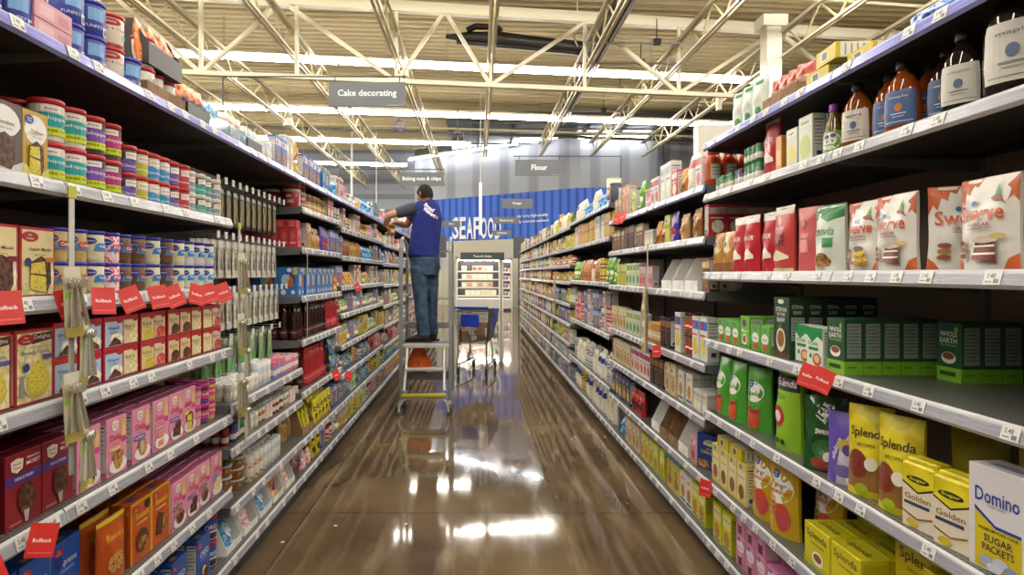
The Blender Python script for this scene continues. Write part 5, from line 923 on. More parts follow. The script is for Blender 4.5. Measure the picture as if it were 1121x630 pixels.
tray('L', ZT + .126, 2.45, .26, .2, .08, '#2a2622', 'black display tray of orange candy bags stacked on the tubs', hb=.17, name='candy_display_tray')
for i in range(3): in_tray('orcandy', 'L', ZT + .133, 2.37 + i * .09, 0, -.1, 'orange candy bag in the black raised tray, ' + ordn(i) + ' from the near end', 'orange candy bags in the raised tray', .3)
tray('L', ZT, 2.735, .2, .18, .07, '#2a2622', 'black tray of orange candy melt bags beside the brown tray', hb=.07, name='candy_display_tray')
for i in range(3): in_tray('orcandy', 'L', ZT + .006, 2.675 + i * .065, 0, -.1, 'orange candy melts bag in the low black tray, ' + ordn(i) + ' one', 'orange candy bags in the low tray', -.2)
ACR = mat('#b8ccd8', .1, trans=.75)
tray('L', ZT, 2.955, .22, .2, .08, ACR, 'clear acrylic tray of blue candy bags', hb=.12, name='acrylic_tray')
for i in range(2): in_tray('blcandy', 'L', ZT + .006, 2.91 + i * .1, 0, -.1, 'blue candy melts bag in the first clear tray, ' + ordn(i) + ' one', 'blue candy bags in the clear tray', .2)
tray('L', ZT, 3.19, .22, .2, .08, ACR, 'clear acrylic tray holding tall sprinkle jars', hb=.12, name='acrylic_tray')
for i in range(3): in_tray('s_jar', 'L', ZT + .006, 3.12 + i * .07, 0, 0, 'tall rainbow sprinkle jar in the second clear tray, ' + ordn(i) + ' one', 'sprinkle jars in the clear tray')
tray('L', ZT, 3.43, .22, .18, .07, '#2a2622', 'black tray with label at the far end of the clear trays', hb=.07, name='candy_display_tray')
for i in range(3): in_tray('s_jar2', 'L', ZT + .006, 3.36 + i * .07, 0, 0, 'blue and white sprinkle jar in the far black tray, ' + ordn(i) + ' one', 'sprinkle jars in the far black tray')
CUR[('L', T, False)] = 3.56
row('L', T, 286, 301, 's_jar2', 1, 2, n=3)
row('L', T, 302, 308, 'g_blue', 1, 1, n=2); row('L', T, 309, 314, 'g_whsm', 2, 1, n=2); row('L', T, 315, 332, 'ylcandy', 2, 2, jit=.1)
row('L', T, 333, 352, 'g_blue', 1, 1); row('L', T, 353, 362, 'bluebox', 1, 1); row('L', T, 363, 372, 'b_blue', 1, 1)
# bay 3: pegged sprinkle packets over small jars
mb_bar = []
def peg_row(z, y0, y1, dy, key, label, x_in=.12, hookl=.2, tagc=True):
    y = y0; i = 0
    while y < y1:
        e = tag(empty('peg_hook', (-(XF['L'] + .50), y, z), math.pi / 2), 'steel peg hook with white ticket, ' + ordn(i) + ' along the ' + label, 'hook', 'peg hooks in the ' + label)
        mb = MB(); mb.tube([(0, 0, 0), (0, -.5 + x_in - .02, 0), (0, -.5 + x_in - .03, .012)], .0025, '#8a8c8e', 6); mb.build('prong', e)
        if tagc: mb = MB(); mb.box(-.018, -.5 + x_in - .034, .0, .018, -.5 + x_in - .032, .035, '#c9c9c4'); mb.bar((0, 0, .02), (0, -.5 + x_in - .032, .02), .003, .003, '#8a8c8e'); mb.build('ticket', e)
        for k in range(3):
            put(key, (-(XF['L'] + x_in + .035 + k * .03), y, z - PR[key]['h'] - .003), math.pi / 2, PR[key]['desc'] + ', ' + ordn(i) + ' hook, ' + label + ', ' + ('front', 'middle', 'back')[k], PR[key]['desc'] + 's in the ' + label)
        y += dy; i += 1
pouch_p('pk_dark', 'decoration_packet', 'packet', 'dark hanging candle packet', .07, .02, .2, '#2c2624', [('r', .15, .1, .3, .8, '#b8a878'), ('r', .4, .1, .55, .8, '#b8a878'), ('r', .65, .1, .8, .8, '#b8a878'), ('r', .1, .84, .9, .96, '#c8c4b8')], seed=91, wrink=.002)
pouch_p('pk_sil', 'decoration_packet', 'packet', 'silver hanging piping tip packet', .07, .02, .2, 'foil', [('r', .1, .8, .9, .96, '#c8c4b8'), ('r', .2, .2, .4, .7, '#6a6660'), ('r', .6, .2, .8, .7, '#6a6660')], seed=92, wrink=.003)
pouch_p('pk_grn', 'decoration_packet', 'packet', 'green and clear hanging packet', .07, .02, .19, '#8a9c7a', [('r', .1, .8, .9, .96, '#c8c4b8'), ('r', .2, .1, .8, .4, '#4a9a4a'), ('e', .6, .5, .15, .1, '#3a4a8a')], seed=93, wrink=.004)
peg_row(2.02, 3.08, 4.2, .095, 'pk_dark', 'upper peg row'); peg_row(1.74, 3.08, 4.2, .095, 'pk_sil', 'middle peg row'); peg_row(1.46, 3.08, 4.2, .1, 'pk_sil', 'lower peg row'); peg_row(1.21, 3.08, 4.2, .16, 'pk_grn', 'lowest peg row')
Z = .917
CUR[('L', Z, False)] = 3.04
row('L', Z, 253, 284, 's_wht', 1, 7, gap=.002); row('L', Z, 285, 300, 's_jar2', 1, 4); row('L', Z, 301, 314, 'ice_tube2', 1, 8, gap=.003); row('L', Z, 315, 328, 'ice_tube', 1, 8, gap=.003)
Z = .70
CUR[('L', Z, False)] = 3.03
for k, a, b_ in (('s_red', 250, 256), ('s_pur', 257, 263), ('s_grn', 264, 270), ('s_yel', 271, 276), ('s_wht', 277, 285), ('s_org', 286, 293), ('s_pnk', 294, 300), ('s_brn', 301, 312), ('s_mix', 313, 318), ('s_pnk', 319, 328)): row('L', Z, a, b_, k, 1, 6, gap=.003)
Z = .415
row('L', Z, 250, 274, 'deli_b', 3, 3, gap=.01); row('L', Z, 276, 290, 's_jar', 1, 4); row('L', Z, 291, 309, 's_jar2', 1, 4); row('L', Z, 310, 326, 'b_tan', 1, 2, inset=.1)
Z = .165
for i in range(5):
    y = 3.14 + i * .235
    tray('L', Z, y, .2, .24, .035, 'paperwhite', 'white-fronted cardboard display tray, ' + ordn(i) + ' along the bottom left shelf', hb=.2, name='display_tray')
    key = ('blcandy', 'b_whs', 'blcandy', 'orcandy', 'b_whs')[i]
    if key == 'b_whs' and 'b_whs' not in PR: pouch_p('b_whs', 'candy_bag', 'bag', 'small clear bag of pink candies', .09, .05, .11, 'sprinkpink', [('r', .1, .8, .9, .95, '#d8d4cc')], seed=95, wrink=.01)
    for q in range(2): in_tray(key, 'L', Z + .006, y - .0, 0, -.15, PR[key]['desc'] + (', front' if q == 0 else ', back') + ' in ' + ordn(i) + ' bottom tray', 'candy bags in the bottom display trays', 0, .02 + q * .08)
# bay 4 of the left side
def end_row(side, Z, y, key, n, tiers, rz=None, dx=.0, start=.03, label=''):
    p = PR[key]; sg, r = along(side, y)
    for i in range(n):
        for t in range(tiers):
            lb = '%s, %s from the aisle, %s%s' % (p['desc'], ordn(i), ('' if tiers == 1 else ('lower tier, ', 'upper tier, ')[t]), label)
            put(key, (sg * (XF[side] + start + (i + .5) * (p['w'] + .004)), y, Z + .0005 + t * (p['h'] + .001)), rng.uniform(-.02, .02) if rz is None else rz, lb, p['desc'] + 's ' + label)
Z = 2.02
end_row('L', Z, 4.32, 'cherry', 3, 1, label='on the second shelf'); 
put('cherry', (-(XF['L'] + .03 + .066), 4.32, Z + .129), .1, 'large red tub stacked on another, nearest to the aisle', 'red tubs stacked on the second shelf')
CUR[('L', Z, False)] = 4.39
row('L', Z, 334, 339, 'cherry', 2, 1, n=1); row('L', Z, 340, 358, 'c_brn', 1, 2); row('L', Z, 359, 366, 'g_red', 1, 1); row('L', Z, 367, 373, 'c_wht', 1, 1)
Z = 1.74
end_row('L', Z, 4.29, 'reddrink', 6, 1, label='standing on the third shelf')
for i in range(3): put('redflat', (-(XF['L'] + .04 + .07 + i * .145), 4.29, Z + .137), 0, 'coral red carton lying on the standing ones, ' + ordn(i) + ' from the aisle', 'red cartons lying on the third shelf')
CUR[('L', Z, False)] = 4.33
row('L', Z, 335, 341, 'g_tan', 1, 2); row('L', Z, 342, 352, 'b_tan', 1, 2, jit=.1); row('L', Z, 353, 360, 'b_pur', 1, 1); row('L', Z, 361, 372, 'g_blue', 1, 1)
Z = 1.405
end_row('L', Z, 4.33, 'bluebox', 3, 1, label='on the fourth shelf')
CUR[('L', Z, False)] = 4.44
row('L', Z, 335, 366, 'bluebox', 1, 1); row('L', Z, 367, 373, 'ylcandy', 1, 1)
Z = 1.10
end_row('L', Z, 4.29, 'bsyr', 6, 1, label='near row, fifth shelf'); end_row('L', Z, 4.37, 'bsyr', 6, 1, label='second row, fifth shelf')
CUR[('L', Z, False)] = 4.41
row('L', Z, 337, 358, 'bsyr', 1, 2); row('L', Z, 359, 373, 'rsyr', 1, 2)
Z = .74
row('L', Z, 331, 336, 'bsyr', 1, 2); row('L', Z, 337, 356, 'rsyr', 1, 2); row('L', Z, 357, 363, 'bsyr', 1, 2); row('L', Z, 364, 373, 'b_mix', 2, 2)
Z = .41
tray('L', Z, 4.52, .3, .2, .05, 'carton', 'brown cardboard tray of yellow morsel bags', hb=.2); 
for i in range(3): in_tray('morsel', 'L', Z + .006, 4.43 + i * .09, 0, -.12, 'yellow morsel bag in the brown tray, ' + ordn(i) + ' one', 'morsel bags in the brown tray', .5)
CUR[('L', Z, False)] = 4.7
row('L', Z, 344, 364, 'morsel', 1, 3); row('L', Z, 365, 373, 'g_blue', 1, 2)
Z = .165
row('L', Z, 332, 342, 'b_whs', 1, 3, jit=.1); row('L', Z, 343, 352, 'b_yel', 1, 2); row('L', Z, 353, 358, 'g_blue', 1, 2); row('L', Z, 359, 366, 'c_red', 1, 2); row('L', Z, 367, 373, 'b_mallow', 1, 1)
# the remaining bays of the left side, mixed stock
FARY = 10.4
for bi, (y0, y1, lv) in enumerate(BAYS['L']):
    if bi < 4: continue
    if y0 >= FARY: continue
    for k, Z in enumerate(lv):
        zmax = (lv[k - 1] - Z - .05) if k else .32
        fill('L', Z, y0, y1, PAL['L%d' % min(k, 8)], zmax, bi * 17 + k, 1 if Z > 1.2 else 2, (1, 3) if y0 < 8 else (2, 4))
# ------------------------------------------------------------------ stock: right side, nearest bays
Z = 2.27
for y, dz, j in ((1.77, 0, .1), (1.50, 0, -.05), (1.60, .075, .12)): place('R', Z, y, 'bluebag', dz=dz, jit=j)
CUR[('R', Z, False)] = 0
CUR[('R', Z, False)] = 1.96
place('R', Z, 2.33, 'flatyel', 0, 'lower', jit=.05); place('R', Z, 2.265, 'flatyel', 0, 'upper', dz=.06, jit=-.05); place('R', Z, 2.10, 'flatyel', .02, 'lower')
tray('R', Z, 2.62, .3, .2, .06, 'carton', 'brown cardboard tray of red twisted bags on top right shelf')
for i in range(4): in_tray('redtwist', 'R', Z + .006, 2.51 + i * .07, 0, -.2, 'red twisted snack bag in the top right tray, ' + ordn(i) + ' one', 'red snack bags in the top right tray', .5)
for i in range(3): place('R', Z, 2.85 + i * .11, 'whgr', jit=.3)
Z = 1.99
place('R', Z, 1.505, 'syr_big', .0); place('R', Z, 1.33, 'syr_big', .0)
CUR[('R', Z, False)] = 0
for k, y, dp in (('syr_dk', 1.665, 0), ('syr_dk', 1.66, .09), ('syr_dk', 1.66, .18), ('syr_dkblue', 1.785, .05), ('syr_dkblue', 1.80, .14), ('syr_am', 1.90, 0), ('syr_am', 1.91, .09), ('syr_am', 1.92, .18), ('syr_am', 2.012, .035), ('syr_am', 2.025, .12), ('syr_am2', 2.125, 0), ('syr_am2', 2.14, .1)): place('R', Z, y, k, dp)
place('R', Z, 2.265, 'agave')
for i in range(3): place('R', Z, 2.41, 'pear2', i * .056, rowk=i, deep=3)
place('R', Z, 2.515, 'pear1'); place('R', Z, 2.515, 'pear1', .056)
CUR[('R', Z, False)] = 2.565
row('R', Z, 856, 846, 'orbox', 1, 2, n=1); row('R', Z, 845, 838, 'redb', 1, 1, n=1); row('R', Z, 830, 812, 's_grn', 2, 2); row('R', Z, 811, 800, 's_pur', 1, 2); row('R', Z, 799, 780, 's_grn', 1, 2)
Z = 1.567
CUR[('R', Z, False)] = 0
for k, y, dp, jt in (('sw_gran', 1.37, .02, 0), ('sw_gran', 1.575, 0, .0), ('sw_gran', 1.725, .02, .95), ('dkgrn', 1.81, .17, 0), ('sw_gran', 1.925, 0, .0), ('sw_brown', 2.11, .02, -.0), ('truv_bag', 2.30, 0, .12), ('truv_bag', 2.30, .12, 0), ('coral', 2.47, .03, .25), ('monkbag', 2.63, 0, 0), ('redb', 2.79, .02, 0), ('redb', 2.93, 0, .1), ('redb', 3.06, 0, 0), ('gvtan', 3.19, 0, 0), ('gvtan', 3.32, 0, 0)):
    if k == 'sw_gran' and dp == .02: place('R', Z, y, k, .06, jit=jt)
    else: place('R', Z, y, k, dp, jit=jt)
Z = 1.206
CUR[('R', Z, False)] = 0
for k in range(5):
    place('R', Z, 2.205, 'whole', k * .066, rowk=k, deep=5); 
    if k < 3: place('R', Z, 2.03, 'whole', .27 + k * .066, rowk=k, deep=5); place('R', Z, 1.60, 'whole', .27 + k * .066, rowk=k, deep=5)
place('R', Z, 2.345, 'truvia'); place('R', Z, 2.345, 'truvia', .064, rowk=1, deep=2); place('R', Z, 2.47, 'truvia', .02)
for k in range(5): place('R', Z, 2.60, 'raw', k * .073 , rowk=k, deep=5)
place('R', Z, 2.745, 'gvst'); place('R', Z, 2.84, 'gvst', .0); place('R', Z, 2.84, 'gvst', .055)
for k in range(3): place('R', Z, 2.955, 'monk', k * .074, rowk=k, deep=3)
for i in range(3): place('R', Z, 3.06 + i * .09, 'gvst', 0); place('R', Z, 3.06 + i * .09, 'gvst', .056, rowk=1, deep=2)
for i in range(2): place('R', Z, 2.92 + i * .29, 'limebox', .24, dz=.152 if False else 0)
Z = .816
CUR[('R', Z, False)] = 0
for k, y, dp, jt in (('gvstev', 3.11, 0, .1), ('gvstev', 3.28, .0, 0), ('gvstev', 2.93, .02, .35), ('dkgrn', 2.80, .14, .1), ('lime', 2.62, 0, .12), ('dkgrn', 2.34, 0, .85), ('purple', 2.19, .0, .55), ('splpouch', 2.075, .0, .6), ('splpouch', 1.925, .0, .4), ('spl_dk', 1.86, .2, .6), ('spl_dk', 1.62, .2, .7), ('sugbag', 1.80, .0, .15), ('sugbag', 1.675, .0, .15), ('sugbag', 1.67, .09, .1), ('domino', 1.53, 0, .1), ('domino', 1.365, 0, .0)):
    place('R', Z, y, k, dp, jit=jt)
for i in range(2): place('R', Z, 1.42, 'brsug', .2, dz=i * .08, jit=.2 * i)
Z = .445
CUR[('R', Z, False)] = 0
for k in range(4):
    for y in (2.33, 2.15): place('R', Z, y, 'splbox', k * .104, 'lower', k, 4)
    if k > 1: place('R', Z, 2.33, 'splbox', k * .104, 'upper', k, 4, dz=.156)
place('R', Z, 1.93, 'splbig', .1); place('R', Z, 1.93, 'splbig', .22, rowk=1, deep=2); place('R', Z, 1.69, 'splbig', 0.02)
for y, dp, jt in ((2.54, .13, .1), (2.65, 0, .2), (2.83, .0, .1)): place('R', Z, y, 'gvsweet', dp, jit=jt)
for i in range(4):
    for k in range(2): place('R', Z, 2.99 + i * .108, 'gvsm', k * .065, '', k, 2)
place('R', Z, 3.06, 'flatyel', 0, 'upper', dz=.201); place('R', Z, 3.22, 'flatyel', 0, 'upper', dz=.201)
Z = .13
CUR[('R', Z, False)] = 0
for i in range(3):
    for k in range(3): place('R', Z, 2.28 + i * .128, 'pinkmag', k * .085 + .05, 'lower', k, 3)
    for k in range(2): place('R', Z, 2.28 + i * .128, 'pinkmag', k * .085 + .06, 'upper', k, 3, dz=.141)
for i in range(4):
    for k in range(2):
        place('R', Z, 2.68 + i * .108, 'gvpink', k * .065, 'lower', k, 2)
        if i: place('R', Z, 2.68 + i * .108, 'gvpink', k * .065, 'upper', k, 2, dz=.151)
for i in range(2): place('R', Z, 3.17 + i * .125, 'yelmix'); place('R', Z, 3.17 + i * .125, 'yelmix', .06, rowk=1, deep=2)
# third and fourth right-hand bays
def seq(side, Z, items, **k):
    for it in items:
        row(side, Z, it[0], it[1], it[2], *(it[3:]), **k)
for y, kk in ((5.95, 'dkcan'), (6.1, 'towel'), (6.26, 'b_blue'), (6.48, 'b_blue')): place('R', 2.23, y, kk)
CUR[('R', 2.23, False)] = 6.62
Z = 2.05
end_row('R', Z, 3.44, 'honey', 5, 1, start=.02, label='third right top shelf')
CUR[('R', Z, False)] = 3.50
seq('R', Z, ((767, 760, 'g_wred', 1, 2), (759, 750, 'b_flred', 1, 1), (749, 742, 'b_ornut', 1, 1), (741, 735, 'g_red', 1, 1), (734, 722, 'g_nutr', 1, 1), (721, 712, 'g_wred', 1, 1), (711, 704, 'c_pnk', 1, 1), (703, 697, 'b_grn', 1, 1), (696, 690, 'g_ygr', 1, 1), (689, 680, 'g_peach', 1, 1), (679, 672, 'g_tan', 1, 1)))
Z = 1.765
end_row('R', Z, 3.45, 'g_red', 4, 1, start=.03, label='third right second shelf')
CUR[('R', Z, False)] = 3.52
seq('R', Z, ((765, 752, 'b_nuts', 1, 2), (751, 740, 'b_tan', 1, 1), (739, 734, 'b_pur', 1, 1), (733, 728, 'g_ygr', 1, 1), (727, 715, 'b_ornut', 1, 1), (714, 705, 'g_whsm', 1, 1), (704, 695, 'g_brn', 1, 1), (694, 683, 'g_dark', 1, 1), (682, 670, 'g_brn', 1, 1)))
Z = 1.457
for i in range(3):
    tray('R', Z, 3.7 + i * .24, .22, .26, .06, 'paperwhite', 'white slanted display tray on the third right shelf, ' + ordn(i) + ' one', hb=.2)
CUR[('R', Z, False)] = 3.42
place('R', Z, 3.46, 'g_brn'); place('R', Z, 3.46, 'g_cook', .06); CUR[('R', Z, False)] = 4.32
seq('R', Z, ((714, 700, 'g_pink', 1, 1), (699, 686, 'g_wgrn', 1, 1), (685, 676, 'g_ygr', 1, 1), (675, 670, 'b_grn', 1, 1)))
Z = 1.06
seq('R', Z, ((772, 758, 'j_hi', 1, 1), (757, 746, 'c_pot', 2, 1), (745, 735, 'j_hi', 1, 2), (734, 722, 'g_dark', 1, 2), (721, 706, 'c_tan', 1, 2), (705, 685, 'g_wgrn', 1, 1), (684, 670, 'g_cook', 1, 1)))
Z = .76
seq('R', Z, ((772, 758, 'g_whsm', 1, 3), (757, 740, 'whmix', 1, 4), (739, 726, 'g_cook', 1, 3), (725, 712, 'g_dark', 1, 2), (711, 690, 'g_wred', 1, 2), (689, 670, 'g_cook', 1, 1)))
Z = .44
CUR[('R', Z, False)] = 3.40
place('R', Z, 3.52, 'cornbread', .0, jit=.5, inset=.07); place('R', Z, 3.66, 'g_pink', .0); place('R', Z, 3.72, 'g_pink', .06)
for i in range(4): tray('R', Z, 3.84 + i * .2, .18, .24, .06, 'carton' if i in (1, 2) else 'paperwhite', 'open cardboard display tray on the sixth right shelf, ' + ordn(i) + ' one', hb=.2)
CUR[('R', Z, False)] = 4.58
seq('R', Z, ((702, 690, 'b_red', 1, 1), (689, 670, 'g_navy', 1, 1)))
Z = .13
seq('R', Z, ((772, 758, 'yelmix', 1, 2), (757, 744, 'whmix', 1, 2), (743, 728, 'yelmix2', 1, 2), (727, 714, 'yelmix', 1, 2), (713, 700, 'g_ylw', 1, 2), (699, 684, 'g_cook', 1, 2), (683, 676, 'b_blue', 1, 1)))
for bi in (4, 5):
    y0, y1, lv = BAYS['R'][bi]
    pals = (['b_flour', 'b_flour', 'b_blue', 'b_flblu'], ['g_peach', 'g_org', 'g_nutr', 'g_peach'], ['b_grn', 'b_flred', 'b_orng', 'b_flred', 'c_yel', 'b_flour'], ['g_red', 'c_red', 'g_wred', 'b_flour', 'g_blue'], ['b_flblu', 'b_flour', 'b_flblu', 'c_wht'], ['b_flblu', 'b_mallow', 'b_flblu', 'c_yel', 'b_flour'])
    for k, Z in enumerate(lv): fill('R', Z, y0, y1, pals[k], (lv[k - 1] - Z - .05) if k else .3, 300 + bi * 9 + k, 2 if Z < 1.2 else 1, (2, 4))
for bi, (y0, y1, lv) in enumerate(BAYS['R']):
    if bi < 6 or y0 >= FARY: continue
    for k, Z in enumerate(lv): fill('R', Z, y0, y1, PAL['R%d' % min(k, 7)], (lv[k - 1] - Z - .05) if k else .32, 500 + bi * 13 + k, 1 if Z > 1.2 else 1, (2, 4))
# the last metres of both runs: packets a pixel or two wide, one mass per shelf
def mass(side, bi, y0, y1, Z, zmax, pal, seed):
    r = random.Random(seed); mb = MB(); sg, rot = along(side, 0); y = .02; L = y1 - y0
    while y < L - .1:
        w_ = r.uniform(.07, .16); h = min(zmax, r.uniform(.14, .25)); d = r.uniform(.05, .1); x0 = .03 + r.uniform(0, .02)
        c = r.choice(['#c8b434', '#4a6a2a', '#a81e26', '#3460a8', '#d6d0c6', '#c88c24', '#b8bca8', '#8a5a30']) if side == 'R' else r.choice(['#a81e26', '#c8b434', '#3460a8', '#d6d0c6', '#c898a0', '#8a5a30', '#4c3a98'])
        mb.box(y, x0, 0, y + w_, x0 + d, h, c, .008); mb.box(y + w_ * .15, x0 - .002, h * .35, y + w_ * .85, x0 + .004, h * .7, '#d6d2c6'); y += w_ + .008
    o = mb.build('assorted_groceries', loc=(sg * XF[side], y0 if side == 'L' else y1, Z + .001), rz=rot); sh, bw = shelf_words(side, (y0 + y1) / 2, Z)
    tag(o, 'far-off mixed packets on the ' + sh + ' of the ' + bw, 'groceries', kind='stuff')
for side in 'LR':
    for bi, (y0, y1, lv) in enumerate(BAYS[side]):
        if y0 < FARY: continue
        for k, Z in enumerate(lv): mass(side, bi, y0, y1, Z, (lv[k - 1] - Z - .05) if k else .25, None, bi * 20 + k)
# clip strips
def strip(side, y, ztop, zbot, key, n, label, start=.28, off=0.0):
    sg, r = along(side, y); x = sg * (XF[side] - .03 - off)
    mb = MB(); mb.box(-.012, -.001, -(ztop - zbot), .012, .001, 0, mat('#c2c2ba', .25)); mb.box(-.018, -.004, -.02, .018, .001, .012, '#b8b43c')
    tag(mb.build('clip_strip', loc=(x, y, ztop), rz=r), 'pale plastic clip strip hanging at the ' + label, 'clip strip')
    for i in range(n):
        z = ztop - start - i * (ztop - zbot - start) / n
        s = 1 if i % 2 else -1
        put(key, (x + -sg * .022, y + s * .02, z - PR[key]['h']), r + s * .25, PR[key]['desc'] + ', ' + ordn(i) + ' down the strip, ' + label, PR[key]['desc'] + 's on the strip at the ' + label, (0, s * .05))
def utensil(key, desc):
    mb = MB(); w_, h_ = .06, .2; card = mat('#b4ac92', .3); met = mat('#d2cec2', .22, .75)
    mb.box(-w_ / 2, -.001, .0, w_ / 2, .001, h_, card); mb.box(-w_ / 2, -.0015, 0, w_ / 2, .0015, .03, '#a8984a'); mb.box(-w_ / 2 + .004, -.0018, h_ - .03, w_ / 2 - .004, -.001, h_, '#cac6b6'); mb.box(-w_ * .42, -.002, h_ * .55, -w_ * .2, -.001, h_ * .65, '#8ab02c')
    cm = MB()
    for i, (dx, a) in enumerate(((-.008, -.08), (.004, .0), (.014, .08))):
        cm.tube([(dx, -.006 - i * .003, .14), (dx * 1.6 + a * .12, -.008 - i * .003, .03)], [(.003, .006), (.003, .011)], met, 8); cm.lathe([(.0, -.012), (.012, -.009), (.017, 0), (.015, .003)], met, 14, M=Matrix.Translation((dx, -.014 - i * .003, .155)) @ Matrix.Rotation(math.pi / 2, 4, 'X') @ Matrix.Scale(.9, 4))
    product(key, 'measuring_spoon_pack', 'utensil pack', desc, w_, .03, h_, [('backing_card', mb.mesh('measuring_spoon_pack')), ('measuring_spoons', cm.mesh('measuring_spoons'))])
    PR[key]['parts'][0] = ('measuring_spoon_pack', PR[key]['parts'][0][1])
utensil('spoon', 'carded metal measuring spoon pack')
strip('L', 1.785, 1.80, .98, 'spoon', 4, 'near left shelves', .22); strip('L', 3.045, 1.80, .78, 'spoon', 6, 'far end of the frosting shelves', .14)
pouch_p('whisk', 'brush_pack', 'utensil pack', 'hanging pack with cream wooden brush', .06, .03, .13, '#b8a884', [('e', .5, .7, .4, .2, '#d8d0b4'), ('r', .3, .1, .7, .6, '#b09058')], seed=97, wrink=.004)
strip('R', 4.42, 1.76, 1.0, 'whisk', 4, 'third right section', .28); strip('R', 9.6, 1.68, .9, 'whisk', 4, 'far right oil shelves', .2)
mb = MB(); mb.box(-.006, -.001, -.62, .006, .001, 0, mat('#a8a89e', .3)); tag(mb.build('clip_strip', loc=(-1.165, 4.25, 1.74), rz=math.pi / 2), 'narrow pale plastic strip hanging before the dark syrup bottles', 'clip strip')
# white carton standing on the top shelf of the third right section
w_, h_ = .42, .46
mb = MB(); mb.box(-w_ / 2, -.05, 0, w_ / 2, .05, h_, '#d8d4c8', .003)
arc = lambda a0, a1, r0, r1, n=14: [(.55 + r1 * math.cos(a0 + (a1 - a0) * i / n) * .9, .52 + r1 * math.sin(a0 + (a1 - a0) * i / n)) for i in range(n + 1)] + [(.55 + r0 * math.cos(a1 + (a0 - a1) * i / n) * .9, .52 + r0 * math.sin(a1 + (a0 - a1) * i / n)) for i in range(n + 1)]
design(mb, [('p', arc(2.6, .55, .2, .37), '#3a4a7a'), ('p', arc(2.56, .59, .22, .35), '#d8d4c8'), ('t', 'Martha', .44, .8, .085, '#3a4a7a', .3, 14), ('t', 'White', .74, .79, .085, '#3a4a7a', .22, -16), ('t', 'since 1899', .55, .66, .04, '#3a4a7a', .3)], lambda u, v, o: ((u - .5) * w_, -.05 - o, v * h_), w_ / h_, .0008)
tag(mb.build('header_box', loc=(1.62, 3.98, 2.052)), 'tall white carton with arched blue lettering above the orange jars', 'box')
# pink cartons among the blue tubs
box_p('pinkpk', 'cake_kit_box', 'box', 'flat pink carton', .16, .1, .055, '#c88a96', [('r', .1, .2, .5, .8, '#d8a4ac'), ('r', .6, .2, .9, .7, '#b86a7c')], [('r', .1, .2, .9, .8, '#d09aa2')])
for t in range(2): place('L', T, 1.80, 'pinkpk', 0, ('lower', 'upper')[t], dz=t * .056)
# ------------------------------------------------------------------ rolling ladder
GS = mat('#8b8d8e', .35, .35, noise=6); GD = mat('#5f6163', .4, .3); AL_ = mat('#c4c5c0', .3, .4); YEL = mat('#c8b820', .5)
lx0, lx1 = -.855, -.315   # the two sides of the ladder
e = tag(empty('rolling_ladder', ((lx0 + lx1) / 2, 6.8, 0)), 'grey steel rolling ladder with yellow bottom step, under the worker', 'ladder')
O = Vector(((lx0 + lx1) / 2, 6.8, 0)); hw = (lx1 - lx0) / 2
def L_(x, y, z): return (x, y, z)
for s in (-1, 1):  # front stringers of pale tube, standing outside the steps
    mb = MB(); mb.tube([(s * (hw - .045), .06, .26), (s * (hw - .055), .18, .5), (s * (hw - .06), .28, .74)], .019, AL_, 10); mb.build('front_stringer', e)
mb = MB()  # bent foot hoop under the yellow step
mb.tube([(-hw, -.02, .0), (-hw, -.0, .09), (-hw + .02, .01, .15), (-hw + .07, .02, .185), (hw - .07, .02, .185), (hw - .02, .01, .15), (hw, -.0, .09), (hw, -.02, .0)], .014, AL_, 10); hoop = mb.build('foot_hoop', e)
for s in (-1, 1): mb = MB(); mb.lathe([(.024, 0), (.024, .035), (.018, .045)], '#4a4a48', 12, ox=s * hw, oy=-.02); mb.build('rubber_foot', hoop)
mb = MB(); mb.box(-hw + .03, -.01, .2, hw - .03, .16, .215, GD)
for i in range(24): mb.box(-hw + .03 + i * .02, -.014, .205, -hw + .042 + i * .02, -.002, .24, YEL)
mb.box(-hw + .03, -.006, .205, hw - .03, .03, .236, YEL, .003); mb.build('yellow_step', e)
mb = MB(); mb.box(-hw + .05, .12, .47, hw - .05, .15, .505, AL_, .004); mb.box(-hw + .05, .15, .485, hw - .05, .28, .495, GD); mb.build('middle_step', e)
mb = MB(); mb.box(-hw + .01, .24, .715, hw, .275, .76, AL_, .004); mb.box(-hw + .01, .275, .735, hw, .86, .75, GD)
for i in range(12): mb.box(-hw + .02, .3 + i * .046, .75, hw - .01, .315 + i * .046, .756, GS)
mb.build('platform', e)
for s in (-1, 1):
    mb = MB(); x = s * (hw + .012)
    mb.box(x - .022, .26, .06, x + .022, .30, 1.86 if s < 0 else 1.82, GS, .004); mb.build('front_post', e)
    mb = MB(); x2 = s * (hw + .012); mb.box(x2 - .02, .88, .06, x2 + .02, .92, 1.75, GS, .004); mb.build('rear_post', e)
    mb = MB(); mb.tube([(x, .28, 1.8), (x, .29, 1.9), (x, .36, 1.96), (x, .45, 1.98), (x, .8, 1.94), (x, .89, 1.86), (x, .9, 1.75)], .017, GS, 8); mb.build('hand_rail', e)
    mb = MB(); mb.bar((x, .28, 1.3), (x, .9, 1.3), .03, .03, GS); mb.bar((x, .28, .95), (x, .9, .95), .03, .03, GS); mb.build('side_bar', e)
    mb = MB(); mb.bar((x, .02, .1), (x, .92, .1), .035, .035, GS); mb.build('base_bar', e)
    for y in (.34, .88):
        w0 = MB(); w0.lathe([(.01, -.015), (.045, -.013), (.048, 0), (.045, .013), (.01, .015)], '#2a2a2a', 16, M=Matrix.Translation((s * (hw - .02), y, .05)) @ Matrix.Rotation(math.pi / 2, 4, 'Y')); w0.box(s * (hw - .02) - .022, y - .02, .05, s * (hw - .02) + .022, y + .02, .1, GD); w0.build('caster', e)
mb = MB(); mb.box(-hw, .90, .88, hw, .93, .96, GS, .004); mb.build('toe_board', e)
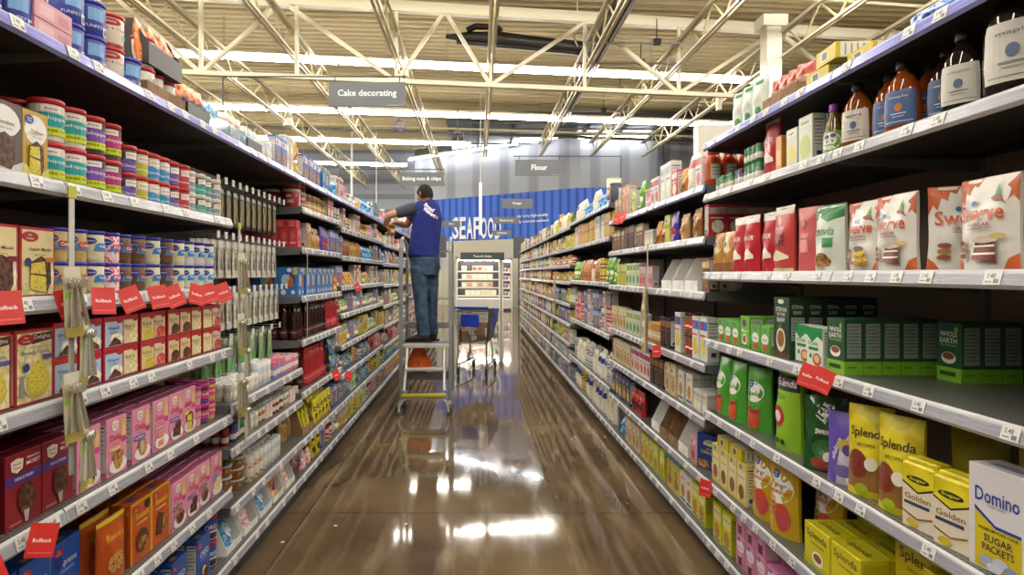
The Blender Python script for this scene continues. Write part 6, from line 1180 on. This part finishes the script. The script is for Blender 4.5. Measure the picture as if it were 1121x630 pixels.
mb = MB(); mb.bar((-hw, .9, 1.25), (hw, .9, 1.25), .02, .02, GS); mb.bar((-hw, .9, 1.84), (hw, .9, 1.84), .025, .025, GS); mb.build('rear_rail', e)
mb = MB(); mb.box(-hw, .55, .30, hw, .57, .40, GD, .003); mb.build('cross_brace', e)
# small placard on the rail
mb = MB(); mb.box(hw - .24, .915, 1.62, hw - .06, .925, 1.76, '#cfcfc8', .003); mb.build('placard', e)
# orange bag
mb = MB(); rg = random.Random(2); n_, mrows = 20, 12; vs = []
for j in range(mrows + 1):
    v = j / mrows; wd = (.035 + .1 * min(1, v * 1.7) + .012 * math.sin(v * 9)); z = .735 - v * .30
    for i in range(n_):
        a = 2 * math.pi * i / n_; q = 1 + .09 * math.sin(a * 5 + v * 4) + .05 * math.sin(a * 9 - v * 7)
        vs.append((math.cos(a) * wd * q + .01 * v, math.sin(a) * wd * .42 * q, z + (.018 * math.sin(a * 3) if j == mrows else 0)))
mb.add(vs, [(j * n_ + i, j * n_ + (i + 1) % n_, (j + 1) * n_ + (i + 1) % n_, (j + 1) * n_ + i)[::-1] for j in range(mrows) for i in range(n_)] + [tuple(range(n_))[::-1], tuple(mrows * n_ + i for i in range(n_))], mat('#f0641c', .55), True)
mb.box(.0, -.066, .50, .012, -.05, .56, '#5a2410'); mb.tube([(-.02, 0, .73), (0, 0, .755), (.02, 0, .73)], .006, '#c04c14', 6)
tag(mb.build('orange_bag', loc=(-.69, 7.33, -.025)), 'bright orange cloth bag hanging under the ladder platform', 'bag')
# ------------------------------------------------------------------ the worker
def remesh(mb, name, parent, voxel, material, sm=6, disp=None):
    o = mb.build(name + '_raw'); 
    md = o.modifiers.new('r', 'REMESH'); md.mode = 'VOXEL'; md.voxel_size = voxel; md.use_smooth_shade = True
    s_ = o.modifiers.new('s', 'SMOOTH'); s_.iterations = sm; s_.factor = .5
    if disp:
        tx = bpy.data.textures.new(name, 'CLOUDS'); tx.noise_scale = disp[1]; d_ = o.modifiers.new('d', 'DISPLACE'); d_.texture = tx; d_.strength = disp[0]; d_.mid_level = .5
    me = bpy.data.meshes.new_from_object(o.evaluated_get(bpy.context.evaluated_depsgraph_get())); bpy.data.objects.remove(o)
    me.name = name; me.materials.clear(); me.materials.append(mat(material) if isinstance(material, str) else material)
    for p in me.polygons: p.use_smooth = True; p.material_index = 0
    r = bpy.data.objects.new(name, me); C.objects.link(r)
    if parent: r.parent = parent
    return r
m, n, l, b = new_mat('blue_denim'); tc = n.new('ShaderNodeTexCoord'); t = n.new('ShaderNodeTexNoise'); t.inputs['Scale'].default_value = 9; t.inputs['Detail'].default_value = 6; l.new(tc.outputs['Object'], t.inputs['Vector'])
r = n.new('ShaderNodeValToRGB'); r.color_ramp.elements[0].color = lin('#192a40'); r.color_ramp.elements[1].color = lin('#3d5874'); r.color_ramp.elements[0].position = .35; r.color_ramp.elements[1].position = .7; l.new(t.outputs['Fac'], r.inputs[0]); l.new(r.outputs[0], b.inputs['Base Color']); b.inputs['Roughness'].default_value = .8
bp = n.new('ShaderNodeBump'); bp.inputs['Strength'].default_value = .5; bp.inputs['Distance'].default_value = .02; t2 = n.new('ShaderNodeTexNoise'); t2.inputs['Scale'].default_value = 14; mpp = n.new('ShaderNodeMapping'); mpp.inputs['Scale'].default_value = (1, 1, 2.2); l.new(tc.outputs['Object'], mpp.inputs[0]); l.new(mpp.outputs[0], t2.inputs['Vector']); l.new(t2.outputs['Fac'], bp.inputs['Height']); l.new(bp.outputs[0], b.inputs['Normal']); DENIM = m
m, n, l, b = new_mat('grey_striped_knit'); tc = n.new('ShaderNodeTexCoord'); t = n.new('ShaderNodeTexWave'); t.inputs['Scale'].default_value = 24; t.bands_direction = 'DIAGONAL'; l.new(tc.outputs['Object'], t.inputs[0])
r = n.new('ShaderNodeValToRGB'); r.color_ramp.elements[0].color = lin('#2c2c38'); r.color_ramp.elements[1].color = lin('#565666'); r.color_ramp.elements[0].position = .75; r.color_ramp.elements[1].position = .9; l.new(t.outputs['Fac'], r.inputs[0]); l.new(r.outputs[0], b.inputs['Base Color']); b.inputs['Roughness'].default_value = .9; KNIT = m
SKIN = mat('#b07a5c', .5); HD = 7.3
# local frame of the figure: px -> metres at the distance where he stands, feet at z = 0 on the platform
PXM = HD / F
def Q(px, py, y=0.0): return Vector(((px - CX) * (HD + y) / F, HD + y, EYE + (CY - py) * (HD + y) / F)) - Vector((-.66, HD, .757))
person = MB(); P_ = person
def limb(mb, pts, rs, m_='#b07a5c', n=14): mb.tube(pts, rs, m_, n)
# head and neck
head_c = Q(465, 213.5, -.02)
hv, hf = [], []; NU, NV = 18, 14
yaw = math.radians(128)   # face turned to the shelf on his left
for j in range(NV + 1):
    th = math.pi * j / NV
    for i in range(NU):
        ph = 2 * math.pi * i / NU
        x, y, z = math.sin(th) * math.sin(ph) * .077, -math.sin(th) * math.cos(ph) * .098, math.cos(th) * .118
        if z < 0: x *= 1 + z * 2.2; y = y * (1 + z * 1.2) + (-.018 * (-z / .118))  # jaw
        hv.append(Vector((x, y, z)))
RH = Matrix.Rotation(-yaw, 3, 'Z')      # local -Y is the face; turn it toward -X and away
RT = Matrix.Rotation(math.radians(12), 3, 'X')
def HT(v): return head_c + RH @ (RT @ Vector(v))
P_.add([HT(v) for v in hv], [(j * NU + i, (j + 1) * NU + i, (j + 1) * NU + (i + 1) % NU, j * NU + (i + 1) % NU) for j in range(NV) for i in range(NU)], '#b07a5c', True)
for pts, rs in (([(0, -.095, .02), (0, -.118, -.018), (0, -.10, -.035)], [.008, .013, .012]), ([(-.03, -.088, .026), (.03, -.088, .026)], [.010, .010]), ([(-.022, -.098, -.062), (.022, -.098, -.062)], [.009, .009]), ([(-.01, -.095, -.095), (.01, -.095, -.095)], [.018, .018])): limb(P_, [HT(p) for p in pts], rs)
for s in (-1, 1): limb(P_, [HT((s * .078, .0, .025)), HT((s * .088, .008, .012)), HT((s * .083, .0, -.022))], [(.006, .014), (.008, .018), (.006, .010)])
limb(P_, [HT((0, .02, -.06)), Q(464, 222, 0), Q(463.5, 229, 0)], [.056, .058, .072])
# trunk, legs
limb(P_, [Q(465, 226), Q(466, 240), Q(465, 262), Q(465, 276), Q(466, 290)], [(.15, .09), (.155, .1), (.15, .105), (.16, .11), (.155, .11)], n=18)
limb(P_, [Q(460.5, 292, -.04), Q(460.5, 328, -.05), Q(463.5, 364, -.04)], [.075, .05, .036]); limb(P_, [Q(471.5, 292, .06), Q(472.5, 328, .09), Q(473.5, 364, .12)], [.07, .046, .034])
# arms: shoulder, elbow, wrist
sh1, el1, wr1 = Q(450.5, 229, -.06), Q(425.5, 236, -.10), Q(422, 247, .0)
sh2, el2, wr2 = Q(455, 231, .16), Q(445, 247, .20), Q(432.5, 243.5, .10)
for a, b_, c_ in ((sh1, el1, wr1), (sh2, el2, wr2)):
    limb(P_, [a, a.lerp(b_, .5), b_, b_.lerp(c_, .35), c_], [.056, .052, .043, .044, .028])
def hand(mb, wr, d, up, curl, s=1):
    """palm with four fingers of different lengths and a thumb off its side"""
    d = d.normalized(); side = d.cross(up).normalized(); up = side.cross(d).normalized()
    limb(mb, [wr - d * .01, wr + d * .03, wr + d * .085], [(.026, .018), (.038, .015), (.040, .013)], n=12)
    for i, (o, ln) in enumerate(((-.030, .066), (-.010, .076), (.010, .072), (.029, .056))):
        p0 = wr + d * .078 + side * o * s; q = [p0]; a = .25
        for k in range(3):
            a += curl; q.append(q[-1] + (d * math.cos(a) - up * math.sin(a)) * ln * (.45, .32, .25)[k])
        limb(mb, q, [.0095, .009, .008, .0065], n=8)
    t0 = wr + d * .025 - side * .034 * s
    limb(mb, [t0, t0 + (d * .7 - side * .7 * s - up * .2) * .034, t0 + (d * 1.35 - side * .55 * s - up * .6) * .05, t0 + (d * 1.7 - side * .3 * s - up * .9) * .056], [.013, .012, .010, .008], n=8)
hand(P_, wr1, Q(428.5, 253.5, .03) - wr1, Vector((0, -.3, 1)), .35)
hand(P_, wr2, Q(424, 246, .06) - wr2, Vector((0, -.2, 1)), .4, -1)
body = remesh(person, 'person', None, .0065, SKIN, 3)
body.location = (-.66, HD, .757); tag(body, 'worker in a navy vest and jeans, standing on the ladder and reaching to the shelf', 'person')
# hair cap
mb = MB(); cap = []
for j in range(11):
    th = math.pi * .64 * j / 10
    for i in range(24):
        ph = 2 * math.pi * i / 24; fr = max(0, math.cos(ph)); lim = 1 - .42 * fr ** .7
        t_ = th * lim; z0 = math.cos(t_); r_ = math.sin(t_); g = 1.09 + .012 * math.sin(ph * 7 + j)
        cap.append(Vector((r_ * math.sin(ph) * .077 * g, -r_ * math.cos(ph) * .098 * g + .004, z0 * .118 * 1.08)))
k0 = len(cap); cap += [v * .9 for v in cap]
vs = [HT(v) for v in cap]; fs = [(j * 24 + i, (j + 1) * 24 + i, (j + 1) * 24 + (i + 1) % 24, j * 24 + (i + 1) % 24) for j in range(10) for i in range(24)]
fs += [tuple(k0 + q for q in f[::-1]) for f in fs] + [(240 + i, k0 + 240 + i, k0 + 240 + (i + 1) % 24, 240 + (i + 1) % 24) for i in range(24)]
mb.add(vs, fs, mat('#0a0807', .92, noise=60)); remesh(mb, 'hair', body, .005, mat('#0a0807', .92), 1, (.008, .02))
# striped short sleeves of the shirt
mb = MB()
for a, b_, k in ((sh1, el1, .66), (sh2, el2, .6)):
    e1 = a.lerp(b_, k); limb(mb, [a + Vector((.05, 0, .02)), a, a.lerp(b_, k * .5), e1], [.07, .078, .073, (.074, .062)], n=16)
limb(mb, [Q(464.5, 221.5), Q(464, 226), Q(465, 234)], [.066, .085, .14], n=16)
remesh(mb, 'striped_shirt', body, .008, KNIT, 3, (.010, .05))
# vest
VB = mat('#0e1d66', .9); mb = MB()
limb(mb, [Q(464.5, 219.3, .0), Q(465, 222), Q(466.3, 227), Q(468, 239), Q(466.5, 254), Q(464.3, 270), Q(464, 281)], [(.07, .06), (.125, .085), (.158, .125), (.178, .15), (.174, .15), (.182, .15), (.190, .152)], n=24)
vest = remesh(mb, 'vest', body, .009, VB, 4, (.014, .09))
# lettering on the upper back, set along its slope and pressed onto the cloth
from mathutils.bvhtree import BVHTree
bvh = BVHTree.FromPolygons([v.co for v in vest.data.vertices], [p.vertices for p in vest.data.polygons])
def on_back(x, z, off=.0035):
    h = bvh.ray_cast(Vector((x, -2, z)), Vector((0, 1, 0)))[0]
    return Vector((x, (h.y if h else -.15) - off, z))
mb = MB()
def back_word(txt, px, py, wpx, hpx, rot, col):
    g, fs, wd = text_geo(txt, .03); c_ = Q(px, py, -.15); ca, sa = math.cos(math.radians(rot)), math.sin(math.radians(rot)); vs = []
    for x, y in g:
        x, y = x / wd * wpx * PXM, y * hpx * PXM; vs.append(on_back(c_.x + x * ca - y * sa, c_.z + x * sa + y * ca))
    mb.add(vs, fs, col)
back_word('Proud', 469.8, 227, 12, 4.4, -36, '#e6e6ee'); back_word('Walmart', 470, 232.3, 15, 4.4, -36, '#e6e6ee')
c_ = Q(477.8, 238, -.15)
for k in range(6):
    a = k * math.pi / 3; p1 = (c_.x + math.cos(a) * .006, c_.z + math.sin(a) * .006); p2 = (c_.x + math.cos(a) * .02, c_.z + math.sin(a) * .02); nx, nz = -math.sin(a) * .004, math.cos(a) * .004
    mb.add([on_back(p1[0] + nx, p1[1] + nz), on_back(p1[0] - nx, p1[1] - nz), on_back(p2[0] - nx, p2[1] - nz), on_back(p2[0] + nx, p2[1] + nz)], [(0, 1, 2, 3)], '#c88a5c')
mb.build('back_lettering', body)
# jeans
mb = MB()
limb(mb, [Q(465, 276.5), Q(465.3, 284), Q(465.6, 293), Q(465, 301)], [(.165, .125), (.176, .14), (.178, .15), (.155, .14)], n=24)
limb(mb, [Q(459, 293, -.04), Q(459.3, 306, -.045), Q(460.5, 328, -.05), Q(462, 346, -.05), Q(463.3, 360, -.04), Q(464, 367.3, -.04)], [.105, .098, .082, .075, .074, .076], n=18)
limb(mb, [Q(471.5, 293, .06), Q(472, 306, .07), Q(472.5, 328, .09), Q(473, 346, .11), Q(473.3, 360, .12), Q(473.5, 366.5, .12)], [.10, .092, .074, .066, .065, .068], n=18)
jeans = remesh(mb, 'jeans', body, .008, DENIM, 2, (.012, .05))
bvh = BVHTree.FromPolygons([v.co for v in jeans.data.vertices], [p.vertices for p in jeans.data.polygons])
mb = MB()
for px in (473.5,):
    ring = [(px - 6, 287), (px + 5, 287), (px + 5, 296), (px - .5, 300), (px - 6, 296)]; q = [Q(a, b_, -.15) for a, b_ in ring]
    for i in range(5):
        a, b_ = q[i], q[(i + 1) % 5]; pts = [on_back(a.x + (b_.x - a.x) * t / 6, a.z + (b_.z - a.z) * t / 6, .002) for t in range(7)]; mb.tube(pts, .0022, '#22344a', 4)
pts = [on_back(Q(465.8, 280 + i * 2.2, 0).x + .002 * i, Q(0, 282 + i * 2, 0).z, .002) for i in range(9)]; mb.tube(pts, .002, '#22344a', 4); mb.build('pocket_stitching', body)
# shoes point to the shelf
for k, (a, y) in enumerate(((Q(464, 366, -.05), -.05), (Q(472.5, 366, .12), .12))):
    mb = MB(); z0 = .028; L0 = .24
    heel = Vector((a.x + .055, a.y, 0)); dirv = Vector((-1, .12, 0)).normalized()
    pts = [heel + dirv * t + Vector((0, 0, z)) for t, z in ((-.01, .055), (.04, .065), (.1, .062), (.17, .046), (.23, .034), (.262, .028))]
    limb(mb, pts, [(.030, .036), (.042, .05), (.043, .048), (.046, .036), (.040, .025), (.022, .015)], '#33241a', 14)
    limb(mb, [heel + dirv * .045 + Vector((0, 0, .06)), heel + dirv * .04 + Vector((0, 0, .12))], [.047, .05], '#33241a', 14)
    sh = remesh(mb, 'shoe', body, .006, mat('#33241a', .6), 3)
    mb = MB(); sv = [heel + dirv * t + Vector((-dirv.y, dirv.x, 0)) * w_ for t, w_ in ((-.04, -.025), (.02, -.043), (.1, -.04), (.18, -.05), (.24, -.04), (.275, -.015), (.275, .015), (.24, .04), (.18, .048), (.1, .04), (.02, .043), (-.04, .025))]
    kk = len(sv); mb.add([v + Vector((0, 0, .001)) for v in sv] + [v + Vector((0, 0, .024)) for v in sv], [tuple(range(kk)), tuple(range(2 * kk - 1, kk - 1, -1))] + [(i, i + kk, (i + 1) % kk + kk, (i + 1) % kk) for i in range(kk)], '#1f1713'); mb.build('sole', sh)
# jar in his hands
g = Q(428, 252, .05) + Vector((-.66, HD, .757))
put('c_brn', (g.x, g.y + .02, g.z - .06), .4, 'brown jar held in both hands of the worker')
# ------------------------------------------------------------------ shopping cart
e = tag(empty('shopping_cart', (0.02, 9.75, 0), math.radians(-14)), 'grey wire shopping cart with blue handle and child flap, holding boxes', 'shopping cart')
WR = mat('#5c5e60', .35, .4); BL = mat('#1c3ab4', .4)
# local: handle end towards the camera (-y), nose away
w0, w1, yb, yf, zb, zt0, zt1 = .27, .21, -.42, .45, .50, 1.02, .90
def cp(u, v, t): # corner interpolation: u -1..1 across, v 0 back..1 front, t 0 bottom..1 top
    wt = w0 + (w1 - w0) * v; k = .82 + .18 * t; y = yb + (yf - yb) * v * (.86 + .14 * t) + (.03 * (1 - t) if v < .5 else 0)
    return Vector((u * wt * k, y, zb + .04 * v + t * ((zt0 + (zt1 - zt0) * v) - zb - .04 * v)))
def wires(name, pts_list, r=.0045, col=None):
    mb = MB()
    for a, b_ in pts_list: mb.tube([a, b_], r, col or WR, 5, caps=False)
    return mb.build(name, e)
for s in (-1, 1):
    wires('side_panel', [(cp(s, i / 16, 0), cp(s, i / 16, 1)) for i in range(17)] + [(cp(s, 0, t), cp(s, 1, t)) for t in (0, .25, .5, .75, 1)], .0045)
wires('front_panel', [(cp(i / 5 - 1, 1, 0), cp(i / 5 - 1, 1, 1)) for i in range(11)] + [(cp(-1, 1, t), cp(1, 1, t)) for t in (0, .25, .5, .75, 1)], .0045)
wires('rear_gate', [(cp(i / 6 - 1, 0, 0), cp(i / 6 - 1, 0, .97)) for i in range(13)] + [(cp(-1, 0, t), cp(1, 0, t)) for t in (0, .25, .5, .75, .97)], .0045)
wires('basket_floor', [(cp(i / 6 - 1, 0, 0), cp(i / 6 - 1, 1, 0)) for i in range(13)] + [(cp(-1, v / 10, 0), cp(1, v / 10, 0)) for v in range(11)], .0045)
mb = MB(); mb.tube([cp(-1, 1, 1), cp(-1, 0, 1), cp(-1, 0, 1) + Vector((0, -.1, .03))], .011, WR, 8); mb.tube([cp(1, 1, 1), cp(1, 0, 1), cp(1, 0, 1) + Vector((0, -.1, .03))], .011, WR, 8); mb.tube([cp(-1, 1, 1), cp(1, 1, 1)], .011, WR, 8); mb.build('rim', e)
mb = MB(); q = cp(0, 0, 1) + Vector((0, -.1, .035)); mb.tube([q + Vector((-.28, 0, 0)), q + Vector((.28, 0, 0))], .018, BL, 10); mb.build('handle', e)
mb = MB(); q = cp(0, 0, .97); mb.box(-.16, q.y - .02, q.z - .24, .12, q.y - .008, q.z - .06, BL, .004); mb.build('child_seat_flap', e)
mb = MB(); mb.box(.19, .32, .78, .225, .47, 1.0, BL, .004); mb.add([cp(1.02, v, t) for v, t in ((.55, .35), (1, .35), (1, 1), (.55, 1))] + [cp(1.06, v, t) for v, t in ((.55, .35), (1, .35), (1, 1), (.55, 1))], [(0, 1, 2, 3), (7, 6, 5, 4), (0, 4, 5, 1), (1, 5, 6, 2), (2, 6, 7, 3), (3, 7, 4, 0)], BL); mb.build('side_placard', e)
mb = MB()
for s in (-1, 1): mb.tube([cp(s, 0, .05), (s * .22, yb + .06, .3), (s * .23, yb + .02, .17)], .013, WR, 8); mb.tube([cp(s * .9, .75, 0), (s * .19, .2, .3), (s * .2, .1, .2), (s * .19, .42, .17)], .013, WR, 8); mb.tube([(s * .23, yb + .02, .17), (s * .19, .42, .17)], .012, WR, 8)
mb.build('undercarriage', e)
wires('lower_tray', [((-.21 + .42 * i / 6, yb + .04, .19), (-.19 + .38 * i / 6, .4, .19)) for i in range(7)] + [((-.2, y, .19), (.2, y, .19)) for y in (-.35, -.1, .15, .38)], .004)
for x, y in ((-.22, -.4), (.22, -.4), (-.18, .4), (.18, .4)):
    mb = MB(); mb.lathe([(.01, -.016), (.05, -.015), (.062, -.01), (.062, .01), (.05, .015), (.01, .016)], '#2b2b2b', 20, M=Matrix.Translation((x, y + .03, .063)) @ Matrix.Rotation(math.pi / 2, 4, 'Y')); cw = mb.build('caster', e)
    mb = MB(); mb.box(x - .024, y + .005, .06, x - .018, y + .05, .17, GS); mb.box(x + .018, y + .005, .06, x + .024, y + .05, .17, GS); mb.box(x - .024, y + .0, .125, x + .024, y + .055, .14, GS); mb.build('fork', cw)
RC = Matrix.Rotation(math.radians(-14), 4, 'Z'); TC = Matrix.Translation((0.02, 9.75, 0)) @ RC
def carton(loc, s, rz, label, op=False):
    w_, d_, h_ = s; mb = MB(); t = .004; col = 'carton'
    mb.box(-w_ / 2, -d_ / 2, 0, w_ / 2, d_ / 2, t, col)
    for a in ((-w_ / 2, -d_ / 2, w_ / 2, -d_ / 2 + t), (-w_ / 2, d_ / 2 - t, w_ / 2, d_ / 2), (-w_ / 2, -d_ / 2 + t, -w_ / 2 + t, d_ / 2 - t), (w_ / 2 - t, -d_ / 2 + t, w_ / 2, d_ / 2 - t)): mb.box(a[0], a[1], t, a[2], a[3], h_, col)
    p = TC @ Vector(loc); o = tag(mb.build('cardboard_box', loc=p, rz=rz), label, 'box')
    for s_ in (-1, 1):
        f = MB(); a = .5 if op else .02; f.add([(-w_ / 2, s_ * d_ / 2, h_), (w_ / 2, s_ * d_ / 2, h_), (w_ / 2, s_ * (d_ / 2 - d_ * .48 * math.cos(a)), h_ + d_ * .48 * math.sin(a)), (-w_ / 2, s_ * (d_ / 2 - d_ * .48 * math.cos(a)), h_ + d_ * .48 * math.sin(a))] , [(0, 1, 2, 3)], 'carton')
        sol = f.build('flap', o); md = sol.modifiers.new('t', 'SOLIDIFY'); md.thickness = .003
    mb = MB(); mb.box(w_ * .1, -d_ / 2 - .001, h_ * .2, w_ * .4, -d_ / 2, h_ * .7, '#d2cfc6'); mb.build('shipping_label', o)
carton((.07, .0, .53), (.27, .24, .27), .1, 'tall brown cardboard box at the right in the cart')
carton((-.10, -.24, .515), (.24, .17, .17), .35, 'small brown cardboard box leaning at the left in the cart', True)
mb = MB(); vs = []
for j in range(9):
    for i in range(12): a = 2 * math.pi * i / 12; rr = .045 * (1 + .25 * math.sin(a * 3 + j)); vs.append((math.cos(a) * rr + .02 * math.sin(j), math.sin(a) * rr * .6, j * .03))
mb.add(vs, [(j * 12 + i, j * 12 + (i + 1) % 12, (j + 1) * 12 + (i + 1) % 12, (j + 1) * 12 + i) for j in range(8) for i in range(12)] + [tuple(range(11, -1, -1)), tuple(range(96, 108))], mat('#d4d2ca', .4), True)
tag(mb.build('plastic_wrap', loc=TC @ Vector((-.01, -.33, .54))), 'crumpled white plastic wrap between the boxes in the cart', 'plastic wrap')
# litter on the floor
for px, py, s in ((309, 594, 'left'), (367, 576, 'middle'), (444, 574, 'right')):
    D = EYE * F / (py - CY); p = W(px, py, D); mb = MB(); mb.add([(-.012, -.006, 0), (.01, -.009, 0), (.014, .006, 0), (-.006, .009, 0), (0, 0, .006)], [(3, 2, 1, 0), (0, 1, 4), (1, 2, 4), (2, 3, 4), (3, 0, 4)], '#dcdad6'); tag(mb.build('paper_scrap', loc=(p.x, p.y, .0005)), 'tiny white paper scrap on the floor, ' + s + ' one of three', 'scrap')
